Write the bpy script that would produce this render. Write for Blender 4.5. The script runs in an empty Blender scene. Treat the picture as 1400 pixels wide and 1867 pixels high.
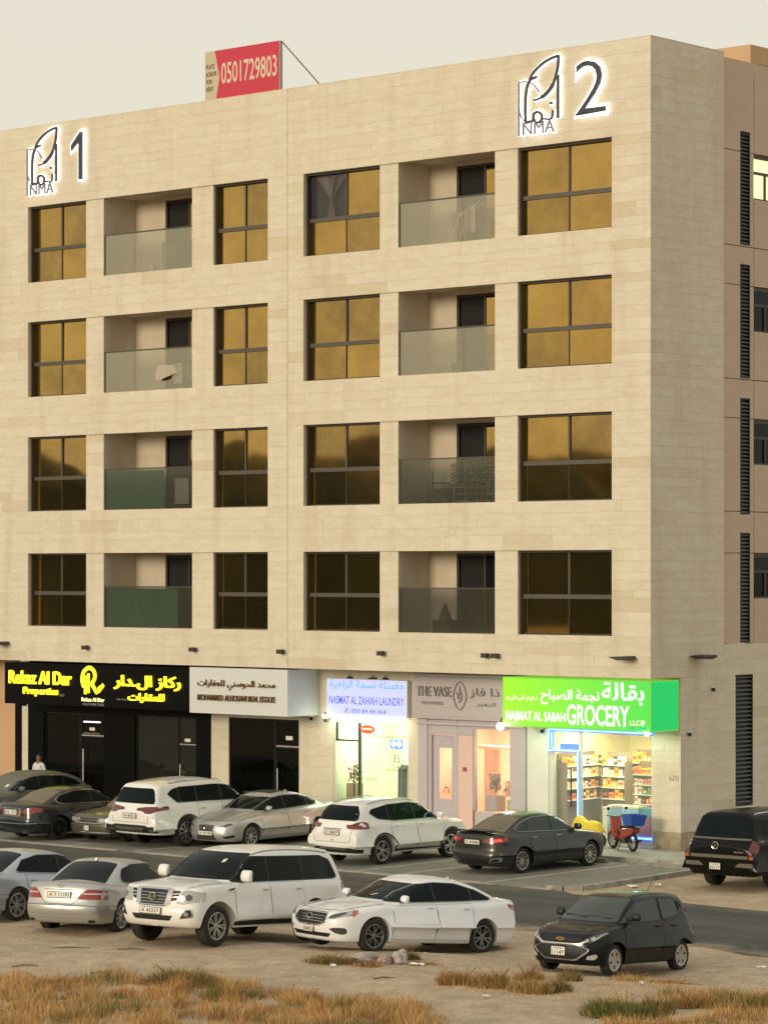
import bpy, bmesh, math, random
import numpy as np
from mathutils import Vector, Matrix
from mathutils.bvhtree import BVHTree

S = bpy.context.scene
COL = S.collection
R = math.radians

# ---------------------------------------------------------------- camera, sky, sun, exposure
# camera stands at the origin 7.74 m up on the other side of the sand lot, looking level along +Y
cam_d = bpy.data.cameras.new('camera')
cam = bpy.data.objects.new('camera', cam_d)
COL.objects.link(cam)
cam.location = (0, 0, 7.74)
cam.rotation_euler = (R(90), 0, 0)
cam_d.sensor_fit = 'HORIZONTAL'
cam_d.sensor_width = 36
cam_d.lens = 36 * 5400 / 1400
cam_d.shift_y = (1043 - 933.5) / 1400
cam_d.clip_start = 1
cam_d.clip_end = 6000
S.camera = cam

SUN_EL, SUN_AZ = 11.0, 226.0        # azimuth clockwise from +Y; behind the camera to the left
world = bpy.data.worlds.new('World')
S.world = world
world.use_nodes = True
wn = world.node_tree
wn.nodes.clear()
out = wn.nodes.new('ShaderNodeOutputWorld')
bg = wn.nodes.new('ShaderNodeBackground')
sky = wn.nodes.new('ShaderNodeTexSky')
sky.sky_type = 'NISHITA'
sky.sun_disc = False
sky.sun_elevation = R(SUN_EL)
sky.sun_rotation = R(SUN_AZ)
sky.air_density = 1.2
sky.dust_density = 6.0
sky.ozone_density = 0.6
mixs = wn.nodes.new('ShaderNodeMix')
mixs.data_type = 'RGBA'
mixs.inputs['Factor'].default_value = 0.86
wn.links.new(sky.outputs[0], mixs.inputs['A'])
# evenly dusty air: a pale cream veil over the whole sky, a little deeper towards the horizon
tc = wn.nodes.new('ShaderNodeTexCoord')
sep = wn.nodes.new('ShaderNodeSeparateXYZ')
wn.links.new(tc.outputs['Generated'], sep.inputs[0])
mr = wn.nodes.new('ShaderNodeMapRange')
mr.inputs[1].default_value = -0.02
mr.inputs[2].default_value = 0.5
wn.links.new(sep.outputs['Z'], mr.inputs[0])
vm = wn.nodes.new('ShaderNodeMix')
vm.data_type = 'RGBA'
vm.inputs['A'].default_value = (7.0, 6.45, 5.1, 1)
vm.inputs['B'].default_value = (6.1, 6.0, 5.5, 1)
wn.links.new(mr.outputs[0], vm.inputs['Factor'])
wn.links.new(vm.outputs['Result'], mixs.inputs['B'])
wn.links.new(mixs.outputs['Result'], bg.inputs['Color'])
bg.inputs['Strength'].default_value = 0.1
wn.links.new(bg.outputs[0], out.inputs[0])

sun_d = bpy.data.lights.new('sun', 'SUN')
sun_d.energy = 1.4
sun_d.angle = R(18)
sun_d.color = (1.0, 0.87, 0.66)
sun = bpy.data.objects.new('sun', sun_d)
COL.objects.link(sun)
az = R(SUN_AZ)
sd = Vector((math.sin(az) * math.cos(R(SUN_EL)), math.cos(az) * math.cos(R(SUN_EL)), math.sin(R(SUN_EL))))
sun.rotation_euler = sd.to_track_quat('Z', 'Y').to_euler()
sun.location = sd * 200

S.view_settings.view_transform = 'Standard'
S.view_settings.look = 'None'
S.view_settings.exposure = 0.42
S.view_settings.gamma = 1.0
S.view_settings.use_curve_mapping = False
S.render.engine = 'CYCLES'
S.cycles.max_bounces = 6
S.cycles.sample_clamp_indirect = 6

# ---------------------------------------------------------------- helpers
def lin(c):
    return tuple(((x / 255) / 12.92 if x <= 10 else (((x / 255) + 0.055) / 1.055) ** 2.4) for x in c)

MATS = {}
def mat(name, col, rough=0.6, metal=0.0, emit=None, estr=0.0, coat=0.0, noise=None, bump=0.0, scale=20.0, alpha=None, dust=0.0, spec=0.5, trans=0.0, dustcol=(0.36, 0.30, 0.22)):
    """col: linear rgb; noise=(rgb2, scale, amount)"""
    if name in MATS:
        return MATS[name]
    m = bpy.data.materials.new(name)
    m.use_nodes = True
    nt = m.node_tree
    p = nt.nodes['Principled BSDF']
    p.inputs['Base Color'].default_value = (*col, 1)
    p.inputs['Roughness'].default_value = rough
    p.inputs['Metallic'].default_value = metal
    p.inputs['Coat Weight'].default_value = coat
    p.inputs['Coat Roughness'].default_value = 0.04
    p.inputs['Specular IOR Level'].default_value = spec
    if trans:
        p.inputs['Transmission Weight'].default_value = trans
    if alpha is not None:
        p.inputs['Alpha'].default_value = alpha
    if emit is not None:
        p.inputs['Emission Color'].default_value = (*emit, 1)
        p.inputs['Emission Strength'].default_value = estr
    geo = None
    last = None
    if noise or bump or dust:
        geo = nt.nodes.new('ShaderNodeNewGeometry')
    if noise:
        n = nt.nodes.new('ShaderNodeTexNoise')
        n.inputs['Scale'].default_value = noise[1]
        n.inputs['Detail'].default_value = 8
        n.inputs['Roughness'].default_value = 0.65
        nt.links.new(geo.outputs['Position'], n.inputs['Vector'])
        cr = nt.nodes.new('ShaderNodeMapRange')
        cr.inputs[1].default_value = 0.35
        cr.inputs[2].default_value = 0.65
        cr.inputs[4].default_value = noise[2]
        nt.links.new(n.outputs[0], cr.inputs[0])
        mx = nt.nodes.new('ShaderNodeMix')
        mx.data_type = 'RGBA'
        mx.inputs['A'].default_value = (*col, 1)
        mx.inputs['B'].default_value = (*noise[0], 1)
        nt.links.new(cr.outputs[0], mx.inputs['Factor'])
        last = mx.outputs['Result']
    if dust:
        # desert dust: settles on faces that look up and in blotches
        sx = nt.nodes.new('ShaderNodeSeparateXYZ')
        nt.links.new(geo.outputs['Normal'], sx.inputs[0])
        n2 = nt.nodes.new('ShaderNodeTexNoise')
        n2.inputs['Scale'].default_value = 3.0
        n2.inputs['Detail'].default_value = 9
        n2.inputs['Roughness'].default_value = 0.7
        nt.links.new(geo.outputs['Position'], n2.inputs['Vector'])
        a = nt.nodes.new('ShaderNodeMapRange')
        a.inputs[1].default_value = 0.1
        a.inputs[2].default_value = 1.0
        a.inputs[3].default_value = 0.25
        a.inputs[4].default_value = 1.0
        nt.links.new(sx.outputs['Z'], a.inputs[0])
        b = nt.nodes.new('ShaderNodeMath'); b.operation = 'MULTIPLY'
        nt.links.new(a.outputs[0], b.inputs[0]); nt.links.new(n2.outputs[0], b.inputs[1])
        c = nt.nodes.new('ShaderNodeMath'); c.operation = 'MULTIPLY'
        nt.links.new(b.outputs[0], c.inputs[0]); c.inputs[1].default_value = dust
        mx2 = nt.nodes.new('ShaderNodeMix'); mx2.data_type = 'RGBA'
        if last is not None:
            nt.links.new(last, mx2.inputs['A'])
        else:
            mx2.inputs['A'].default_value = (*col, 1)
        mx2.inputs['B'].default_value = (*dustcol, 1)
        nt.links.new(c.outputs[0], mx2.inputs['Factor'])
        last = mx2.outputs['Result']
        rr = nt.nodes.new('ShaderNodeMapRange')
        rr.inputs[1].default_value = 0; rr.inputs[2].default_value = 0.6
        rr.inputs[3].default_value = rough; rr.inputs[4].default_value = min(1, rough + 0.35)
        nt.links.new(c.outputs[0], rr.inputs[0]); nt.links.new(rr.outputs[0], p.inputs['Roughness'])
        if coat:
            cw = nt.nodes.new('ShaderNodeMapRange')
            cw.inputs[1].default_value = 0; cw.inputs[2].default_value = 0.5
            cw.inputs[3].default_value = coat; cw.inputs[4].default_value = coat * 0.25
            nt.links.new(c.outputs[0], cw.inputs[0]); nt.links.new(cw.outputs[0], p.inputs['Coat Weight'])
    if last is not None:
        nt.links.new(last, p.inputs['Base Color'])
    if bump:
        nb = nt.nodes.new('ShaderNodeTexNoise')
        nb.inputs['Scale'].default_value = scale
        nb.inputs['Detail'].default_value = 8
        nt.links.new(geo.outputs['Position'], nb.inputs['Vector'])
        bp = nt.nodes.new('ShaderNodeBump')
        bp.inputs['Strength'].default_value = bump
        bp.inputs['Distance'].default_value = 0.02
        nt.links.new(nb.outputs[0], bp.inputs['Height'])
        nt.links.new(bp.outputs[0], p.inputs['Normal'])
    MATS[name] = m
    return m

def link(o, parent=None):
    COL.objects.link(o)
    if parent is not None:
        o.parent = parent
    return o

def tag(o, label=None, cat=None, group=None, kind=None):
    if label: o['label'] = label
    if cat: o['category'] = cat
    if group: o['group'] = group
    if kind: o['kind'] = kind
    return o

def empty(name, loc, rz=0.0, label=None, cat=None, group=None, rx=0.0, ry=0.0):
    o = bpy.data.objects.new(name, None)
    o.empty_display_size = 0.2
    COL.objects.link(o)
    o.location = loc
    o.rotation_euler = (rx, ry, rz)
    return tag(o, label, cat, group)

def mesh_obj(name, me, m=None, parent=None):
    if m is not None:
        if len(me.materials): me.materials.clear()
        for k in (m if isinstance(m, (list, tuple)) else [m]):
            me.materials.append(k)
    o = bpy.data.objects.new(name, me)
    return link(o, parent)

class MB:
    """collects shapes and builds them as one mesh object"""
    def __init__(self): self.v = []; self.f = []; self.mi = []; self.sm = []
    def add(self, vs, fs, mi=0, smooth=False):
        n = len(self.v)
        self.v += [tuple(x) for x in vs]
        for f in fs:
            self.f.append(tuple(n + i for i in f)); self.mi.append(mi); self.sm.append(smooth)
        return self
    def box(self, x0, x1, y0, y1, z0, z1, mi=0, M=None):
        vs = [(x0, y0, z0), (x1, y0, z0), (x1, y1, z0), (x0, y1, z0), (x0, y0, z1), (x1, y0, z1), (x1, y1, z1), (x0, y1, z1)]
        if M is not None: vs = [M @ Vector(v) for v in vs]
        return self.add(vs, [(0, 3, 2, 1), (4, 5, 6, 7), (0, 1, 5, 4), (1, 2, 6, 5), (2, 3, 7, 6), (3, 0, 4, 7)], mi)
    def prism(self, pts, y0, y1, mi=0, axis='y'):
        """2D polygon extruded; axis y: pts are (x,z); axis z: (x,y); axis x: (y,z)"""
        n = len(pts)
        f = {'y': lambda p, t: (p[0], t, p[1]), 'z': lambda p, t: (p[0], p[1], t), 'x': lambda p, t: (t, p[0], p[1])}[axis]
        vs = [f(p, y0) for p in pts] + [f(p, y1) for p in pts]
        fs = [tuple(range(n)), tuple(range(2 * n - 1, n - 1, -1))]
        fs += [(i, n + i, n + (i + 1) % n, (i + 1) % n) for i in range(n)]
        return self.add(vs, fs, mi)
    def tube(self, pts, r, seg=8, mi=0, smooth=True, cap=True):
        pts = [Vector(p) for p in pts]
        rs = r if isinstance(r, (list, tuple)) else [r] * len(pts)
        vs = []; fs = []
        up = None
        for i, p in enumerate(pts):
            d = (pts[min(i + 1, len(pts) - 1)] - pts[max(i - 1, 0)]).normalized()
            if up is None or abs(up.dot(d)) > 0.95:
                up = Vector((0, 0, 1)) if abs(d.z) < 0.9 else Vector((1, 0, 0))
            a = d.cross(up).normalized(); b = d.cross(a).normalized()
            for k in range(seg):
                t = 2 * math.pi * k / seg
                vs.append(p + a * math.cos(t) * rs[i] + b * math.sin(t) * rs[i])
        for i in range(len(pts) - 1):
            for k in range(seg):
                fs.append((i * seg + k, i * seg + (k + 1) % seg, (i + 1) * seg + (k + 1) % seg, (i + 1) * seg + k))
        if cap:
            fs.append(tuple(range(seg - 1, -1, -1)))
            fs.append(tuple((len(pts) - 1) * seg + k for k in range(seg)))
        return self.add(vs, fs, mi, smooth)
    def lathe(self, prof, seg=24, axis='y', c=(0, 0, 0), mi=0, smooth=True, closed=False):
        """prof: (r, h) pairs turned about the axis"""
        vs = []; fs = []
        for (r, h) in prof:
            for k in range(seg):
                t = 2 * math.pi * k / seg
                a, b = r * math.cos(t), r * math.sin(t)
                vs.append({'y': (a + c[0], h + c[1], b + c[2]), 'z': (a + c[0], b + c[1], h + c[2]), 'x': (h + c[0], a + c[1], b + c[2])}[axis])
        n = len(prof)
        for i in range(n - 1 + (1 if closed else 0)):
            j = (i + 1) % n
            for k in range(seg):
                fs.append((i * seg + k, i * seg + (k + 1) % seg, j * seg + (k + 1) % seg, j * seg + k))
        return self.add(vs, fs, mi, smooth)
    def ball(self, c, r, seg=12, rings=8, mi=0, M=None):
        rr = r if isinstance(r, (tuple, list)) else (r, r, r)
        vs = []; fs = []
        for i in range(rings + 1):
            ph = math.pi * i / rings
            for k in range(seg):
                t = 2 * math.pi * k / seg
                p = Vector((rr[0] * math.sin(ph) * math.cos(t), rr[1] * math.sin(ph) * math.sin(t), rr[2] * math.cos(ph)))
                if M is not None: p = M @ p
                vs.append(p + Vector(c))
        for i in range(rings):
            for k in range(seg):
                fs.append((i * seg + k, i * seg + (k + 1) % seg, (i + 1) * seg + (k + 1) % seg, (i + 1) * seg + k))
        return self.add(vs, fs, mi, True)
    def mesh(self, name):
        me = bpy.data.meshes.new(name)
        me.from_pydata(self.v, [], self.f)
        me.polygons.foreach_set('material_index', self.mi)
        me.polygons.foreach_set('use_smooth', self.sm)
        me.update()
        bm = bmesh.new(); bm.from_mesh(me)
        bmesh.ops.recalc_face_normals(bm, faces=bm.faces)
        bm.to_mesh(me); bm.free()
        return me
    def build(self, name, m, parent=None, bevel=0.0, loc=None, sharp=40):
        me = self.mesh(name)
        if bevel:
            bm = bmesh.new(); bm.from_mesh(me)
            bmesh.ops.remove_doubles(bm, verts=bm.verts, dist=1e-5)
            es = [e for e in bm.edges if len(e.link_faces) == 2 and e.calc_face_angle(0) > 0.5]
            bmesh.ops.bevel(bm, geom=es, offset=bevel, segments=2, affect='EDGES', profile=0.5)
            bm.to_mesh(me); bm.free()
        if any(self.sm): me.set_sharp_from_angle(angle=R(sharp))
        o = mesh_obj(name, me, m, parent)
        if loc is not None: o.location = loc
        return o

# --- Arabic shaping into presentation forms (Blender draws glyphs one by one, left to right)
_AR = {'ا': (0xFE8D, 0xFE8E, None, None), 'أ': (0xFE83, 0xFE84, None, None), 'ب': (0xFE8F, 0xFE90, 0xFE91, 0xFE92), 'ة': (0xFE93, 0xFE94, None, None),
       'ت': (0xFE95, 0xFE96, 0xFE97, 0xFE98), 'ج': (0xFE9D, 0xFE9E, 0xFE9F, 0xFEA0), 'ح': (0xFEA1, 0xFEA2, 0xFEA3, 0xFEA4), 'خ': (0xFEA5, 0xFEA6, 0xFEA7, 0xFEA8),
       'د': (0xFEA9, 0xFEAA, None, None), 'ذ': (0xFEAB, 0xFEAC, None, None), 'ر': (0xFEAD, 0xFEAE, None, None), 'ز': (0xFEAF, 0xFEB0, None, None),
       'س': (0xFEB1, 0xFEB2, 0xFEB3, 0xFEB4), 'ش': (0xFEB5, 0xFEB6, 0xFEB7, 0xFEB8), 'ص': (0xFEB9, 0xFEBA, 0xFEBB, 0xFEBC), 'ط': (0xFEC1, 0xFEC2, 0xFEC3, 0xFEC4), 'ع': (0xFEC9, 0xFECA, 0xFECB, 0xFECC),
       'غ': (0xFECD, 0xFECE, 0xFECF, 0xFED0), 'ف': (0xFED1, 0xFED2, 0xFED3, 0xFED4), 'ق': (0xFED5, 0xFED6, 0xFED7, 0xFED8), 'ك': (0xFED9, 0xFEDA, 0xFEDB, 0xFEDC),
       'ل': (0xFEDD, 0xFEDE, 0xFEDF, 0xFEE0), 'م': (0xFEE1, 0xFEE2, 0xFEE3, 0xFEE4), 'ن': (0xFEE5, 0xFEE6, 0xFEE7, 0xFEE8), 'ه': (0xFEE9, 0xFEEA, 0xFEEB, 0xFEEC),
       'و': (0xFEED, 0xFEEE, None, None), 'ي': (0xFEF1, 0xFEF2, 0xFEF3, 0xFEF4), 'ء': (0xFE80, None, None, None), 'ى': (0xFEEF, 0xFEF0, None, None), 'ئ': (0xFE89, 0xFE8A, 0xFE8B, 0xFE8C)}
def ar(s):
    o = []
    for i, c in enumerate(s):
        if c not in _AR:
            o.append(c); continue
        iso, fin, ini, med = _AR[c]
        pj = i > 0 and s[i - 1] in _AR and _AR[s[i - 1]][2] is not None and fin is not None
        nj = i < len(s) - 1 and s[i + 1] in _AR and ini is not None and _AR[s[i + 1]][1] is not None
        o.append(chr(med if pj and nj else fin if pj else ini if nj else iso))
    return ''.join(reversed(o))

def text_mesh(s, h=None, w=None, ext=0.01, offset=0.0):
    """mesh of a string: lower-left at 0,0; scaled so that its outline is w wide and h high"""
    c = bpy.data.curves.new('letters', 'FONT')
    c.body = s
    c.size = 1.0
    c.resolution_u = 3
    c.offset = offset
    c.extrude = 0.02
    o = bpy.data.objects.new('letters', c)
    COL.objects.link(o)
    dg = bpy.context.evaluated_depsgraph_get()
    me = bpy.data.meshes.new_from_object(o.evaluated_get(dg))
    bpy.data.objects.remove(o)
    n = len(me.vertices)
    co = np.empty(n * 3); me.vertices.foreach_get('co', co); co = co.reshape(-1, 3)
    mn, mx = co.min(0), co.max(0)
    sx = (w / (mx[0] - mn[0])) if w else None
    sy = (h / (mx[1] - mn[1])) if h else None
    sx = sx or sy; sy = sy or sx
    co[:, 0] = (co[:, 0] - mn[0]) * sx
    co[:, 1] = (co[:, 1] - mn[1]) * sy
    co[:, 2] = co[:, 2] / 0.02 * ext
    me.vertices.foreach_set('co', co.ravel()); me.update()
    return me

def text(name, s, parent, x, z, m, h=None, w=None, y=0.0, ext=0.01, offset=0.0, rot=(R(90), 0, 0)):
    """upright lettering in the x-z plane of its parent, facing -y, lower left corner at x,z"""
    me = text_mesh(s, h, w, ext, offset)
    o = mesh_obj(name, me, m, parent)
    o.rotation_euler = rot
    o.location = (x, y, z)
    return o

# building frame: a runs along the front towards the street corner, b runs back from the front, z up
AX = Vector((0.751, -0.660, 0)).normalized()
BX = Vector((0.660, 0.751, 0)).normalized()
ORG = Vector((7.146, 79.4, 0))
ANG = math.atan2(AX.y, AX.x)
def W(a, b, z=0.0): return ORG + AX * a + BX * b + Vector((0, 0, z))
def lot_z(b):                       # the sand lot climbs gently from the road towards the viewer
    return float(np.interp(-b, [15.5, 18.5, 21.5, 24], [0, .05, .33, .40]))

rnd = random.Random(7)

# ---------------------------------------------------------------- the ground
M_SAND = mat('sand', (0.55, 0.425, 0.275), 0.95, noise=((0.36, 0.265, 0.165), 1.9, 0.9), bump=1.0, scale=14)
M_ASPH = mat('asphalt', (0.062, 0.060, 0.050), 0.85, noise=((0.105, 0.097, 0.08), 0.5, 0.85), bump=0.3, scale=60)
def road_wear(m):
    nt = m.node_tree; p = nt.nodes['Principled BSDF']; N = nt.nodes.new; Lk = nt.links.new
    base = p.inputs['Base Color'].links[0].from_socket
    tcn = N('ShaderNodeTexCoord'); sx = N('ShaderNodeSeparateXYZ'); Lk(tcn.outputs['Object'], sx.inputs[0])
    # two pairs of polished wheel tracks along the road
    mp = N('ShaderNodeMapping'); mp.inputs['Scale'].default_value = (0.05, 1.5, 1); Lk(tcn.outputs['Object'], mp.inputs[0])
    n = N('ShaderNodeTexNoise'); n.inputs['Scale'].default_value = 1.0; n.inputs['Detail'].default_value = 5; Lk(mp.outputs[0], n.inputs['Vector'])
    r = N('ShaderNodeMapRange'); r.inputs[1].default_value = .40; r.inputs[2].default_value = .62; r.inputs[4].default_value = .7; Lk(n.outputs[0], r.inputs[0])
    mx = N('ShaderNodeMix'); mx.data_type = 'RGBA'; Lk(base, mx.inputs['A']); mx.inputs['B'].default_value = (.045, .043, .037, 1); Lk(r.outputs[0], mx.inputs['Factor'])
    # sand blown over both edges
    ab = N('ShaderNodeMath'); ab.operation = 'ADD'; ab.inputs[1].default_value = 10.9; Lk(sx.outputs['Y'], ab.inputs[0])
    av = N('ShaderNodeMath'); av.operation = 'ABSOLUTE'; Lk(ab.outputs[0], av.inputs[0])
    n2 = N('ShaderNodeTexNoise'); n2.inputs['Scale'].default_value = .9; n2.inputs['Detail'].default_value = 9; n2.inputs['Roughness'].default_value = .7; Lk(tcn.outputs['Object'], n2.inputs['Vector'])
    mu = N('ShaderNodeMath'); mu.operation = 'MULTIPLY_ADD'; mu.inputs[1].default_value = 4.2; Lk(n2.outputs[0], mu.inputs[0]); Lk(av.outputs[0], mu.inputs[2])
    r2 = N('ShaderNodeMapRange'); r2.inputs[1].default_value = 4.6; r2.inputs[2].default_value = 5.9; Lk(mu.outputs[0], r2.inputs[0])
    gt = N('ShaderNodeMapRange'); gt.inputs[1].default_value = -12.5; gt.inputs[2].default_value = -13.2; gt.inputs[3].default_value = .35; gt.inputs[4].default_value = .95; Lk(sx.outputs['Y'], gt.inputs[0])
    fm2 = N('ShaderNodeMath'); fm2.operation = 'MULTIPLY'; Lk(r2.outputs[0], fm2.inputs[0]); Lk(gt.outputs[0], fm2.inputs[1])
    mx2 = N('ShaderNodeMix'); mx2.data_type = 'RGBA'; Lk(mx.outputs['Result'], mx2.inputs['A']); mx2.inputs['B'].default_value = (.34, .275, .19, 1); Lk(fm2.outputs[0], mx2.inputs['Factor'])
    Lk(mx2.outputs['Result'], p.inputs['Base Color'])
road_wear(M_ASPH)
M_CONC = mat('paving', (0.235, 0.225, 0.185), 0.85, noise=((0.15, 0.142, 0.115), 0.7, 0.8), bump=0.25, scale=30)
M_PAVE = mat('pavement_tiles', (0.42, 0.40, 0.34), 0.8, noise=((0.30, 0.28, 0.23), 1.1, 0.8), bump=0.2, scale=30)
M_KERB = mat('kerb', (0.48, 0.45, 0.38), 0.85, noise=((0.22, 0.2, 0.165), 2.5, 0.9), bump=0.4, scale=25)
M_PAINT = mat('road_paint', (0.62, 0.60, 0.52), 0.8, noise=((0.34, 0.32, 0.26), 3.0, 1.0))

def sand_fleck(m):
    nt = m.node_tree; p = nt.nodes['Principled BSDF']; N = nt.nodes.new; Lk = nt.links.new
    base = p.inputs['Base Color'].links[0].from_socket
    g = N('ShaderNodeNewGeometry'); n = N('ShaderNodeTexNoise'); n.inputs['Scale'].default_value = 9; n.inputs['Detail'].default_value = 10; n.inputs['Roughness'].default_value = .8; Lk(g.outputs['Position'], n.inputs['Vector'])
    r = N('ShaderNodeMapRange'); r.inputs[1].default_value = .50; r.inputs[2].default_value = .68; r.inputs[4].default_value = .75; Lk(n.outputs[0], r.inputs[0])
    mx = N('ShaderNodeMix'); mx.data_type = 'RGBA'; Lk(base, mx.inputs['A']); mx.inputs['B'].default_value = (.24, .185, .125, 1); Lk(r.outputs[0], mx.inputs['Factor'])
    r2 = N('ShaderNodeMapRange'); r2.inputs[1].default_value = .42; r2.inputs[2].default_value = .30; r2.inputs[4].default_value = .6; Lk(n.outputs[0], r2.inputs[0])
    mx2 = N('ShaderNodeMix'); mx2.data_type = 'RGBA'; Lk(mx.outputs['Result'], mx2.inputs['A']); mx2.inputs['B'].default_value = (.66, .55, .40, 1); Lk(r2.outputs[0], mx2.inputs['Factor'])
    Lk(mx2.outputs['Result'], p.inputs['Base Color'])
sand_fleck(M_SAND)
def sand_noise(a, b):
    return (0.035 * np.sin(a * 0.9 + 1.3 * np.sin(b * 0.7)) + 0.03 * np.sin(b * 1.7 + 2.1 * np.sin(a * 0.43)) +
            0.014 * np.sin(a * 4.1 + b * 2.3) * np.sin(b * 5.2 - a * 1.9) + 0.009 * np.sin(a * 9.7 + 3 * np.sin(b * 3.1)) * np.sin(b * 11.3))
def ground_z(a, b):
    a = np.asarray(a, float); b = np.asarray(b, float)
    z = np.interp(-b, [15.5, 18.5, 21.5, 24], [0, .05, .33, .40])
    n = np.clip((-b - 14.4) / 1.2, 0, 1)
    e = np.clip((a - 3.6) / 1.0, 0, 1) * np.clip((b + 7.5) / 1.0, 0, 1)
    return z + sand_noise(a, b) * (n * 0.8 + e * 0.7) - 0.03 * (1 - np.maximum(n, e))

def build_ground():
    xa = np.concatenate([[-2500, -900, -300, -120, -60, -35], np.arange(-26, 30, 0.28), [36, 60, 120, 300, 900, 2500]])
    xb = np.concatenate([[-2500, -900, -300, -120, -80, -50, -42], np.arange(-38, -13.9, 0.22), np.arange(-13, 2, 0.5), [5, 20, 60, 120, 300, 900, 2500, 4500]])
    A, B = np.meshgrid(xa, xb)
    Z = ground_z(A, B)
    na, nb = len(xa), len(xb)
    P = [W(float(a), float(b), float(z)) for a, b, z in zip(A.ravel(), B.ravel(), Z.ravel())]
    F = [(j * na + i, j * na + i + 1, (j + 1) * na + i + 1, (j + 1) * na + i) for j in range(nb - 1) for i in range(na - 1)]
    me = bpy.data.meshes.new('ground'); me.from_pydata(P, [], F)
    me.polygons.foreach_set('use_smooth', [True] * len(F))
    tag(mesh_obj('ground', me, M_SAND), kind='structure')
build_ground()

def flat(name, polys, z, m, thick=0.05, kind='structure'):
    """polys of (a,b) in the building frame, as thin slabs whose top is at z"""
    mb = MB()
    for pl in polys:
        mb.prism(pl, z - thick, z, axis='z')
    o = mb.build(name, m)
    o.location = ORG; o.rotation_euler = (0, 0, ANG)
    if kind: o['kind'] = kind
    return o
def rect(a0, a1, b0, b1): return [(a0, b0), (a1, b0), (a1, b1), (a0, b1)]
# ragged road edge against the sand
edge_near = [(a, -14.15 + 0.22 * math.sin(a * 0.8) + 0.12 * math.sin(a * 2.7 + 1) + rnd.uniform(-.05, .05)) for a in np.arange(-60, 80, 0.5)]
edge_far = [(a, -7.62 + (0 if a < 3.3 else 0.10 * math.sin(a * 1.3) + rnd.uniform(-.05, .05) - 0.2)) for a in np.arange(80, -60, -0.5)]
flat('road', [edge_near + edge_far], 0.004, M_ASPH)
flat('parking_area', [[(-60, -7.45), (2.55, -7.45), (2.9, -7.2), (3.0, -6.7), (2.62, -1.0), (-60, -1.0)]], 0.012, M_CONC)
pav = flat('pavement', [rect(-60, 2.9, -0.85, 1.42), rect(0.02, 2.9, 1.42, 9)], 0.14, M_PAVE, thick=0.2)
# kerb stones along pavement and at the road side of the bays
M_KD = mat('kerb_worn', (0.33, 0.31, 0.26), 0.9, noise=((0.16, 0.15, 0.12), 2.5, 0.9))
def stones(name, runs, parent, m, w, z0, z1, n_label=None):
    cube = MB().box(-.5, .5, -.5, .5, 0, 1).mesh('stone')
    bm = bmesh.new(); bm.from_mesh(cube)
    for p in (p for (a0, b0, a1, b1) in runs for p in [(a0, b0, a1, b1)]):
        a0, b0, a1, b1 = p
        o = mesh_obj(name, cube, None, parent)
        if not cube.materials: cube.materials.append(m)
        d = math.hypot(a1 - a0, b1 - b0)
        o.location = ((a0 + a1) / 2, (b0 + b1) / 2, z0)
        o.rotation_euler = (0, 0, math.atan2(b1 - b0, a1 - a0))
        o.scale = (d - 0.012, w, z1 - z0)
    bm.free()
def kerb_root():
    r = bpy.data.objects.new('kerb', None); COL.objects.link(r)
    r.location = ORG; r.rotation_euler = (0, 0, ANG); r['kind'] = 'structure'
    return r
kr = kerb_root()
stones('kerb_stone', [(a, -0.92, a + 1.0, -0.92) for a in np.arange(-28, 2.9, 1.0)], kr, M_KERB, 0.14, -0.05, 0.145)
# flush concrete edging between bays and road: broken here and there
ed = [(a, -7.53, a + 0.9, -7.53) for i, a in enumerate(np.arange(-28, 2.2, 0.9)) if i % 5 not in (2,) or i % 3 == 0]
stones('edging_stone', ed, kr, M_KERB, 0.26, -0.06, 0.022)
arc = [(2.35, -7.5), (2.75, -7.35), (3.02, -6.95), (3.04, -6.2), (2.97, -5.2), (2.9, -4.2), (2.83, -3.2), (2.76, -2.2), (2.7, -1.0)]
stones('end_kerb_stone', [(*arc[i], *arc[i + 1]) for i in range(len(arc) - 1)], kr, M_KERB, 0.16, -0.05, 0.09)
bl = []
for a in (-25.6, -22.95, -20.3, -17.6, -14.9, -12.2, -9.5, -6.85, -4.0, -3.0 + 0.4, 0.35):
    bl.append(rect(a - .045, a + .045, -7.38, -1.5))
flat('bay_lines', bl, 0.017, M_PAINT, thick=0.012)
# concrete wheel stops
for a, lab in ((-1.2, 'concrete wheel stop at the nose of the dark grey saloon'), (1.55, 'dark concrete wheel stop in the empty bay by the kerb')):
    mb = MB().prism([(-.09, 0), (.09, 0), (.05, .11), (-.05, .11)], -.85, .85, axis='x')
    o = mb.build('wheel_stop', M_KD, None, bevel=0.01)
    o.location = W(a, -1.45, 0.012); o.rotation_euler = (0, 0, ANG)
    tag(o, lab, 'wheel stop', 'wheel stops')

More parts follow.
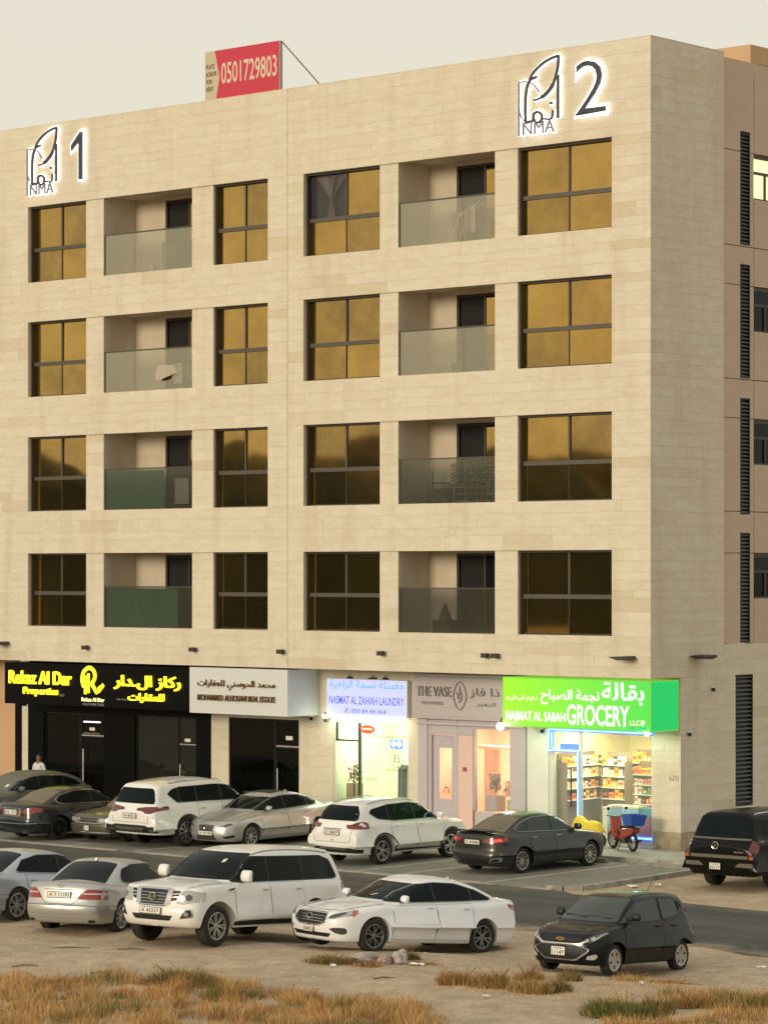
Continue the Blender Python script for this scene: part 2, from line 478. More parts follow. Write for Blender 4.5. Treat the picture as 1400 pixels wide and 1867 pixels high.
# ---------------------------------------------------------------- apartment building
def stone_mat(name, use_attr, c1, c2, c3):
    m = bpy.data.materials.new(name); m.use_nodes = True
    nt = m.node_tree; p = nt.nodes['Principled BSDF']
    N = nt.nodes.new; Lk = nt.links.new
    geo = N('ShaderNodeNewGeometry')
    if use_attr:
        at = N('ShaderNodeAttribute'); at.attribute_name = 'tone'; tone = at.outputs['Fac']
    else:
        oi = N('ShaderNodeObjectInfo'); tone = oi.outputs['Random']
    cr = N('ShaderNodeValToRGB')
    e = cr.color_ramp.elements
    e[0].position = 0.0; e[0].color = (*c1, 1)
    e[1].position = 1.0; e[1].color = (*c3, 1)
    for pos, c in ((0.72, c2), (0.93, c2)):
        k = e.new(pos); k.color = (*c, 1)
    Lk(tone, cr.inputs[0])
    # travertine clouding stretched along the beds
    mp = N('ShaderNodeMapping'); mp.inputs['Scale'].default_value = (1, 1, 3.2)
    Lk(geo.outputs['Position'], mp.inputs[0])
    n1 = N('ShaderNodeTexNoise'); n1.inputs['Scale'].default_value = 1.6; n1.inputs['Detail'].default_value = 10; n1.inputs['Roughness'].default_value = 0.68
    Lk(mp.outputs[0], n1.inputs['Vector'])
    # offset the cloud per tile so veins stop at the joints
    ad = N('ShaderNodeVectorMath'); ad.operation = 'ADD'
    cb = N('ShaderNodeMath'); cb.operation = 'MULTIPLY'; cb.inputs[1].default_value = 37.0
    Lk(tone, cb.inputs[0]); Lk(mp.outputs[0], ad.inputs[0]); Lk(cb.outputs[0], ad.inputs[1]); Lk(ad.outputs[0], n1.inputs['Vector'])
    r1 = N('ShaderNodeMapRange'); r1.inputs[1].default_value = 0.42; r1.inputs[2].default_value = 0.70; r1.inputs[4].default_value = 0.40
    Lk(n1.outputs[0], r1.inputs[0])
    mx = N('ShaderNodeMix'); mx.data_type = 'RGBA'
    Lk(cr.outputs[0], mx.inputs['A']); mx.inputs['B'].default_value = (c3[0] * 0.86, c3[1] * 0.80, c3[2] * 0.70, 1)
    Lk(r1.outputs[0], mx.inputs['Factor'])
    # pits
    n2 = N('ShaderNodeTexNoise'); n2.inputs['Scale'].default_value = 9; n2.inputs['Detail'].default_value = 12; n2.inputs['Roughness'].default_value = 0.75
    Lk(ad.outputs[0], n2.inputs['Vector'])
    r2 = N('ShaderNodeMapRange'); r2.inputs[1].default_value = 0.57; r2.inputs[2].default_value = 0.70; r2.inputs[4].default_value = 0.55
    Lk(n2.outputs[0], r2.inputs[0])
    mx2 = N('ShaderNodeMix'); mx2.data_type = 'RGBA'
    Lk(mx.outputs['Result'], mx2.inputs['A']); mx2.inputs['B'].default_value = (c3[0] * 0.5, c3[1] * 0.42, c3[2] * 0.33, 1)
    r4 = N('ShaderNodeMapRange'); r4.inputs[1].default_value = 0.66; r4.inputs[2].default_value = 0.80; r4.inputs[3].default_value = 0.35; r4.inputs[4].default_value = 1.5
    Lk(tone, r4.inputs[0])
    m4 = N('ShaderNodeMath'); m4.operation = 'MULTIPLY'; Lk(r2.outputs[0], m4.inputs[0]); Lk(r4.outputs[0], m4.inputs[1])
    Lk(m4.outputs[0], mx2.inputs['Factor'])
    mp3 = N('ShaderNodeMapping'); mp3.inputs['Scale'].default_value = (1.4, 1.4, 0.16)
    Lk(geo.outputs['Position'], mp3.inputs[0])
    n3 = N('ShaderNodeTexNoise'); n3.inputs['Scale'].default_value = 1.0; n3.inputs['Detail'].default_value = 6; n3.inputs['Roughness'].default_value = 0.6
    Lk(mp3.outputs[0], n3.inputs['Vector'])
    r3 = N('ShaderNodeMapRange'); r3.inputs[1].default_value = 0.50; r3.inputs[2].default_value = 0.72; r3.inputs[4].default_value = 0.42
    Lk(n3.outputs[0], r3.inputs[0])
    mx3 = N('ShaderNodeMix'); mx3.data_type = 'RGBA'
    Lk(mx2.outputs['Result'], mx3.inputs['A']); mx3.inputs['B'].default_value = (c3[0] * 0.80, c3[1] * 0.77, c3[2] * 0.74, 1)
    Lk(r3.outputs[0], mx3.inputs['Factor'])
    Lk(mx3.outputs['Result'], p.inputs['Base Color'])
    bp = N('ShaderNodeBump'); bp.inputs['Strength'].default_value = 0.5; bp.inputs['Distance'].default_value = 0.012
    Lk(n2.outputs[0], bp.inputs['Height']); Lk(bp.outputs[0], p.inputs['Normal'])
    p.inputs['Roughness'].default_value = 0.7
    return m
LS1, LS2, LS3 = (0.655, 0.60, 0.485), (0.635, 0.575, 0.455), (0.57, 0.49, 0.355)
M_ST = stone_mat('limestone', False, LS1, LS2, LS3)
M_ST_A = stone_mat('limestone_far', True, LS1, LS2, LS3)
M_BASE = mat('stained_stone', (0.50, 0.41, 0.28), 0.85, noise=((0.28, 0.21, 0.13), 3.5, 0.9), bump=0.6, scale=30)
M_JOINT = mat('wall_backing', (0.57, 0.51, 0.40), 0.9)
M_REND = mat('render_beige', (0.54, 0.425, 0.33), 0.9, noise=((0.49, 0.38, 0.285), 0.8, 0.7), bump=0.15, scale=40)
M_TAN = mat('render_tan', (0.56, 0.36, 0.205), 0.85, noise=((0.52, 0.33, 0.185), 0.5, 0.8))
M_FRAME = mat('bronze_frame', (0.055, 0.048, 0.038), 0.42, 0.4)
M_FRAMEL = mat('bronze_transom', (0.10, 0.088, 0.07), 0.5, 0.5)
M_PANE = mat('bronze_glass', (0.49, 0.322, 0.100), 0.022, 0.97, noise=((0.34, 0.225, 0.078), 0.9, 0.95))
M_PANES = [M_PANE, mat('bronze_glass_b', (0.43, 0.285, 0.095), 0.03, 0.97, noise=((0.29, 0.195, 0.072), 1.3, 0.95)), mat('bronze_glass_c', (0.53, 0.345, 0.10), 0.03, 0.97, noise=((0.38, 0.25, 0.078), 0.7, 0.95))]
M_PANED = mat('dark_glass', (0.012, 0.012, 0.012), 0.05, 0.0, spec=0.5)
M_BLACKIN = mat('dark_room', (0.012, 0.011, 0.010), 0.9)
M_RAIL = mat('rail_metal', (0.12, 0.11, 0.095), 0.35, 0.8)
M_BLK = mat('black_cladding', (0.003, 0.003, 0.003), 0.35, spec=0.12)

def glass_mat(name, tint, alpha, rough=0.04):
    m = bpy.data.materials.new(name); m.use_nodes = True
    nt = m.node_tree; p = nt.nodes['Principled BSDF']
    p.inputs['Base Color'].default_value = (*tint, 1)
    p.inputs['Roughness'].default_value = rough
    p.inputs['Alpha'].default_value = alpha
    return m
M_BGLASS = glass_mat('balcony_glass', (0.52, 0.49, 0.36), 0.42, 0.06)
M_BGLASS.node_tree.nodes['Principled BSDF'].inputs['Metallic'].default_value = 0.9
M_SHOPGL = glass_mat('shop_glass', (0.6, 0.65, 0.6), 0.10, 0.03)

bld = empty('apartment_building', ORG, ANG, 'five storey apartment block clad in pale limestone with shops on the ground floor', 'building')

def P(name, m, fn=None, parent=bld, bevel=0.0):
    mb = MB(); fn(mb); return mb.build(name, m, parent, bevel=bevel)

ROWS = [(17.10, 19.55), (13.40, 15.82), (9.70, 12.10), (6.00, 8.34)]
WINS = [(-24.84, -22.15), (-16.48, -14.15), (-12.69, -9.72), (-4.60, -1.30)]
BALS = [(-21.34, -17.40), (-9.01, -5.42)]
PIERS = [(-22.15, -21.34), (-17.40, -16.48), (-9.72, -9.01), (-5.42, -4.60)]
SOF, TOP, AL = 4.87, 22.13, -33.0

# solid backing behind the stone, with real openings
abreaks = sorted({AL, 0.0, *[x for w in WINS + BALS for x in w]})
def backing(mb):
    zs = [(19.55, TOP), (15.82, 17.10), (12.10, 13.40), (8.34, 9.70), (SOF, 6.00)]
    for z0, z1 in zs: mb.box(AL, -0.02, 0.022, 0.32, z0, z1)
    ops = sorted(WINS + BALS)
    for (z0, z1) in ROWS:
        e = AL
        for (o0, o1) in ops:
            rec = (e, o0) in PIERS
            if o0 > e: mb.box(e, o0, 0.072 if rec else 0.022, 0.32, z0, z1)
            e = o1
        mb.box(e, -0.02, 0.022, 0.32, z0, z1)
    mb.box(-0.30, -0.022, 0.33, 3.43, SOF, TOP)          # street corner return
    mb.box(AL, -0.022, 0.325, 1.40, SOF, SOF + 0.12)      # soffit over the shops
    mb.box(AL, -0.31, 0.33, 3.4, TOP - 0.7, TOP - 0.5)    # roof slab
    mb.box(AL, -0.31, 3.4, 14, TOP - 0.7, TOP - 0.5)
P('wall_backing', M_JOINT, backing)
# core that closes the rooms behind the glass
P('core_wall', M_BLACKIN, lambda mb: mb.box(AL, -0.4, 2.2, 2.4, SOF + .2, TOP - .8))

# stone tiles
def split(z0, z1, n, seed):
    r = random.Random(seed)
    w = [r.choice((0.72, 0.95, 1.0, 1.15, 1.3)) for _ in range(n)]
    s = sum(w); zs = [z0]
    for x in w: zs.append(zs[-1] + (z1 - z0) * x / s)
    return zs
def courses(lo, hi, openings, marks):
    """rectangles (u0,u1,z0,z1) over [lo,hi], broken at marks and at openings per zone"""
    return
tiles = []     # (kind, u0,u1,z0,z1, depth)
trng = random.Random(11)
def run(kind, u0, u1, z0, z1, depth=0.0, lmin=1.0, lmax=2.6):
    if u1 - u0 < 0.02: return
    u = u1
    first = True
    while u > u0 + 1e-6:
        l = trng.uniform(lmin, lmax) * (trng.uniform(0.35, 1) if first else 1)
        first = False
        n = max(u0, u - l)
        if n - u0 < 0.3: n = u0
        tiles.append((kind, n, u, z0, z1, depth)); u = n
JOINT_A = -13.34
def front_zone(zs, segs):
    for i in range(len(zs) - 1):
        for (s0, s1, dep) in segs:
            if s0 < JOINT_A < s1:
                run('F', s0, JOINT_A - .006, zs[i], zs[i + 1], dep); run('F', JOINT_A + .006, s1, zs[i], zs[i + 1], dep)
            else:
                run('F', s0, s1, zs[i], zs[i + 1], dep)
full = [(AL, 0.0, 0.0)]
zone = [(19.55, TOP, 8), (15.82, 17.10, 4), (12.10, 13.40, 4), (8.34, 9.70, 4), (SOF, 6.00, 4)]
for k, (z0, z1, n) in enumerate(zone): front_zone(split(z0, z1, n, k + 3), full)
for k, (z0, z1) in enumerate(ROWS):
    segs = []; e = AL
    for (o0, o1) in sorted(WINS + BALS):
        if o0 > e: segs.append((e, o0, 0.05 if (e, o0) in PIERS else 0.0))
        e = o1
    segs.append((e, 0.0, 0.0))
    front_zone(split(z0, z1, 8, k + 31), segs)
# street corner side, upper part
for k, (z0, z1, n) in enumerate([(19.55, TOP, 8), (17.10, 19.55, 8), (15.82, 17.10, 4), (13.40, 15.82, 8), (12.10, 13.40, 4), (9.70, 12.10, 8), (8.34, 9.70, 4), (6.0, 8.34, 8), (SOF, 6.0, 4)]):
    zs = split(z0, z1, n, [3, 31, 4, 32, 5, 33, 6, 34, 7][k])
    for i in range(n): run('S', 0.022, 3.43, zs[i], zs[i + 1], 0.0, 0.9, 1.9)
# ground floor: stone piers and the lintel band behind the signs (b = 1.38)
gz = split(0.64, 3.30, 7, 51) ; gz2 = split(3.30, SOF, 4, 52)
for i in range(len(gz) - 1):
    for (s0, s1) in ((-26.68, -26.36), (-17.89, -17.13), (-14.16, -12.76), (-9.76, -9.34), (-0.93, 0.0)):
        run('G', s0, s1, gz[i], gz[i + 1], 0.0, 1.2, 1.7)
    for (s0, s1) in ((1.402, 3.99), (4.85, 12.0)):
        run('T', s0, s1, gz[i], gz[i + 1], 0.0, 1.2, 2.0)
for i in range(len(gz2) - 1):
    run('G', -17.89, 0.0, gz2[i], gz2[i + 1])
    for (s0, s1) in ((1.402, 3.99), (4.85, 12.0)):
        run('T', s0, s1, gz2[i], gz2[i + 1], 0.0, 1.2, 2.0)
run('T', 3.43, 12.0, SOF, 5.3, 0.0, 1.2, 2.0); run('T', 3.43, 12.0, 5.3, 5.74, 0.0, 1.2, 2.0)

unit = MB().box(0, 1, 0, 1, 0, 1).mesh('stone_tile')
unit.materials.append(M_ST)
def tile_box(t):
    kind, u0, u1, z0, z1, dep = t
    g = 0.0016
    u0 += g; u1 -= g; z0 += g; z1 -= g
    j = 0.003 * trng.random()
    if kind == 'F': return (u0, u1, dep + j, dep + 0.022, z0, z1)
    if kind == 'G': return (u0, u1, 1.38 + j, 1.402, z0, z1)
    return (-0.022, 0.0 - j, u0, u1, z0, z1)          # S and T: on the side plane a = 0
def size(t):
    # nearer and larger tiles first
    a = t[2] if t[0] in 'FG' else 0
    return (t[2] - t[1]) * (t[4] - t[3]) * (60.0 / (79.4 - 0.66 * a)) ** 2 * (0.75 if t[0] in 'FG' else 0.66)
vis = [t for t in tiles if t[2 if t[0] in 'FG' else 1] > -27.5]
vis = [t for t in tiles if (t[0] in 'FG' and t[2] > -26.3) or (t[0] in 'ST' and t[1] < 5.6)]
rest = [t for t in tiles if t not in vis]
vis.sort(key=size, reverse=True)
rest += vis[300:]
for t in vis[:300]:
    x0, x1, y0, y1, z0, z1 = tile_box(t)
    o = bpy.data.objects.new('stone_tile', unit); COL.objects.link(o); o.parent = bld
    o.location = (x0, y0, z0); o.scale = (x1 - x0, y1 - y0, z1 - z0)
mb = MB(); tones = []
for t in rest:
    mb.box(*tile_box(t)); tones.append(trng.random())
me = mb.mesh('stone_cladding')
at = me.attributes.new('tone', 'FLOAT', 'FACE')
at.data.foreach_set('value', np.repeat(tones, 6))
tag(mesh_obj('stone_cladding', me, M_ST_A, bld), kind='stuff')

# coping on the parapet
P('coping', M_ST, lambda mb: (mb.box(AL, 0.0, 0.002, 0.34, TOP + .001, TOP + .03), mb.box(-0.34, 0.0, 0.341, 3.43, TOP + .001, TOP + .03)))

# stained base course
basem = MB().box(0, 1, 0, 1, 0, 1).mesh('base_stone'); basem.materials.append(M_BASE)
def base_st(x0, x1, y0, y1):
    o = bpy.data.objects.new('base_stone', basem); COL.objects.link(o); o.parent = bld
    o.location = (x0, y0, 0.13); o.scale = (x1 - x0, y1 - y0, 0.505)
for (s0, s1) in ((-26.68, -26.36), (-17.89, -17.13), (-14.16, -13.45), (-13.44, -12.76), (-9.76, -9.34), (-0.93, -0.001)):
    base_st(s0, s1, 1.372, 1.40)
for b0 in (1.405, 2.70, 4.86, 6.1, 7.3, 8.5, 9.7): base_st(-0.02, 0.010, b0, b0 + (1.28 if b0 < 4 else 1.18))
# ground floor backing walls
def gback(mb):
    mb.box(-0.30, -0.023, 1.40, 3.98, 0.0, SOF - .002); mb.box(-0.30, -0.023, 4.86, 12, 0.0, SOF); mb.box(-0.30, -0.023, 3.98, 4.86, 5.08, SOF + .85)
    mb.box(-0.30, -0.023, 3.44, 3.98, SOF + .002, 5.74); mb.box(-0.30, -0.023, 4.86, 12, SOF + .002, 5.74); mb.box(-.30, -.023, 3.98, 4.86, 0, 1.2)
    for (s0, s1, z1) in ((-26.68, -26.36, 3.3), (-17.89, -17.13, 3.3), (-14.16, -12.76, 3.3), (-9.76, -9.34, 3.3), (-0.93, -0.31, 3.3), (-17.89, -0.31, SOF - .003)):
        mb.box(s0, s1, 1.403, 1.60, 0.0 if z1 == 3.3 else 3.301, z1)
P('ground_floor_wall', M_JOINT, gback)
# plain wall and black post at the far left end
P('painted_wall', M_TAN, lambda mb: mb.box(AL, -27.01, 1.38, 1.6, 0.1, SOF - .002))
P('black_post', M_BLK, lambda mb: mb.box(-27.0, -26.69, 1.36, 1.6, 0.1, 3.55))

# rendered side wall with grooves, in panels
rz = [5.745, 8.27, 9.43, 12.04, 13.13, 15.76, 16.85, 19.5, 22.05]
panel_u = MB().box(0, 1, 0, 1, 0, 1).mesh('render_panel'); panel_u.materials.append(M_REND)
def panel(b0, b1, z0, z1):
    if b1 - b0 < .01 or z1 - z0 < .01: return
    o = bpy.data.objects.new('render_panel', panel_u); COL.objects.link(o); o.parent = bld
    o.location = (-0.13, b0, z0); o.scale = (0.06, b1 - b0, z1 - z0)
LOUV = [(4.32, 4.80, 16.89, 20.08), (4.32, 4.80, 13.16, 16.36), (4.32, 4.80, 9.35, 12.61), (4.32, 4.80, 5.76, 8.84)]
SWIN = [(5.0, 6.5, 18.22, 19.5), (5.0, 6.5, 14.5, 15.76), (5.0, 6.5, 10.76, 12.04), (5.0, 6.5, 7.0, 8.27)]
for i in range(8):
    z0, z1 = rz[i] + .012, rz[i + 1] - .012
    holes = [h for h in LOUV if h[2] < z1 and h[3] > z0]
    # strip left of louvre, strip right of it, and louvre column gaps
    panel(3.45, 4.315, z0, z1); panel(4.805, 4.975, z0, z1)
    cur = z0
    for h in sorted(holes, key=lambda q: q[2]):
        panel(4.315, 4.805, cur, h[2]); cur = max(cur, h[3])
    panel(4.315, 4.805, cur, z1)
    wh = [h for h in SWIN if h[2] < z1 and h[3] > z0]
    if wh:
        panel(5.0, 6.5, z0, wh[0][2]); panel(6.5, 9, z0, z1)
    else:
        panel(5.0, 9, z0, z1)
def sideback(mb):
    mb.box(-0.35, -0.135, 3.43, 4.31, 5.75, 22.04); mb.box(-0.35, -0.135, 4.81, 4.99, 5.75, 22.04); mb.box(-0.35, -.135, 6.51, 12, 5.75, 22.04)
    mb.box(-0.9, -0.36, 3.43, 9, 5.75, 22.0)
P('side_wall', M_REND, sideback)
P('upper_parapet', M_TAN, lambda mb: (mb.box(-8, -0.075, 4.83, 5.1, 21.6, 22.56), mb.box(-0.35, -0.076, 5.1, 14, 22.052, 22.56)))
def louvre(b0, b1, z0, z1, pitch, a=-0.07):
    fr = MB()
    fr.box(a - .1, a, b0, b0 + .035, z0, z1); fr.box(a - .1, a, b1 - .035, b1, z0, z1)
    fr.box(a - .1, a, b0 + .035, b1 - .035, z1 - .04, z1); fr.box(a - .1, a, b0 + .035, b1 - .035, z0, z0 + .04)
    fr.box(a - .12, a - .101, b0, b1, z0, z1)
    f = fr.build('louvre', M_LV, bld)
    sl = SL.setdefault(round(b1 - b0, 2), None)
    if sl is None:
        sl = MB().prism([(-.05, 0.0), (-.01, -.045), (-.004, -.038), (-.044, .007)], 0.036, b1 - b0 - .036, axis='y').mesh('slat')
        sl.materials.append(M_LS); SL[round(b1 - b0, 2)] = sl
    z = z0 + .09
    while z < z1 - .03:
        o = bpy.data.objects.new('slat', sl); COL.objects.link(o); o.parent = f; o.location = (a, b0, z); z += pitch
SL = {}
M_LV = mat('louvre_frame', (0.012, 0.012, 0.013), 0.5)
M_LS = mat('louvre_slat', (0.10, 0.105, 0.11), 0.5, 0.3)
for l in LOUV: louvre(*l, 0.105)
louvre(3.99, 4.85, 1.25, 5.07, 0.12, a=-0.012)

# ---- windows
M_CURT = mat('net_curtain', (0.42, 0.33, 0.31), 0.9)
pane_meshes = {}
def pane(parent, a0, a1, b, z0, z1, m):
    key = (round(a1 - a0, 3), round(z1 - z0, 3), m.name)
    if key not in pane_meshes:
        pane_meshes[key] = MB().box(-(a1 - a0) / 2, (a1 - a0) / 2, -.005, .005, -(z1 - z0) / 2, (z1 - z0) / 2).mesh('pane')
        pane_meshes[key].materials.append(m)
    o = bpy.data.objects.new('pane', pane_meshes[key]); COL.objects.link(o); o.parent = parent
    o.location = ((a0 + a1) / 2, b, (z0 + z1) / 2)
    o.rotation_euler = (R(rnd.uniform(-.25, .25)), 0, R(rnd.uniform(-.35, .35)))
    return o
frames = {}
for (a0, a1) in WINS:
    for r, (z0, z1) in enumerate(ROWS):
        w = a1 - a0
        mb = MB(); F0, F1 = 0.235, 0.30
        mb.box(0, .05, F0 - .10, F1, 0, z1 - z0); mb.box(w - .05, w, F0 - .10, F1, 0, z1 - z0)
        mb.box(.05, w - .05, F0, F1, 0, .045); mb.box(.05, w - .05, F0 - .10, F1, z1 - z0 - .06, z1 - z0)
        mb.box(.05, w - .05, F0 - .02, F1 - .003, 1.00, 1.12, 1)            # transom
        mb.box(w / 2 - .03, w / 2 + .03, F0 + .01, F1 - .003, 1.12, z1 - z0 - .06, 1)
        mb.box(w / 2 - .014, w / 2 + .014, F0 + .012, F1 - .003, .045, 1.00)
        f = mb.build('window', [M_FRAME, M_FRAMEL], bld); f.location = (a0, 0, z0)
        special = (a0, r) == (WINS[2][0], 0)
        h = z1 - z0
        for (x0, x1, y0, y1, up, left) in ((.05, w / 2 - .014, .045, 1.0, 0, 1), (w / 2 + .014, w - .05, .045, 1.0, 0, 0), (.05, w / 2 - .03, 1.12, h - .06, 1, 1), (w / 2 + .03, w - .05, 1.12, h - .06, 1, 0)):
            if special and up and left:
                # clear pane with a gathered net curtain behind it
                pane(f, x0, x1, 0.285, y0, y1, glass_mat('clear_glass', (.1, .1, .1), 0.25))
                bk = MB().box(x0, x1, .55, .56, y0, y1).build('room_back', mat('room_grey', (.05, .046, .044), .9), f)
                cv = []; cf = []
                n, mrow = 40, 16
                for i in range(mrow + 1):
                    t = i / mrow
                    half = (0.56 * (1 - min(t / 0.62, 1)) ** 1.3 + 0.07) if t < 0.62 else 0.07 + 0.10 * (t - 0.62) / 0.38
                    for k in range(n + 1):
                        s = k / n * 2 - 1
                        cv.append(((x0 + x1) / 2 + s * half * (x1 - x0) / 1.4, 0.40 + 0.02 * math.sin(k * 1.9), y1 - t * (y1 - y0)))
                for i in range(mrow):
                    for k in range(n):
                        if k % 3 == 2 and i < 10: continue
                        cf.append((i * (n + 1) + k, i * (n + 1) + k + 1, (i + 1) * (n + 1) + k + 1, (i + 1) * (n + 1) + k))
                MB().add(cv, cf, 0, True).build('curtain', M_CURT, f)
            else:
                pane(f, x0, x1, 0.288 if up else 0.272, y0, y1, rnd.choice(M_PANES))
# side wall windows (lit stairwell at the top)
M_LITW = mat('lit_window', (.8, .75, .5), .5, emit=(1.0, .86, .42), estr=0.75)
for k, (b0, b1, z0, z1) in enumerate(SWIN):
    mb = MB(); A0 = -0.20
    mb.box(A0, A0 + .06, b0, b0 + .05, z0, z1); mb.box(A0, A0 + .06, b1 - .05, b1, z0, z1)
    mb.box(A0, A0 + .06, b0 + .05, b1 - .05, z0, z0 + .05); mb.box(A0, A0 + .06, b0 + .05, b1 - .05, z1 - .12, z1)
    mb.box(A0, A0 + .06, b0 + .05, b1 - .05, z0 + .72, z0 + .80); mb.box(A0, A0 + .06, b0 + .62, b0 + .70, z0 + .05, z0 + .72)
    f = mb.build('side_window', M_FRAME, bld)
    gm = M_LITW if k == 0 else mat('side_glass', (0.006, 0.010, 0.012), 0.08, spec=.15)
    for (x0, x1, y0, y1) in ((b0 + .05, b0 + .62, z0 + .05, z0 + .72), (b0 + .70, b1 - .05, z0 + .05, z0 + .72), (b0 + .05, b1 - .05, z0 + .80, z1 - .12)):
        MB().box(A0 + .01, A0 + .02, x0, x1, y0, y1).build('pane', gm, f)

# ---- balconies
M_BALW = mat('balcony_wall', (0.62, 0.55, 0.44), 0.9, noise=((0.54, 0.45, 0.34), 1.2, 0.8))
M_GREEN = mat('green_screen', (0.10, 0.27, 0.16), 0.8, noise=((0.16, 0.30, 0.19), 3, 0.7))
M_GOLDP = M_PANE
for bi, (a0, a1) in enumerate(BALS):
    for r, (z0, z1) in enumerate(ROWS):
        D = 1.45
        mb = MB()
        mb.box(a0 - .18, a0 - .002, 0.321, D + .2, z0 - .1, z1 + .2)
        mb.box(a1 + .002, a1 + .18, 0.321, D + .2, z0 - .1, z1 + .2)
        mb.box(a0, a1, 0.323, D + .2, z0 - .12, z0 + 0.0)
        mb.box(a0, a1, 0.323, D + .2, z1 + .05, z1 + .2)
        da0 = a0 + (1.02 if bi else 1.35)       # door opening
        dtop = z1 - .06
        mb.box(a0, da0, D, D + .2, z0, z1 + .05)
        mb.box(da0, a1, D, D + .2, dtop, z1 + .05)
        P('balcony_niche', M_BALW, lambda q, s=mb: (q.v.extend(s.v), q.f.extend(s.f), q.mi.extend(s.mi), q.sm.extend(s.sm)))
        # sliding door
        dm = MB()
        dm.box(da0, da0 + .07, D + .02, D + .12, z0 + .02, dtop); dm.box(a1 - .07, a1, D + .02, D + .12, z0 + .02, dtop)
        dm.box(da0 + .07, a1 - .07, D + .02, D + .12, dtop - .08, dtop)
        xm = da0 + (a1 - da0) * 0.40
        dm.box(xm, xm + .07, D - .01, D + .10, z0 + .02, dtop - .08)
        dd = dm.build('sliding_door', M_FRAME, bld)
        MB().box(da0 + .07, xm, D + .10, D + .11, z0 + .02, dtop - .08).build('pane', M_BLACKIN, dd)  # matte black sheet in place of the dark room behind the open leaf
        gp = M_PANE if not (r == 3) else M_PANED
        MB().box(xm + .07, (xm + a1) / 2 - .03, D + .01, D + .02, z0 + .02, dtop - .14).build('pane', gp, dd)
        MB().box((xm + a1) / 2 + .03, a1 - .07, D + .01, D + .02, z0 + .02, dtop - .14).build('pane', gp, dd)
        # glass balustrade
        rl = MB().box(a0 + .02, a1 - .005, 0.06, 0.11, z0 + 1.255, z0 + 1.295)
        rl.box(a0 + .02, a0 + .05, 0.065, 0.105, z0 + .005, z0 + 1.255)
        rr_ = rl.build('balustrade', M_RAIL, bld)
        n = 2 if bi == 0 else 2
        xs = [a0 + .05, a0 + .05 + (a1 - a0) * (0.34 if bi == 0 else 0.66), a1 - .01]
        for i in range(2):
            MB().box(xs[i] + .006, xs[i + 1] - .006, .078, .090, z0 + .004, z0 + 1.25).build('pane', M_BGLASS, rr_)
P('movement_joint', mat('joint_dark', (0.10, 0.085, 0.065), 0.9), lambda mb: mb.box(JOINT_A - .008, JOINT_A + .008, 0.012, 0.0219, SOF, TOP))

# ---------------------------------------------------------------- shopfronts (parts of the building)
M_LAV = mat('lavender_paint', (0.46, 0.42, 0.44), 0.6, noise=((0.42, 0.38, 0.40), 1.5, 0.6))
M_ALU = mat('white_aluminium', (0.62, 0.62, 0.56), 0.4, 0.2)
M_DKAL = mat('dark_aluminium', (0.02, 0.022, 0.022), 0.35, 0.5)
M_STEEL = mat('steel_handle', (0.55, 0.54, 0.5), 0.25, 1.0)
M_MIRR = mat('black_mirror_glass', (0.002, 0.0025, 0.002), 0.03, 0.0, spec=0.22)
M_SMOKE = mat('smoked_glass', (0.014, 0.016, 0.012), 0.04, 0.0, spec=0.35)
GF = 0.145

# property office: black cladding with two glazed bays
def rek(mb):
    mb.box(-26.36, -25.6, 1.36, 1.6, GF, 3.6); mb.box(-22.73, -21.28, 1.36, 1.6, GF, 3.6); mb.box(-18.54, -17.89, 1.36, 1.6, GF, 3.6)
    mb.box(-25.6, -22.73, 1.36, 1.6, 3.15, 3.6); mb.box(-21.28, -18.54, 1.36, 1.6, 3.17, 3.6)
    mb.box(-26.36, -17.89, 1.42, 1.6, 3.6, SOF - .002)
P('shopfront_cladding', M_BLK, rek)
def shopwin(name, a0, a1, z0, z1, b, m, fm, bars=(), parent=bld, t=.04):
    mb = MB()
    mb.box(a0, a0 + t, b - .03, b + .03, z0, z1); mb.box(a1 - t, a1, b - .03, b + .03, z0, z1)
    mb.box(a0 + t, a1 - t, b - .03, b + .03, z0, z0 + t); mb.box(a0 + t, a1 - t, b - .03, b + .03, z1 - t, z1)
    f = mb.build(name, fm, parent)
    MB().box(a0 + t, a1 - t, b - .006, b + .006, z0 + t, z1 - t).build('pane', m, f)
    return f
shopwin('shop_window', -25.6, -23.89, GF, 3.15, 1.45, M_MIRR, M_DKAL)
shopwin('shop_window', -21.28, -19.38, GF, 3.17, 1.45, M_SMOKE, M_DKAL)
d = shopwin('glass_door', -23.84, -22.73, GF, 2.42, 1.45, M_MIRR, M_DKAL)
MB().tube([(-23.66, 1.33, .5), (-23.66, 1.33, 2.0)], .018).build('handle', M_STEEL, d)
fl = shopwin('fanlight', -23.84, -22.73, 2.46, 3.15, 1.45, M_MIRR, M_DKAL)
MB().box(-23.72, -22.95, 1.40, 1.43, 2.86, 2.90).build('light_reflection_strip', mat('glow_strip', (.8, .8, .8), .3, emit=(.9, 1, .95), estr=1.6), fl)  # glowing strip stands in for a light mirrored in the fanlight
MB().box(-23.72, -22.95, 1.40, 1.43, 2.50, 2.53).build('door_closer', M_STEEL, fl)
MB().box(-23.45, -23.20, 1.41, 1.43, 2.60, 2.70).build('number_plate', mat('plate_white', (.7, .68, .6), .5), fl)
d = shopwin('glass_door', -19.36, -18.54, GF, 2.30, 1.45, M_SMOKE, M_DKAL)
MB().tube([(-19.22, 1.34, .6), (-19.22, 1.34, 1.7)], .018).build('handle', M_STEEL, d)
fl = shopwin('fanlight', -19.36, -18.54, 2.33, 3.17, 1.45, M_SMOKE, M_DKAL)
MB().box(-19.08, -18.83, 1.41, 1.43, 2.40, 2.50).build('number_plate', MATS['plate_white'], fl)
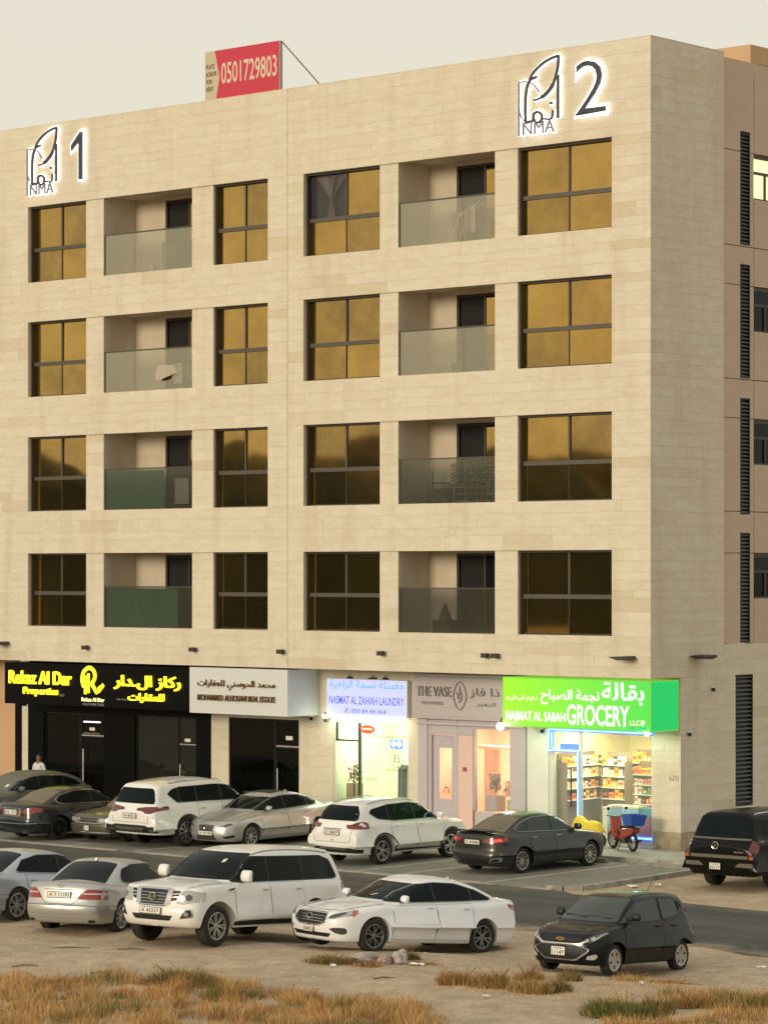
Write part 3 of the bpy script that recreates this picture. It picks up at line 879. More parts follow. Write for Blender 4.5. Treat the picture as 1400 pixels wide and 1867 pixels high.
# second office: plain black glass
shopwin('shop_window', -17.13, -15.20, GF, 3.24, 1.45, M_MIRR, M_DKAL)
d = shopwin('glass_door', -15.16, -14.16, GF, 2.40, 1.45, M_MIRR, M_DKAL)
MB().tube([(-15.02, 1.34, .5), (-15.02, 1.34, 1.75)], .018).build('handle', M_STEEL, d)
fl = shopwin('fanlight', -15.16, -14.16, 2.44, 3.24, 1.45, M_MIRR, M_DKAL)
MB().box(-14.73, -14.45, 1.41, 1.43, 2.62, 2.74).build('number_plate', MATS['plate_white'], fl)
P('lintel', M_ST, lambda mb: mb.box(-17.13, -14.16, 1.402, 1.6, 3.24, 3.302))

# shop rooms, lit from their own ceilings
def room(name, a0, a1, b1, z1, wall, floor_m, extra=None):
    mb = MB()
    mb.box(a0 - .1, a0, 1.62, b1, GF - .1, z1); mb.box(a1, a1 + .1, 1.62, b1, GF - .1, z1)
    mb.box(a0 - .1, a1 + .1, b1, b1 + .1, GF - .1, z1); mb.box(a0 - .1, a1 + .1, 1.62, b1 + .1, z1, z1 + .1)
    mb.box(a0, a1, 1.62, b1, GF - .1, GF, 1)
    return mb.build(name, [wall, floor_m], bld)
def ceiling_light(name, a, b, z, w, d, col, watts, parent=bld):
    MB().box(a - w / 2, a + w / 2, b - d / 2, b + d / 2, z - .03, z).build(name, mat(name + '_panel', (.9, .9, .9), .4, emit=col, estr=4.0), parent)
    l = bpy.data.lights.new(name, 'AREA'); l.energy = watts; l.color = col; l.shape = 'RECTANGLE'; l.size = w; l.size_y = d
    o = bpy.data.objects.new('ceiling_lamp', l); COL.objects.link(o)
    o.location = W(a, b, z - .05); o.rotation_euler = (0, 0, ANG)
M_WALLL = mat('laundry_wall', (0.78, 0.88, 0.62), 0.8)
M_WALLG = mat('grocery_wall', (0.86, 0.80, 0.48), 0.8)
M_WALLV = mat('florist_wall', (0.86, 0.58, 0.44), 0.8)
M_FLR = mat('shop_floor', (0.5, 0.48, 0.42), 0.4)
room('laundry_room', -12.76, -9.76, 4.0, 3.45, M_WALLL, M_FLR)
ceiling_light('laundry_light', -11.3, 2.6, 3.44, 2.2, 0.9, (0.88, 1.0, 0.66), 70)
room('florist_room', -8.95, -5.40, 4.2, 3.45, M_WALLV, M_FLR)
ceiling_light('florist_light', -6.9, 2.8, 3.44, 1.8, 0.8, (1.0, 0.74, 0.52), 130)
room('grocery_room', -4.55, -0.35, 5.2, 3.5, M_WALLG, M_FLR)
ceiling_light('grocery_light', -2.8, 2.7, 3.49, 3.0, 1.0, (1.0, 0.90, 0.58), 80)

# laundry front: white frame, door at the left, poster glass at the right
lf = MB()
lf.box(-12.76, -12.66, 1.40, 1.50, GF, 3.28); lf.box(-9.80, -9.76, 1.40, 1.50, GF, 3.28); lf.box(-12.66, -9.80, 1.40, 1.50, 3.24, 3.28)
lf.box(-12.66, -9.80, 1.40, 1.50, GF, GF + .06)
f = lf.build('laundry_front', M_ALU, bld)
MB().box(-11.76, -11.70, 1.39, 1.50, GF + .06, 3.24).build('mullion', mat('green_black', (.02, .035, .02), .4), f)
MB().box(-12.66, -11.76, 1.40, 1.47, 2.68, 2.73).build('transom', M_DKAL, f)
MB().box(-12.66, -12.62, 1.40, 1.47, 2.73, 3.24).build('fanlight_bar', M_DKAL, f)
MB().tube([(-11.86, 1.33, .5), (-11.86, 1.33, 1.95)], .02).build('handle', M_DKAL, f)
MB().box(-12.62, -11.78, 1.43, 1.44, GF + .06, 2.68).build('pane', M_SHOPGL, f)
MB().box(-12.62, -11.78, 1.43, 1.44, 2.73, 3.24).build('pane', M_SHOPGL, f)
MB().box(-11.70, -9.80, 1.43, 1.44, GF + .06, 3.24).build('pane', M_SHOPGL, f)
# window lettering and stickers
M_INK = mat('dark_ink', (0.02, 0.05, 0.03), 0.6)
text('window_lettering', ar('تعقيم وتبخير مجانا'), f, -11.42, 2.76, M_INK, h=.22, w=1.62, y=1.424, ext=.002)
lst = ['خدمة غسيل', 'غسيل وكوي', 'تنظيف جاف', 'كوي بخار', 'غسيل سجاد', 'غسيل ستائر', 'بطانيات', 'خدمة توصيل', 'خدمة سريعة']
for i, s in enumerate(lst):
    text('window_lettering', ar(s), f, -11.50, 2.62 - i * .105, M_INK, h=.06, w=.62 + .1 * ((i * 7) % 3) / 3, y=1.424, ext=.002)
text('window_lettering', 'Laundry', f, -11.48, 1.50, M_INK, h=.15, w=.46, y=1.424, ext=.002)
bm_ = MB()
for k in range(28):
    t0, t1 = k * 2 * math.pi / 28, (k + 1) * 2 * math.pi / 28
    bm_.add([(-10.27 + r_ * .27 * math.cos(t), 1.424, 2.24 + r_ * .27 * math.sin(t)) for r_ in (.92, 1.0) for t in (t0, t1)], [(0, 1, 3, 2)])
bm_.build('price_ring', M_INK, f)
text('window_lettering', '35', f, -10.42, 2.12, M_INK, h=.24, w=.28, y=1.424, ext=.002)
text('window_lettering', '050 84 44 364', f, -10.68, 1.86, M_INK, h=.075, w=.85, y=1.424, ext=.002)
bs = MB().box(-10.53, -10.02, 1.418, 1.426, 2.52, 2.79).build('blue_sticker', mat('sticker_blue', (.12, .25, .85), .5, emit=(.1, .25, 1), estr=.3), f)
MB().ball((-10.38, 1.416, 2.66), (.1, .004, .1)).build('drum_print', mat('print_white', (.9, .9, 1), .5), bs)
MB().ball((-10.16, 1.416, 2.66), (.1, .004, .1)).build('drum_print', MATS['print_white'], bs)
# clothes on a rack behind the glass at the right and a stool by the door
oval = MB(); n = 24
oval.prism([(-11.42 + .30 * math.cos(2 * math.pi * k / n), 3.06 + .135 * math.sin(2 * math.pi * k / n)) for k in range(n)], 1.415, 1.428)
oo = oval.build('oval_sticker', mat('sticker_red', (.75, .05, .03), .5, emit=(1, .06, .03), estr=.35), f)
text('sticker_text', 'Laundry', oo, -11.62, 3.02, MATS['print_white'], h=.09, w=.4, y=1.412, ext=.002)
rk = empty('clothes_rack', W(-10.1, 2.0, GF), ANG, 'rack of dark green clothes behind the laundry glass', 'clothes rack')
MB().tube([(-.6, 0, 0), (-.6, 0, 1.95), (.3, 0, 1.95), (.3, 0, 0)], .02).build('frame', M_STEEL, rk)
for i, c in enumerate(((.015, .05, .03), (.10, .12, .10), (.02, .03, .03), (.25, .28, .25), (.015, .04, .02), (.02, .03, .025))):
    mb = MB(); x = -.42 + i * .115
    mb.add([(x - .02, -.22, .9), (x + .03, -.20, .9), (x + .03, .20, .92), (x - .02, .22, .9), (x - .015, -.2, 1.75), (x + .02, -.2, 1.75), (x + .02, .2, 1.75), (x - .015, .2, 1.75), (x, 0, 1.9)],
           [(0, 3, 2, 1), (0, 1, 5, 4), (1, 2, 6, 5), (2, 3, 7, 6), (3, 0, 4, 7), (4, 5, 8), (5, 6, 8), (6, 7, 8), (7, 4, 8)])
    mb.build('garment', mat('cloth%d' % i, c, .9), rk)
st = empty('flower_stand', W(-12.35, 1.9, GF), ANG, 'red potted flowers seen through the laundry door', 'plant stand')
MB().box(-.18, .18, -.18, .18, 0, 1.25).build('stand', mat('stand_wood', (.25, .13, .06), .6), st)
fm_ = MB(); fr_ = random.Random(3)
for i in range(60): 
    c = Vector((fr_.gauss(0, .09), fr_.gauss(0, .08), 1.5 + fr_.gauss(0, .14)))
    fm_.ball(c, fr_.uniform(.015, .05), 5, 4, mi=fr_.choice((0, 0, 1)))
fm_.build('flowers', [mat('flower_red', (.35, .04, .03), .7), mat('leaf_dark', (.05, .08, .03), .7)], st)

# florist front in lavender timber
vf = MB()
vf.box(-9.34, -8.98, 1.30, 1.60, GF, 3.45); vf.box(-8.98, -7.88, 1.34, 1.44, 3.02, 3.45); vf.box(-8.98, -8.86, 1.34, 1.50, GF, 3.02)
vf.box(-8.02, -7.86, 1.34, 1.50, GF, 3.02); vf.box(-7.88, -5.88, 1.34, 1.46, 3.22, 3.45); vf.box(-7.30, -7.24, 1.36, 1.50, .86, 3.22)
vf.box(-5.90, -5.34, 1.30, 1.60, GF, 3.45); vf.box(-7.24, -5.90, 1.36, 1.60, GF, .84); vf.box(-7.88, -7.30, 1.34, 1.5, 3.02, 3.22)
vf.box(-9.34, -5.34, 1.24, 1.30, 3.30, 3.38)
vo = vf.build('florist_front', M_LAV, bld, bevel=.012)
MB().box(-7.855, -7.305, 1.35, 1.5, GF, 3.018).build('pink_panel', mat('pink_panel', (.66, .47, .42), .5), vo)  # the shop's peach light is painted into this panel's pink
MB().box(-5.33, -4.56, 1.385, 1.60, GF, 3.45).build('white_pier', mat('white_render', (.66, .66, .6), .7, noise=((.58, .58, .52), 1, .6)), bld)
dr = MB()
dr.box(-8.85, -8.66, 1.42, 1.48, GF, 2.98); dr.box(-8.00 - .14, -8.03, 1.42, 1.48, GF, 2.98); dr.box(-8.66, -8.14, 1.42, 1.48, 2.62, 2.98); dr.box(-8.66, -8.14, 1.42, 1.48, GF, 1.15)
do = dr.build('florist_door', M_LAV, vo, bevel=.01)
MB().box(-8.66, -8.14, 1.445, 1.455, 1.15, 2.62).build('pane', M_SHOPGL, do)
ringm = MB(); ringm.tube([(-8.33 + .09 * math.cos(t), 1.39, 1.36 + .13 * math.sin(t)) for t in np.linspace(-.3, math.pi + .3, 12)], .012)
ringm.build('handle', M_DKAL, do)
MB().box(-7.24, -5.90, 1.43, 1.44, .84, 3.22).build('pane', M_SHOPGL, vo)
MB().box(-7.66, -7.52, 1.33, 1.345, 1.98, 2.10).build('small_notice', mat('notice_red', (.3, .06, .08), .6), vo)
# plaster arch and pedestals inside
am = MB()
am.box(-7.9, -7.55, 2.6, 2.9, GF, 2.55); am.box(-5.8, -5.45, 2.6, 2.9, GF, 2.55); am.box(-8.1, -5.4, 2.55, 2.95, 2.55, 2.66)
am.box(-7.5, -7.44, 2.65, 2.7, GF, 2.55); am.box(-6.7, -6.66, 2.65, 2.7, GF, 2.55)
am.build('plaster_arch', M_WALLV, bld, bevel=.01)
def planter(a, b, z, w, h, label, pot_c, cols, spread, fh, seed, n=160, r=(.012, .045)):
    e = empty('flower_planter', W(a, b, z), ANG, label, 'planter', 'plants in the florist window')
    MB().box(-w / 2, w / 2, -w / 2, w / 2, 0, h).build('pot', mat('pot%d' % seed, pot_c, .6), e, bevel=.01)
    q = random.Random(seed); s_ = MB(); fl_ = MB()
    for i in range(18):
        an = q.uniform(0, 6.28); rr = q.uniform(.2, 1) * spread
        s_.tube([(0, 0, h), (rr * .5 * math.cos(an), rr * .5 * math.sin(an), h + fh * .55), (rr * math.cos(an), rr * math.sin(an), h + fh * q.uniform(.6, 1))], .005, 4)
    for i in range(n):
        an = q.uniform(0, 6.28); rr = math.sqrt(q.random()) * spread
        fl_.ball((rr * math.cos(an), rr * math.sin(an), h + fh * q.uniform(.25, 1)), q.uniform(*r), 5, 4, mi=q.randrange(len(cols)))
    s_.build('stems', mat('stem', (.06, .08, .03), .8), e)
    fl_.build('blooms', [mat('bloom%d_%d' % (seed, i), c, .8) for i, c in enumerate(cols)], e)
planter(-6.95, 1.95, .84, .42, .45, 'grey cube planter with tall dry plumes in the florist window', (.30, .27, .30), [(.30, .22, .18), (.18, .13, .11)], .16, .62, 21)
planter(-6.25, 1.9, .84, .26, .35, 'lime green pot with round peach blooms in the florist window', (.25, .45, .08), [(.75, .35, .18), (.85, .45, .25), (.1, .2, .05)], .26, .55, 22, 70, (.04, .11))
planter(-5.98, 2.1, .84, .26, .32, 'white pot with thin dry grasses at the right of the florist window', (.6, .5, .45), [(.35, .26, .2), (.2, .16, .14)], .2, .68, 23)
MB().box(-7.24, -5.9, 1.6, 2.5, .80, .84).build('display_sill', M_WALLV, vo)

# grocery front
gfm = MB()
gfm.box(-4.55, -4.42, 1.40, 1.52, GF, 3.30); gfm.box(-3.50, -3.44, 1.40, 1.52, GF, 3.30); gfm.box(-0.99, -0.93, 1.40, 1.52, GF, 3.30)
gfm.box(-4.42, -.99, 1.40, 1.52, 3.25, 3.30); gfm.box(-4.42, -3.50, 1.40, 1.50, 2.66, 2.74); gfm.box(-3.44, -.99, 1.40, 1.52, GF, .34)
go = gfm.build('grocery_front', M_ALU, bld)
MB().box(-4.40, -3.52, 1.45, 1.46, GF, 2.66).build('pane', M_SHOPGL, go)
MB().box(-3.44, -.99, 1.45, 1.46, .34, 3.25).build('pane', M_SHOPGL, go)
MB().tube([(-3.74, 1.36, 1.15), (-3.74, 1.36, 2.25)], .02).build('handle', M_DKAL, go)
MB().box(-4.05, -3.52, 1.47, 1.50, 2.78, 3.2).build('poster', mat('poster_cream', (.8, .75, .45), .5, emit=(1, .85, .4), estr=.5), go)
MB().box(-4.2, -3.52, 1.44, 1.465, 2.75, 2.92).build('poster', mat('poster_blue', (.08, .16, .55), .5, emit=(.1, .25, .9), estr=.5), go)
M_LED = mat('blue_led', (.1, .2, 1), .4, emit=(.03, .17, 1.0), estr=1.7)
M_LEDC = mat('led_core', (.6, .7, 1), .4, emit=(.42, .62, 1.0), estr=1.3)
def led(pts):
    mb = MB(); mb.tube(pts, .048, 6); o = mb.build('led_strip', M_LED, go)
    mb = MB(); mb.tube([(p[0], p[1] - .046, p[2]) for p in pts], .014, 6); mb.build('led_core', M_LEDC, o)
led([(-4.50, 1.36, 3.31), (-.92, 1.36, 3.31)])
led([(-4.50, 1.36, 3.31), (-4.50, 1.36, 2.72), (-3.47, 1.36, 2.72), (-3.47, 1.36, .25)])
led([(-1.75, 1.36, .42), (-.93, 1.36, .42)])
led([(-4.40, 1.36, 3.23), (-4.40, 1.36, 2.80)])
def led_lamp(a, b, z, w, h, col, watts, face=1):
    pass
# shelves with goods
M_SHELF = mat('shelf_white', (.75, .73, .62), .5)
PAL = {'yellow': (.85, .55, .03), 'orange': (.8, .25, .04), 'red': (.6, .05, .03), 'cream': (.8, .7, .5), 'green': (.12, .35, .06), 'dark': (.03, .03, .03), 'white': (.8, .8, .75), 'blue': (.06, .15, .5), 'pink': (.75, .3, .25)}
ORD = [''] + 'first second third fourth fifth sixth seventh eighth ninth tenth eleventh twelfth thirteenth fourteenth fifteenth sixteenth seventeenth eighteenth nineteenth twentieth'.split() + ['next'] * 9
def goods(unit_label, a0, a1, b, zs, cols, seed, hmax=.26, wr=(.16, .34), side=None):
    rz_ = ANG + (R(90) if side is not None else 0)
    O_ = W(side, b, 0) if side is not None else W(a0, b, 0)
    ux, uy = (BX, -AX) if side is not None else (AX, BX)
    e = empty('shop_shelf', O_ + Vector((0, 0, GF)), rz_, unit_label, 'shelf')
    mb = MB()
    mb.box(0, a1 - a0, .30, .33, 0, zs[-1] + .35 - GF); mb.box(0, .03, 0, .3, 0, zs[-1] + .1 - GF); mb.box(a1 - a0 - .03, a1 - a0, 0, .3, 0, zs[-1] + .1 - GF)
    mb.build('frame', mat('shelf_back', (.22, .17, .11), .7), e)
    q = random.Random(seed)
    rowname = ['bottom', 'second', 'third', 'fourth', 'top'][:len(zs)]; rowname[-1] = 'top'
    for r, z in enumerate(zs):
        MB().box(.03, a1 - a0 - .03, -.04, .3, z - .03 - GF, z - GF).build('shelf_board', M_SHELF, e)
        x = a0 + .05; i = 1
        while x < a1 - .12:
            w = q.uniform(*wr); w = min(w, a1 - .04 - x)
            if w < .07: break
            h = q.uniform(.55, 1) * hmax
            c = q.choice(cols[min(r, len(cols) - 1)])
            o = MB().box(0, w - .02, 0, .22, 0, h).box(.015, w - .035, -.004, -.0005, h * .3, h * .72, 1)
            o = o.build('packet', [mat('packet_' + c, PAL[c], .45), mat('packet_label_' + q.choice(('a', 'b')), q.choice([(.8, .75, .6), (.5, .1, .05)]), .5)], None, bevel=.008)
            o.location = O_ + ux * (x - a0) + uy * .01 + Vector((0, 0, z)); o.rotation_euler = (0, 0, rz_)
            tag(o, '%s packet, %s from the left on the %s shelf of the %s' % (c, ORD[i], rowname[r], unit_label.split(' of ')[0]), 'packet', 'goods on the grocery shelves')
            x += w; i += 1
goods('middle shelving of the grocery', -4.0, -3.15, 3.1, [1.30, 1.62, 1.94, 2.26], [['orange', 'yellow', 'dark'], ['yellow', 'orange', 'cream'], ['cream', 'white', 'yellow'], ['yellow', 'dark', 'white']], 5, .27, (.13, .24))
goods('left wall shelving of the grocery', 0, 1.7, 1.75, [1.30, 1.62, 1.94, 2.26], [['orange', 'yellow', 'dark'], ['dark', 'orange', 'cream'], ['cream', 'white', 'yellow'], ['yellow', 'dark', 'white']], 15, .26, (.12, .22), side=-4.20)
goods('back wall shelving of the grocery', -3.55, -1.62, 3.9, [1.30, 1.62, 1.96, 2.30], [['orange', 'cream', 'white', 'dark'], ['blue', 'white', 'pink', 'green', 'dark'], ['orange', 'yellow', 'pink', 'cream', 'red'], ['yellow', 'orange', 'yellow']], 6, .30, (.14, .30))
goods('window side shelving of the grocery', -2.30, -1.08, 2.3, [1.28, 1.55, 1.82, 2.10], [['orange', 'cream', 'red', 'dark'], ['white', 'cream', 'green'], ['cream', 'pink', 'dark'], ['orange', 'yellow', 'red']], 8, .22, (.11, .2))
# counter, freezer and coloured chest behind the glass
cn = empty('shop_counter', W(-3.42, 2.4, GF), ANG, 'pale counter across the grocery window', 'counter')
MB().box(0, 2.4, 0, .5, 0, .92).build('body', M_SHELF, cn); MB().box(-.02, 2.42, -.03, .53, .92, .97).build('top', M_ALU, cn)
fz = empty('chest_freezer', W(-2.75, 1.70, GF), ANG, 'pale blue chest freezer behind the grocery glass', 'freezer')
MB().box(0, 1.1, 0, .5, 0.05, 1.02).build('body', mat('freezer_blue', (.20, .50, .62), .4), fz, bevel=.03); MB().box(0, 1.1, 0, .5, 1.022, 1.10).build('lid', M_ALU, fz, bevel=.02)
fz = empty('drinks_chest', W(-1.60, 1.70, GF), ANG, 'dull red and teal drinks chest at the right of the grocery glass', 'cooler')
MB().box(0, .55, 0, .5, 0.05, .82).build('body', mat('chest_red', (.25, .07, .10), .4), fz, bevel=.02); MB().box(0, .55, 0, .5, .822, 1.08).build('lid', mat('chest_teal', (.03, .22, .28), .4), fz, bevel=.02)
tv = empty('wall_screen', W(-1.30, 2.2, 2.36), ANG, 'small black screen hanging at the right end of the grocery window', 'screen')
MB().box(-.16, .16, 0, .05, 0, .27).build('screen', M_BLK, tv); MB().box(-.02, .02, .01, .03, .27, 1.2).build('bracket', M_DKAL, tv)
# sticker lettering on the corner pier
text('pier_lettering', '(c21)', bld, -.38, 2.02, mat('ink_brown', (.12, .07, .04), .7), h=.17, w=.31, y=1.377, ext=.002)

# ---------------------------------------------------------------- shop signs
def sign(name, a, b, z, label):
    return empty(name, W(a, b, z), ANG, label, 'sign', 'signs over the shops')
M_YEL = mat('yellow_letters', (.9, .8, .05), .4, emit=(1.0, .86, .015), estr=1.25)
M_YELB = mat('yellow_halo', (.9, .7, .05), .4, emit=(.55, .45, .0), estr=.30)
def ltext(s, par, x, z, h, w, m, mb_, offset=.02, back=.012, ext=.03, y=-.05):
    t = text('letters', s, par, x, z, m, h=h, w=w, y=y, ext=ext, offset=offset)
    if mb_ is not None:
        g = text('letter_halo', s, t, 0, 0, mb_, h=h + 2 * back, w=w + 2 * back, y=0, ext=.006, offset=offset + .012, rot=(0, 0, 0))
        g.location = (-back, -back, -ext - .004)
    return t
s1 = sign('shop_sign', -25.99, .02, 3.46, 'black shop sign with glowing yellow letters Rekaz Al Dar Properties')
MB().box(0, 8.51, 0, 1.33, 0, 1.34).build('panel', M_BLK, s1)
ltext('Rekaz Al Dar', s1, .27, .66, .42, 2.96, M_YEL, M_YELB, .012)
ltext('Properties', s1, .96, .27, .28, 1.63, M_YEL, M_YELB, .012)
text('letters', 'LLC', s1, 2.66, .30, mat('grey_letters', (.3, .3, .26), .5), h=.07, w=.22, y=-.02, ext=.01)
ltext('Rekaz Al Dar', s1, 3.69, .17, .12, 1.04, mat('pale_yellow', (.9, .8, .4), .5, emit=(1, .85, .3), estr=.9), None, .02, ext=.01, y=-.02)
text('letters', 'PROPERTIES', s1, 3.74, .045, MATS['grey_letters'], h=.07, w=.98, y=-.02, ext=.005)
ltext(ar('ركاز الـدار'), s1, 5.20, .60, .44, 2.96, M_YEL, M_YELB, .015)
ltext(ar('للعقارات'), s1, 5.85, .20, .29, 1.59, M_YEL, M_YELB, .015)
text('letters', ar('وساطة عقارية'), s1, 5.28, .24, MATS['grey_letters'], h=.08, w=.5, y=-.02, ext=.005)
# emblem: two bars inside a looped R with a tick leg
def band(mb, pts, w, y0, y1):
    """flat ribbon of width w along 2-D points"""
    pts = [Vector((p[0], p[1])) for p in pts]
    L_ = []; R_ = []
    ws = w if isinstance(w, (list, tuple)) else [w] * len(pts)
    for i, p in enumerate(pts):
        d = (pts[min(i + 1, len(pts) - 1)] - pts[max(i - 1, 0)]).normalized()
        n = Vector((-d.y, d.x)) * ws[i] / 2
        L_.append(p + n); R_.append(p - n)
    for i in range(len(pts) - 1):
        q = [L_[i], L_[i + 1], R_[i + 1], R_[i]]
        mb.prism([(v.x, v.y) for v in q], y0, y1)
def curve(pts, n=6):
    o = []
    P_ = [Vector(p) for p in pts]
    for i in range(len(P_) - 1):
        p0, p1, p2, p3 = P_[max(i - 1, 0)], P_[i], P_[i + 1], P_[min(i + 2, len(P_) - 1)]
        for k in range(n):
            t = k / n
            o.append(0.5 * ((2 * p1) + (-p0 + p2) * t + (2 * p0 - 5 * p1 + 4 * p2 - p3) * t * t + (-p0 + 3 * p1 - 3 * p2 + p3) * t ** 3))
    o.append(P_[-1]); return o
em = MB()
band(em, curve([(3.80, .62), (3.72, .85), (3.80, 1.12), (4.05, 1.24), (4.27, 1.12), (4.30, .92), (4.16, .74)]), .085, -.06, -.02)
band(em, [(4.14, .76), (4.40, .45), (4.48, .52), (4.70, .72)], .085, -.06, -.02)
band(em, [(3.88, .40), (3.88, .98)], .085, -.06, -.02); band(em, [(4.02, .44), (4.02, 1.06)], .085, -.06, -.02); band(em, [(4.48, .60), (4.60, .68)], .05, -.06, -.02)
em.build('emblem', M_YEL, s1)
e2 = MB()
band(e2, curve([(3.80, .62), (3.72, .85), (3.80, 1.12), (4.05, 1.24), (4.27, 1.12), (4.30, .92), (4.16, .74)]), .14, -.018, -.01)
band(e2, [(4.14, .76), (4.40, .45), (4.48, .52), (4.70, .72)], .14, -.018, -.01)
e2.build('emblem_halo', M_YELB, s1)

s2 = sign('shop_sign', -17.46, .0, 3.42, 'white box sign with bronze Arabic lettering left of the joint in the facade')
MB().box(0, 4.12, 0, 1.37, 0, 1.40).build('box', mat('white_panel', (.60, .61, .60), .45), s2, bevel=.006)
M_BRZ = mat('bronze_letters', (.22, .13, .05), .35, .9)
text('letters', ar('محمد الحوسني للعقارات'), s2, .38, .74, M_BRZ, h=.30, w=3.26, y=-.03, ext=.02, offset=.004)
text('letters', 'MOHAMMED ALHOSANI REAL ESTATE', s2, .38, .40, M_BRZ, h=.18, w=3.26, y=-.03, ext=.02, offset=.004)

M_BLUEL = mat('blue_letters', (.05, .25, .7), .5, emit=(.07, .34, .95), estr=.75)
M_NAVY = mat('navy_letters', (.05, .08, .4), .5, emit=(.10, .14, .55), estr=.55)
s3 = sign('shop_sign', -12.86, 1.20, 3.46, 'lit pale blue laundry sign, Nasmat Al Zahiah Laundry')
MB().box(0, 3.20, 0.0, .17, 0, 1.10).build('box', M_ALU, s3, bevel=.006)
MB().box(.02, 3.18, -.004, -.0005, .02, 1.08).build('lit_face', mat('laundry_face', (.28, .30, .5), .5, emit=(.55, .60, 1.0), estr=.58), s3)
text('letters', ar('مغسلة نسمة الزاهية'), s3, .13, .76, M_BLUEL, h=.31, w=2.94, y=-.008, ext=.002, offset=.003)
text('letters', 'NASMAT AL ZAHIAH LAUNDRY', s3, .11, .34, M_NAVY, h=.24, w=2.96, y=-.008, ext=.002, offset=.003)
text('letters', '✆ 050 84 44 364', s3, .72, .07, M_NAVY, h=.16, w=1.65, y=-.008, ext=.002)
for x, s_ in ((.85, .06), (1.75, .11), (2.25, .06)):
    b_ = MB().box(-s_, s_, -.02, .1, 0, .05).tube([(0, .04, .05), (0, .04, .12)], .02)
    o = b_.build('bracket', M_DKAL, s3); o.location = (x, .05, 1.10)
def bulb(a, b, z, r, col, w, label):
    e = empty('spot_lamp', W(a, b, z), ANG, label, 'lamp', 'small lamps under the shop signs')
    MB().ball((0, 0, 0), r, 12, 8).build('bulb', mat('bulb_glow', (1, 1, 1), .3, emit=(1, 1, .95), estr=9), e)
    MB().tube([(0, 0, r * .8), (0, .1, r * 2.2)], .02).build('stem', M_DKAL, e)
    l = bpy.data.lights.new('spot', 'POINT'); l.energy = w; l.color = col; l.shadow_soft_size = r
    o = bpy.data.objects.new('lamp_light', l); COL.objects.link(o); o.location = W(a, b - r * 2.0, z)
bulb(-12.90, 1.12, 3.42, .05, (.8, .95, .8), 3, 'glowing lamp under the left end of the laundry sign')
MB().box(.05, 3.15, -.03, .06, -.06, -.02).build('glow_strip', mat('tube_white', (1, 1, 1), .3, emit=(.92, 1, .85), estr=4), s3)
l = bpy.data.lights.new('laundry_tube', 'AREA'); l.energy = 16; l.color = (.85, 1.0, .7); l.shape = 'RECTANGLE'; l.size = 3.0; l.size_y = .08
o = bpy.data.objects.new('sign_tube_light', l); COL.objects.link(o); o.location = W(-11.3, 1.15, 3.38); o.rotation_euler = (0, 0, ANG)

s4 = sign('shop_sign', -9.46, 1.20, 3.47, 'mauve painted florist sign board with raised letters The Vase')
M_MAUVE = mat('mauve_board', (0.44, 0.40, 0.415), 0.6)
MB().box(0, 4.32, 0, .17, 0, 1.31).box(.12, 4.2, -.02, -.0005, .08, 1.22).build('board', M_MAUVE, s4, bevel=.008)
M_MAUVED = mat('mauve_letters', (0.24, 0.21, 0.21), 0.5)
text('letters', 'THE VASE', s4, .20, .66, M_MAUVED, h=.29, w=1.30, y=-.05, ext=.02)
text('letters', 'FLOWERS', s4, .40, .42, M_MAUVED, h=.09, w=.8, y=-.035, ext=.01)
text('letters', ar('ذا فاز'), s4, 2.20, .64, M_MAUVED, h=.30, w=1.1, y=-.05, ext=.02)
text('letters', ar('للزهور'), s4, 2.45, .40, M_MAUVED, h=.13, w=.7, y=-.035, ext=.01)
lm = MB()
band(lm, [(1.83 + .25 * math.sin(t) * (1 - .25 * abs(math.cos(t))), .70 + .40 * math.cos(t)) for t in np.linspace(0, 2 * math.pi, 33)], .03, -.055, -.021)
band(lm, curve([(1.80, .50), (1.90, .62), (1.88, .78), (1.80, .88)]), .03, -.055, -.021); band(lm, curve([(1.72, .80), (1.78, .66), (1.90, .58)]), .03, -.055, -.021); band(lm, curve([(1.83, .98), (1.83, .8), (1.76, .6)]), .02, -.055, -.021)
lm.build('emblem', M_MAUVED, s4)

s5 = sign('shop_sign', -5.11, .015, 3.43, 'glowing green grocery sign box wrapping the street corner')
def grad_emit(name, c0, c1, est):
    m = bpy.data.materials.new(name); m.use_nodes = True; nt = m.node_tree; p = nt.nodes['Principled BSDF']
    t = nt.nodes.new('ShaderNodeTexCoord'); sx = nt.nodes.new('ShaderNodeSeparateXYZ'); nt.links.new(t.outputs['Object'], sx.inputs[0])
    r = nt.nodes.new('ShaderNodeMapRange'); r.inputs[2].default_value = 5.0; nt.links.new(sx.outputs['X'], r.inputs[0])
    mx = nt.nodes.new('ShaderNodeMix'); mx.data_type = 'RGBA'; mx.inputs['A'].default_value = (*c0, 1); mx.inputs['B'].default_value = (*c1, 1)
    nt.links.new(r.outputs[0], mx.inputs['Factor']); nt.links.new(mx.outputs['Result'], p.inputs['Emission Color']); p.inputs['Base Color'].default_value = (.03, .12, .01, 1)
    p.inputs['Emission Strength'].default_value = est; return m
M_GFACE = grad_emit('green_face', (.36, .84, .01), (.06, .66, .07), .78)
M_GSIDE = mat('green_side', (.0, .1, .02), .4, emit=(.0, .72, .15), estr=.6, noise=((.0, .06, .02), 6, .8))
M_GEDGE = mat('green_edge', (.05, .3, .03), .5, emit=(.25, .6, .05), estr=.5)
MB().box(0, 5.10, 0, 1.27, 0, 1.38).build('box', M_GEDGE, s5)
MB().box(.03, 5.07, -.006, -.0005, .03, 1.35).build('lit_face', M_GFACE, s5)
sp = MB().box(5.1005, 5.106, .03, 1.24, .03, 1.35).build('lit_side', M_GSIDE, s5)
dots = MB()
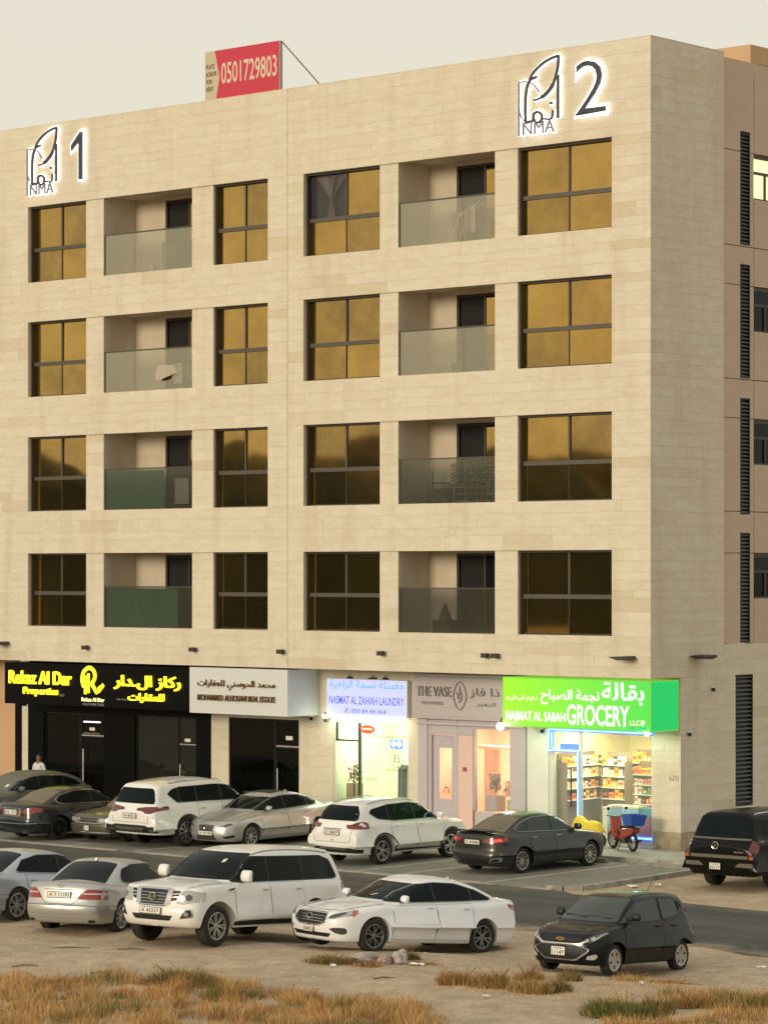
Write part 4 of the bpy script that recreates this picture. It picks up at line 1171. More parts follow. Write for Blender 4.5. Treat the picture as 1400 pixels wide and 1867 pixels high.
for i in range(9):
    for k in range(10):
        y, z = .09 + i * .135, .10 + k * .13 + (.065 if i % 2 else 0)
        if z > 1.3: continue
        dots.add([(5.1075, y - .035, z), (5.1075, y, z + .035), (5.1075, y + .035, z), (5.1075, y, z - .035)], [(0, 1, 2, 3)])
dots.build('diamond_pattern', mat('green_dots', (.0, .35, .1), .4, emit=(.0, .42, .10), estr=.55), sp)
M_WL = mat('white_lit', (.9, 1, .9), .4, emit=(.86, 1.0, .90), estr=.98)
M_WL2 = mat('pale_green_lit', (.7, 1, .5), .4, emit=(.62, .95, .42), estr=.95)
text('letters', ar('بقالة'), s5, 3.47, .72, M_WL, h=.60, w=1.42, y=-.012, ext=.003, offset=.012)
text('letters', ar('نجمة الصباح'), s5, 1.36, .66, M_WL, h=.42, w=2.02, y=-.012, ext=.003, offset=.008)
text('letters', ar('ذ.م.م ش.ش.و'), s5, .14, .70, M_WL2, h=.20, w=1.1, y=-.012, ext=.003, offset=.01)
text('letters', 'NAJMAT AL SABAH', s5, .13, .11, M_WL, h=.33, w=2.08, y=-.012, ext=.003, offset=.006)
text('letters', 'GROCERY', s5, 2.27, .12, M_WL, h=.56, w=2.12, y=-.012, ext=.003, offset=.012)
text('letters', 'L.L.C SP', s5, 4.42, .17, M_WL2, h=.14, w=.5, y=-.012, ext=.003, offset=.01)
text('letters', 'C.N. 12345', s5, 4.38, .045, mat('teal_letters', (0, .2, .2), .5, emit=(0, .25, .25), estr=.5), h=.09, w=.57, y=-.012, ext=.003)
bulb(-5.17, -.02, 3.42, .11, (.95, 1, .85), 16, 'bright round lamp at the lower left corner of the green grocery sign')
bulb(-.20, .10, 3.38, .06, (.85, .95, 1), 6, 'small bright lamp under the right end of the green grocery sign')
l = bpy.data.lights.new('grocery_tube', 'AREA'); l.energy = 24; l.color = (.75, 1.0, .75); l.shape = 'RECTANGLE'; l.size = 4.6; l.size_y = .1
o = bpy.data.objects.new('sign_tube_light', l); COL.objects.link(o); o.location = W(-2.7, .9, 3.40); o.rotation_euler = (0, 0, ANG)

# ---------------------------------------------------------------- halo-lit numbers and emblems high on the front
M_GRY = mat('letter_grey', (0.045, 0.05, 0.062), 0.4, 0.3)
M_GRY2 = mat('letter_light_grey', (0.22, 0.21, 0.22), 0.4, 0.3)
M_HALO = mat('halo_white', (1, 1, 1), .4, emit=(.93, .96, 1.0), estr=1.1)
def halo(mb_fn, par, grow, fm):
    f = MB(); mb_fn(f, 0.0, -.13, -.08); o = f.build('strokes', fm, par)
    g = MB(); mb_fn(g, grow, -.075, -.045); g.build('halo', M_HALO, o)
def emblem(a, z, label, k=1.0):
    e = empty('building_emblem', W(a, 0, z), ANG, label, 'emblem', 'lit emblems on the facade')
    def dark(mb, g, y0, y1):
        # tall leaf, its hooked right upright and the bowl below
        band(mb, curve([(.66, 1.28), (.42, 1.20), (.30, .96), (.26, .60), (.27, .08), (.40, .07)]), .07 + g, y0, y1)
        band(mb, curve([(.40, .07), (.52, .08), (.56, .26), (.70, .30), (.82, .22), (.84, .10), (.76, .02), (.62, .02), (.56, .12)]), .065 + g, y0, y1)
        band(mb, curve([(.84, .10), (.98, .08), (1.12, .06), (1.20, .12), (1.22, .30)]), .05 + g, y0, y1)
        band(mb, [(1.40, .06), (1.40, 1.25)], .07 + g, y0, y1)
        band(mb, curve([(.34, 1.05), (.52, 1.38), (.86, 1.62), (1.20, 1.74), (1.44, 1.77)]), .07 + g, y0, y1)
        band(mb, curve([(1.42, 1.76), (1.38, 1.40), (1.22, 1.00), (.96, .76), (.72, .66), (.56, .64)]), [.07 + g] * 12 + [.10 + g] * 10 + [.05 + g] * 9, y0, y1)
        mb.prism([(1.16 + (.045 + g / 2) * math.cos(t), .50 + (.045 + g / 2) * math.sin(t)) for t in np.linspace(0, 2 * math.pi, 9)[:-1]], y0, y1)
    def light(mb, g, y0, y1):
        band(mb, [(.03, -.30), (.03, 1.18)], .045 + g, y0, y1)
        band(mb, curve([(.03, 1.18), (.28, 1.18), (.56, 1.06), (.74, .84)]), .04 + g, y0, y1)
        band(mb, curve([(.03, .60), (.06, .35), (.14, .16)]), .03 + g, y0, y1)
    halo(dark, e, .085, M_GRY); halo(light, e, .08, M_GRY2)
    t = text('letters', 'NMA', e, .17, -.30, M_GRY2, h=.34, w=1.12, y=-.12, ext=.02, offset=.0)
    g = text('halo', 'NMA', t, 0, 0, M_HALO, h=.42, w=1.22, ext=.015, offset=.05, rot=(0, 0, 0)); g.location = (-.05, -.04, -.045)
    t = text('letters', ar('نماء'), e, .12, .0, M_GRY2, h=.14, w=.20, y=-.10, ext=.015)
def numeral(a, z, s, w, h, label):
    e = empty('building_number', W(a, 0, z), ANG, label, 'number', 'lit numbers on the facade')
    t = text('numeral', s, e, 0, 0, M_GRY, h=h, w=w, y=-.12, ext=.03, offset=-.018)
    g = text('halo', s, t, 0, 0, M_HALO, h=h + .16, w=w + .16, ext=.015, offset=.03, rot=(0, 0, 0)); g.location = (-.08, -.08, -.055)
emblem(-4.46, 20.16, 'leaf shaped NMA emblem glowing white beside the number 2 at top right')
numeral(-2.44, 20.22, '2', 1.02, 1.46, 'large dark number 2 with white glow near the top right of the facade')
emblem(-24.78, 20.20, 'leaf shaped NMA emblem glowing white beside the number 1 at top left')
e = empty('building_number', W(-22.72, 0, 20.22), ANG, 'large dark number 1 with white glow near the top left of the facade', 'number', 'lit numbers on the facade')
ONE = [(.40, 0), (.56, 0), (.56, 1.50), (.44, 1.50), (.05, 1.12), (.05, .94), (.40, 1.20)]
o = MB().prism(ONE, -.13, -.08).build('numeral', M_GRY, e)
MB().prism([(.33, -.07), (.65, -.07), (.65, 1.59), (.41, 1.59), (-.03, 1.16), (-.03, .82), (.33, 1.07)], -.075, -.045).build('halo', M_HALO, o)

# ---------------------------------------------------------------- small fittings on the wall
def flood(a, z, label, flatw=False, side=False):
    e = empty('wall_lamp', W(0, a, z) if side else W(a, 0, z), ANG + (R(90) if side else 0), label, 'lamp', 'unlit lamps above the shops')
    if flatw:
        MB().prism([(-.28, .03), (.22, .06), (.30, .0), (.05, -.06)], -.55, 0.0, axis='y').build('housing', mat('lamp_brown', (.06, .045, .03), .6), e, bevel=.006)
        MB().tube([(.0, -.1, 0), (0, .0, -.03)], .02).build('arm', M_DKAL, e)
    else:
        MB().box(-.11, .09, -.22, -.06, -.07, .06).build('housing', mat('lamp_brown', (.045, .03, .022), .6), e, bevel=.012)
        MB().tube([(0, -.08, 0), (0, .0, .0)], .03).build('arm', M_DKAL, e)
flood(-21.99, 5.35, 'small dark wall lamp above the yellow lettered sign')
flood(-17.19, 5.37, 'small dark wall lamp above the left end of the white box sign')
flood(-13.50, 5.37, 'small dark wall lamp beside the joint in the facade')
flood(-9.51, 5.39, 'small dark wall lamp above the florist sign')
flood(-5.62, 5.40, 'larger of the paired dark wall lamps above the green sign')
flood(-5.25, 5.40, 'smaller of the paired dark wall lamps above the green sign')
flood(-.75, 5.42, 'flat brown wall lamp tilted above the right end of the green sign', True)
flood(-26.0, 5.42, 'flat brown wall lamp at the far left edge of the facade', True)
flood(2.05, 5.42, 'flat brown wall lamp on the side wall beyond the corner', True, True)
def camd(a, b, z, label, side=False):
    e = empty('security_camera', W(a, b, z), ANG + (R(90) if side else 0), label, 'camera', 'small cameras under the signs')
    MB().ball((0, -.06, -.05), .055, 10, 6).build('lens', M_DKAL, e); MB().box(-.06, .06, -.08, 0, 0, .05).build('base', M_ALU, e)
camd(0, 2.85, 4.55, 'dome camera high on the side wall right of the green sign', True)
camd(0, 1.72, 3.36, 'small dome camera on the side wall below the green sign', True)
camd(-13.6, 1.38, 3.36, 'small dome camera under the right end of the white box sign')
camd(-12.95, 1.3, 3.33, 'small dome camera by the laundry entrance top')
camd(-4.75, 1.38, 3.30, 'small dome camera below the left part of the green sign')

# roof hoarding
rb = empty('roof_billboard', W(-17.40, .62, 22.16), ANG, 'red and cream rental hoarding with a phone number on the roof edge', 'billboard')
MB().box(0, 3.18, 0, .10, 0.0, 1.62).build('board', mat('hoard_grey', (.35, .3, .26), .6), rb)
MB().add([(.0, -.003, .0), (.45, -.003, .0), (.62, -.003, .8), (.42, -.003, 1.62), (0, -.003, 1.62)], [(0, 1, 2, 3, 4)]).build('cream_panel', mat('hoard_cream', (.50, .42, .30), .6), rb)
MB().add([(.45, -.003, .0), (3.14, -.003, .0), (3.14, -.003, 1.62), (.42, -.003, 1.62), (.62, -.003, .8)], [(0, 1, 2, 3, 4)]).build('red_panel', mat('hoard_red', (.50, .025, .055), .5), rb)
text('phone_number', '0501729803', rb, .70, .56, mat('hoard_text', (.62, .50, .40), .6), h=.66, w=2.35, y=-.008, ext=.003, offset=.012)
for i, s in enumerate(('FLATS', '& SHOPS', 'FOR', 'RENT')):
    text('letters', s, rb, .06, 1.08 - i * .23, mat('ink_black', (.03, .03, .03), .6), h=.14, w=(.34, .44, .24, .3)[i], y=-.008, ext=.003)
MB().tube([(3.16, .1, 1.60), (4.30, .9, .0)], .022).build('stay', mat('stay_grey', (.2, .19, .15), .6), rb)
MB().tube([(.1, .1, 1.55), (.1, 1.4, -.1)], .022).build('stay', MATS['stay_grey'], rb)

# ---------------------------------------------------------------- things on the balconies
def bal(bi, r): return BALS[bi][0], ROWS[r][0]
M_PLB = mat('plastic_brown', (.10, .08, .055), .5); M_PLW = mat('plastic_white', (.7, .68, .62), .5)
def chair(a, b, z, rz, label, m):
    e = empty('balcony_chair', W(a, b, z), ANG + rz, label, 'chair', 'plastic chairs on the top left balcony')
    MB().box(-.22, .22, -.22, .22, .40, .44).build('seat', m, e, bevel=.01)
    bk = MB()
    for k in range(5): bk.box(-.20, .20, .20, .225, .52 + k * .09, .58 + k * .09)
    bk.box(-.22, -.19, .20, .23, .44, .98); bk.box(.19, .22, .20, .23, .44, .98); bk.build('backrest', m, e)
    for x in (-.2, .2):
        for y in (-.2, .2): MB().box(x - .02, x + .02, y - .02, y + .02, 0, .4).build('leg', m, e)
a, z = bal(0, 0)
chair(a + 2.15, .95, z, R(200), 'brown slatted chair left of the bottle on the top left balcony', M_PLB)
chair(a + 3.35, .90, z, R(250), 'brown slatted chair at the right end of the top left balcony', M_PLB)
o = MB().lathe([(0, 0), (.09, 0), (.1, .2), (.08, .3), (.04, .36), (.035, .42), (0, .42)], 14, 'z').build('water_bottle', M_PLW); o.location = W(a + 1.75, .5, z); tag(o, 'white water container on the top left balcony', 'bottle')
a, z = bal(0, 1)
t = empty('balcony_table', W(a + 2.75, .75, z), ANG, 'round table under a pale cloth on the second left balcony', 'table')
MB().lathe([(0, .70), (.75, .70), (.75, .74), (0, .74)], 24, 'z').build('tabletop', M_PLB, t); MB().tube([(0, 0, 0), (0, 0, .7)], .04).build('leg', M_PLB, t)
cl = MB(); q = random.Random(4)
pr = [];  n = 40
vs = [(0, 0, .752)] + [(.76 * math.cos(2 * math.pi * k / n), .76 * math.sin(2 * math.pi * k / n), .75) for k in range(n)] + [((.80 + .05 * math.sin(k * 1.7)) * math.cos(2 * math.pi * k / n), (.80 + .05 * math.sin(k * 1.7)) * math.sin(2 * math.pi * k / n), .38 + .1 * math.sin(k * .6)) for k in range(n)]
cl.add(vs, [(0, 1 + k, 1 + (k + 1) % n) for k in range(n)] + [(1 + k, 1 + n + k, 1 + n + (k + 1) % n, 1 + (k + 1) % n) for k in range(n)], 0, True)
o = cl.build('tablecloth', mat('cloth_beige', (.42, .36, .27), .9)); o.location = W(a + 2.75, .75, z); o.rotation_euler = (0, 0, ANG); tag(o, 'pale brown cloth over the round balcony table', 'tablecloth')
o = MB().box(-.02, .02, -.3, .3, 0, .62).build('towel', mat('towel_white', (.7, .68, .62), .9), None, bevel=.01); o.location = W(a + 3.2, .30, z + .65); o.rotation_euler = (0, 0, ANG + R(70)); tag(o, 'white towel hung behind the second left balcony glass', 'towel')
o['label'] = 'white towel hung over the table edge on the second left balcony'; o.location = W(a + 3.15, .22, z + .18)
for r in (2, 3):
    a, z = bal(0, r)
    o = MB().box(0, 2.55 if r == 2 else 3.15, 0, .02, 0.02, 1.22).build('balcony_screen', M_GREEN); o.location = W(a + .08, .13, z); o.rotation_euler = (0, 0, ANG)
    tag(o, 'dark green screen behind the glass of the %s left balcony' % ('third' if r == 2 else 'lowest'), 'screen', 'green balcony screens')
a, z = bal(0, 3)
cv = []; cf = []; n = 24
for i in range(2):
    for k in range(n + 1): cv.append((a + 1.58 + k * .52 / n, 1.70 + .03 * math.sin(k * 1.6), z + (2.05 if i else .02)))
o = MB().add([(W(*v)) for v in cv], [(k, k + 1, n + 2 + k, n + 1 + k) for k in range(n)], 0, True).build('door_curtain', mat('curtain_yellow', (.42, .36, .13), .9)); tag(o, 'yellow curtain hanging in the lowest left balcony door', 'curtain')
a, z = bal(0, 2)
o = MB().box(-.30, .30, -.015, .015, .15, .95).build('drying_sheet', mat('sheet', (.50, .48, .42), .9), None, bevel=.004); o.location = W(a + 3.2, .35, z); o.rotation_euler = (0, 0, ANG); tag(o, 'pale sheet drying beside the green screen on the third left balcony', 'sheet')
o = MB().tube([(-.45, 0, .98), (.35, 0, .98)], .02).tube([(-.4, 0, .98), (-.2, .2, 0)], .015).tube([(.3, 0, .98), (.2, .2, 0)], .015).build('drying_rail', M_DKAL); o.location = W(a + 3.2, .38, z); o.rotation_euler = (0, 0, ANG); tag(o, 'dark folding rail holding the sheet on the third left balcony', 'rail')
def leaves(n, box_, seed, s=.045):
    q = random.Random(seed); mb = MB()
    for i in range(n):
        c = Vector((q.uniform(*box_[0]), q.uniform(*box_[1]), q.uniform(*box_[2])))
        d = Vector((q.gauss(0, 1), q.gauss(0, 1), q.gauss(0, 1))).normalized() * s; e_ = d.cross(Vector((q.gauss(0, 1), q.gauss(0, 1), q.gauss(0, 1)))).normalized() * s * .5
        mb.add([c - d, c + e_, c + d, c - e_], [(0, 1, 2, 3)], q.choice((0, 0, 1)))
    return mb
M_LF = [mat('leaf_green', (.05, .10, .035), .7), mat('leaf_pale', (.16, .2, .09), .7)]
e = empty('balcony_plant', W(BALS[0][0] + 2.75, .5, ROWS[2][0]), ANG, 'leafy plant between screen and sheet on the third left balcony', 'plant')
leaves(260, ((-.2, .2), (-.1, .1), (.15, .85)), 9).build('foliage', M_LF, e); MB().lathe([(0, 0), (.11, 0), (.14, .2), (0, .2)], 12, 'z').build('pot', M_PLB, e)
a, z = bal(1, 2)
e = empty('balcony_plant', W(a + 2.6, .45, z), ANG, 'broad leafy climber behind the third right balcony glass', 'plant')
leaves(1500, ((-.85, .85), (-.15, .15), (.05, 1.15)), 10, .05).build('foliage', M_LF, e)
mb = MB()
for k in range(5): mb.box(-.85 + k * .42, -.83 + k * .42, -.02, .0, 0, 1.15)
for k in range(6): mb.box(-.85, .85, -.02, .0, .05 + k * .2, .07 + k * .2)
mb.build('trellis', M_PLW, e)
e = empty('balcony_cabinet', W(a + .75, 1.1, z), ANG, 'dull shelf stand at the left of the third right balcony', 'cabinet')
MB().box(-.4, .4, -.2, .2, 0, .45).build('body', M_PLB, e); MB().box(-.35, .2, -.2, .2, .60, .63).box(-.3, -.27, -.1, -.05, .45, .95).build('shelf', M_PLB, e)
a, z = bal(1, 0)
e = empty('drying_rack', W(a + 1.85, .6, z), ANG, 'white folding drying rack with clothes on the top right balcony', 'drying rack')
fr_m = MB().tube([(-.30, -.2, 0), (.05, 0, .92)], .012).tube([(.35, -.2, .1), (.05, 0, .92)], .012).tube([(-.30, .25, 0), (.05, .2, .92)], .012).tube([(-.65, 0, .98), (0.0, 0, .88), (.75, 0, 1.18)], .012).tube([(-.65, .25, .98), (0, .25, .88), (.75, .25, 1.18)], .012)
fr_m.build('frame', mat('rack_white', (.85, .84, .78), .4, .2), e)
for i, (x, c) in enumerate(((-.22, (.33, .30, .22)), (-.1, (.3, .28, .2)), (.25, (.5, .3, .25)), (.35, (.32, .2, .16)), (.5, (.6, .58, .52)))):
    MB().box(x - .07, x + .07, -.02, .0, .45 - .03 * i, .88 + .05 * i).build('garment', mat('wash%d' % i, c, .9), e)
a, z = bal(1, 1)
e = empty('storage_box', W(a + 1.2, .8, z), ANG, 'open pale carton on the second right balcony floor', 'box')
MB().box(-.32, .32, -.2, .2, 0, .28).build('body', mat('carton', (.35, .31, .23), .8), e); MB().box(.28, .32, -.22, .22, .0, .36).build('flap', M_PLW, e)
a, z = bal(1, 3)
e = empty('storage_crate', W(a + 1.3, .6, z), ANG, 'dark teal crate with a draped cloth on the lowest right balcony', 'crate')
MB().box(-.32, .32, -.2, .2, 0, .36).build('body', mat('crate_teal', (.03, .06, .05), .6), e, bevel=.01); MB().lathe([(0, .85), (.05, .8), (.14, .55), (.2, .36), (0, .36)], 12, 'z').build('cloth', M_PLB, e)

# ---------------------------------------------------------------- hills mirrored in the glass, and an unseen tree belt added to darken panes
def ridge(name, dist, h0, h1, m, seed, kind, n=260, a0=-150, a1=60):
    q = random.Random(seed); mb = MB(); vs = []; fs = []
    ph = [q.uniform(0, 6.28) for _ in range(8)]
    for i in range(n + 1):
        t = R(a0 + (a1 - a0) * i / n)
        f_ = sum(math.sin(t * k * 9 + ph[j]) / (1 + .5 * j) for j, k in enumerate((.5, 1.1, 2.3, 4.1, 7.7, 13.3, 21.1, 34.7)))
        h = h0 + (h1 - h0) * (0.5 + f_ / 5)
        for k, (dd, hh) in enumerate(((0, -2), (dist * .02, h * .8), (dist * .06, h), (dist * .15, h * .7), (dist * .3, -2))):
            r_ = dist + dd
            vs.append((-r_ * math.cos(t + 0) if False else -r_ * math.cos(t), -r_ * math.sin(t), hh))
    for i in range(n):
        for k in range(4): fs.append((i * 5 + k, i * 5 + k + 1, (i + 1) * 5 + k + 1, (i + 1) * 5 + k))
    mb.add(vs, fs, 0, True); o = mb.build(name, m); o['kind'] = kind
    return o
ridge('hills', 1500, 58, 92, mat('hill_rock', (0.10, 0.08, 0.055), 0.95), 2, 'structure', 260, -35, 80)
ridge('added_tree_belt', 230, 15, 21.5, mat('added_tree_belt', (0.018, 0.030, 0.040), 0.95, noise=((.032, .045, .055), .3, .9)), 5, 'stuff', 400, -35, 80)

# ---------------------------------------------------------------- vehicles
def smooth_poly(pts, it=3, closed=False):
    pts = [tuple(p) for p in pts]
    for _ in range(it):
        o = []
        n = len(pts)
        rng_ = range(n if closed else n - 1)
        if not closed: o.append(pts[0])
        for i in rng_:
            p, q = pts[i], pts[(i + 1) % n]
            o.append((p[0] * .75 + q[0] * .25, p[1] * .75 + q[1] * .25)); o.append((p[0] * .25 + q[0] * .75, p[1] * .25 + q[1] * .75))
        if not closed: o.append(pts[-1])
        pts = o
    return pts
def rounded(pts, r=0.05, seg=4):
    """polygon with rounded corners; r may be a list"""
    n = len(pts); out_ = []
    for i in range(n):
        p0, p1, p2 = Vector(pts[i - 1][:2]), Vector(pts[i][:2]), Vector(pts[(i + 1) % n][:2])
        rr = r[i] if isinstance(r, (list, tuple)) else r
        d0, d1 = (p0 - p1), (p2 - p1)
        k = min(rr, d0.length * .45, d1.length * .45)
        if k < 1e-4: out_.append(tuple(p1)); continue
        a, b = p1 + d0.normalized() * k, p1 + d1.normalized() * k
        for s in range(seg + 1):
            t = s / seg
            q = a * (1 - t) ** 2 + p1 * 2 * t * (1 - t) + b * t * t
            out_.append((q.x, q.y))
    return out_

class Profile:
    def __init__(self, pts, it=3):
        pts = sorted(smooth_poly(pts, it))
        self.x = np.array([p[0] for p in pts]); self.y = np.array([p[1] for p in pts])
    def __call__(self, x): return np.interp(x, self.x, self.y)
    def slope(self, x): return (self(x + .02) - self(x - .02)) / .04

def rmax(a, b, r):
    u = np.maximum(a + r, 0); v = np.maximum(b + r, 0)
    return np.minimum(np.maximum(a, b), -r) * 0 + np.sqrt(u * u + v * v) - r + np.minimum(np.maximum(a + r, b + r), 0)
def smin(a, b, k):
    h = np.maximum(k - np.abs(a - b), 0) / k
    return np.minimum(a, b) - h * h * k * .25

class CarShape:
    """closed body surface from side, plan and end profiles; x forward, y left, z up, ground at 0, x = 0 midway between the axles"""
    def __init__(s, d):
        s.d = d
        s.xf = d['wb'] / 2 + d['fo']; s.xr = -d['wb'] / 2 - d['ro']
        s.W = d['W'] / 2
        s.deck = Profile(d['deck']); s.roof = Profile(d['roof'], d.get('rit', 3))
        s.nose = Profile([(z, o) for z, o in d['nose']], 2); s.tail = Profile([(z, o) for z, o in d['tail']], 2)
        s.zb = d.get('zb', .20)
        s.side = Profile(d.get('side', [(0, -.10), (.18, -.055), (.28, -.016), (.36, -.003), (.62, 0), (.74, -.010), (.86, -.028), (1.0, -.055), (1.3, -.1)]), 2)
        s.tumble = d.get('tumble', .36); s.belt = d.get('belt', .92); s.gw = d.get('gw', .06)
    def field(s, x, y, z):
        d = s.d; ay = np.abs(y)
        # plan taper towards the ends
        tf = np.clip((x - (s.xf - d.get('ft', 1.3))) / d.get('ft', 1.3), 0, 1.2); tr = np.clip(((s.xr + d.get('rt', 1.2)) - x) / d.get('rt', 1.2), 0, 1.2)
        w = s.W + s.side(z) - d.get('fta', .13) * tf ** 2.2 - d.get('rta', .10) * tr ** 2.2
        # swollen haunches round the wheels
        R0 = d['R']
        fl_ = d.get('flare', .012)
        for ax in (d['wb'] / 2, -d['wb'] / 2):
            w = w + fl_ * np.exp(-((x - ax) / (R0 * 1.35)) ** 2) * np.exp(-((z - R0 * 1.25) / .32) ** 2)
        a = ay - w
        f = x - (s.xf - s.nose(z)) + d.get('fc', .16) * (ay / s.W) ** 2.4
        b = (s.xr + s.tail(z)) - x + d.get('rc', .12) * (ay / s.W) ** 2.6
        t = rmax(a, f, d.get('rf', .22)); t = rmax(t, b, d.get('rr', .16))
        zd = s.deck(x) - d.get('crown', .045) * (ay / s.W) ** 2
        # shallow power lines on the bonnet
        zd = zd + d.get('bulge', .012) * np.exp(-((ay - .48) / .10) ** 2) * (x > .6)
        t = rmax(t, (z - zd) / np.sqrt(1 + np.minimum(s.deck.slope(x) ** 2, 1)), d.get('rd', .07))
        t = rmax(t, s.zb - z, .05)
        # cabin
        gy = ay - (s.W - s.gw - s.tumble * (z - s.belt) - .04 * np.clip(z - s.belt - .2, 0, 1) ** 1
                   - d.get('gta', .10) * np.clip((x - .2) / 1.2, 0, 1) ** 2 - d.get('grt', .14) * np.clip((-x - .6) / 1.5, 0, 1) ** 2)
        x1 = x + d.get('wc', .16) * ay ** 2; x2 = x - d.get('wr', .14) * ay ** 2
        r1, r2 = s.roof(x1), s.roof(x2)
        zr = np.minimum(r1, r2) - .035 * (ay / .6) ** 2
        sl = np.where(r1 < r2, s.roof.slope(x1), s.roof.slope(x2))
        g = rmax(gy / math.sqrt(1 + s.tumble ** 2), (z - zr) / np.sqrt(1 + np.minimum(sl ** 2, 9)), d.get('rg', .09))
        g = np.maximum(g, .5 - z)
        g = np.maximum(g, np.maximum(x - s.roof.x[-1] + .02, s.roof.x[0] + .02 - x))
        return smin(t, g, d.get('blend', .05))
    def mesh(s, name='body', nst=96, nr=120, ncap=18):
        xa, xb = s.xr + .62, s.xf - .62
        z0 = s.d.get('z0', .62)
        th = np.linspace(0, 2 * math.pi, nr, endpoint=False)
        # denser rays towards shoulder and roof rail
        O = []; D = []
        for i in range(nst):
            x = xa + (xb - xa) * i / (nst - 1)
            for t in th: O.append((x, 0, z0)); D.append((0, math.sin(t), -math.cos(t)))
        caps = []
        for sgn, xo in ((1, xb), (-1, xa)):
            rings = []
            for j in range(1, ncap):
                ph = math.pi / 2 * (1 - j / ncap)
                rings.append(len(O))
                for t in th: O.append((xo, 0, z0)); D.append((sgn * math.cos(ph), math.sin(ph) * math.sin(t), -math.sin(ph) * math.cos(t)))
            pole = len(O); O.append((xo, 0, z0)); D.append((sgn, 0, 0)); caps.append((rings, pole))
        O = np.array(O); D = np.array(D)
        N = len(O)
        lo = np.zeros(N); hi = np.full(N, np.nan)
        # march outwards
        step = .055; t = np.zeros(N)
        done = np.zeros(N, bool)
        for k in range(1, 42):
            t1 = np.full(N, k * step)
            idx = np.where(~done)[0]
            if not len(idx): break
            p = O[idx] + D[idx] * t1[idx, None]
            v = s.field(p[:, 0], p[:, 1], p[:, 2])
            c = idx[v > 0]
            hi[c] = t1[c]; lo[c] = t1[c] - step; done[c] = True
        hi[~done] = 2.3; lo[~done] = 2.2
        for _ in range(11):
            m = (lo + hi) / 2
            p = O + D * m[:, None]
            v = s.field(p[:, 0], p[:, 1], p[:, 2])
            lo = np.where(v <= 0, m, lo); hi = np.where(v > 0, m, hi)
        P_ = O + D * ((lo + hi) / 2)[:, None]
        F = []
        def ring_quads(r0, r1, flip):
            for k in range(nr):
                a, b, c, e = r0 + k, r0 + (k + 1) % nr, r1 + (k + 1) % nr, r1 + k
                F.append((a, b, c, e) if not flip else (e, c, b, a))
        for i in range(nst - 1): ring_quads(i * nr, (i + 1) * nr, False)
        for (rings, pole), base, flip in ((caps[0], (nst - 1) * nr, False), (caps[1], 0, True)):
            r0 = base
            for rg in rings: ring_quads(r0, rg, flip); r0 = rg
            for k in range(nr):
                a, b = r0 + k, r0 + (k + 1) % nr
                F.append((a, b, pole) if not flip else (b, a, pole))
        me = bpy.data.meshes.new(name)
        me.from_pydata(P_.tolist(), [], F)
        me.update()
        bm = bmesh.new(); bm.from_mesh(me); bmesh.ops.recalc_face_normals(bm, faces=bm.faces)
        for f in bm.faces: f.smooth = True
        bm.to_mesh(me)
        s.bvh = BVHTree.FromBMesh(bm); bm.free()
        return me

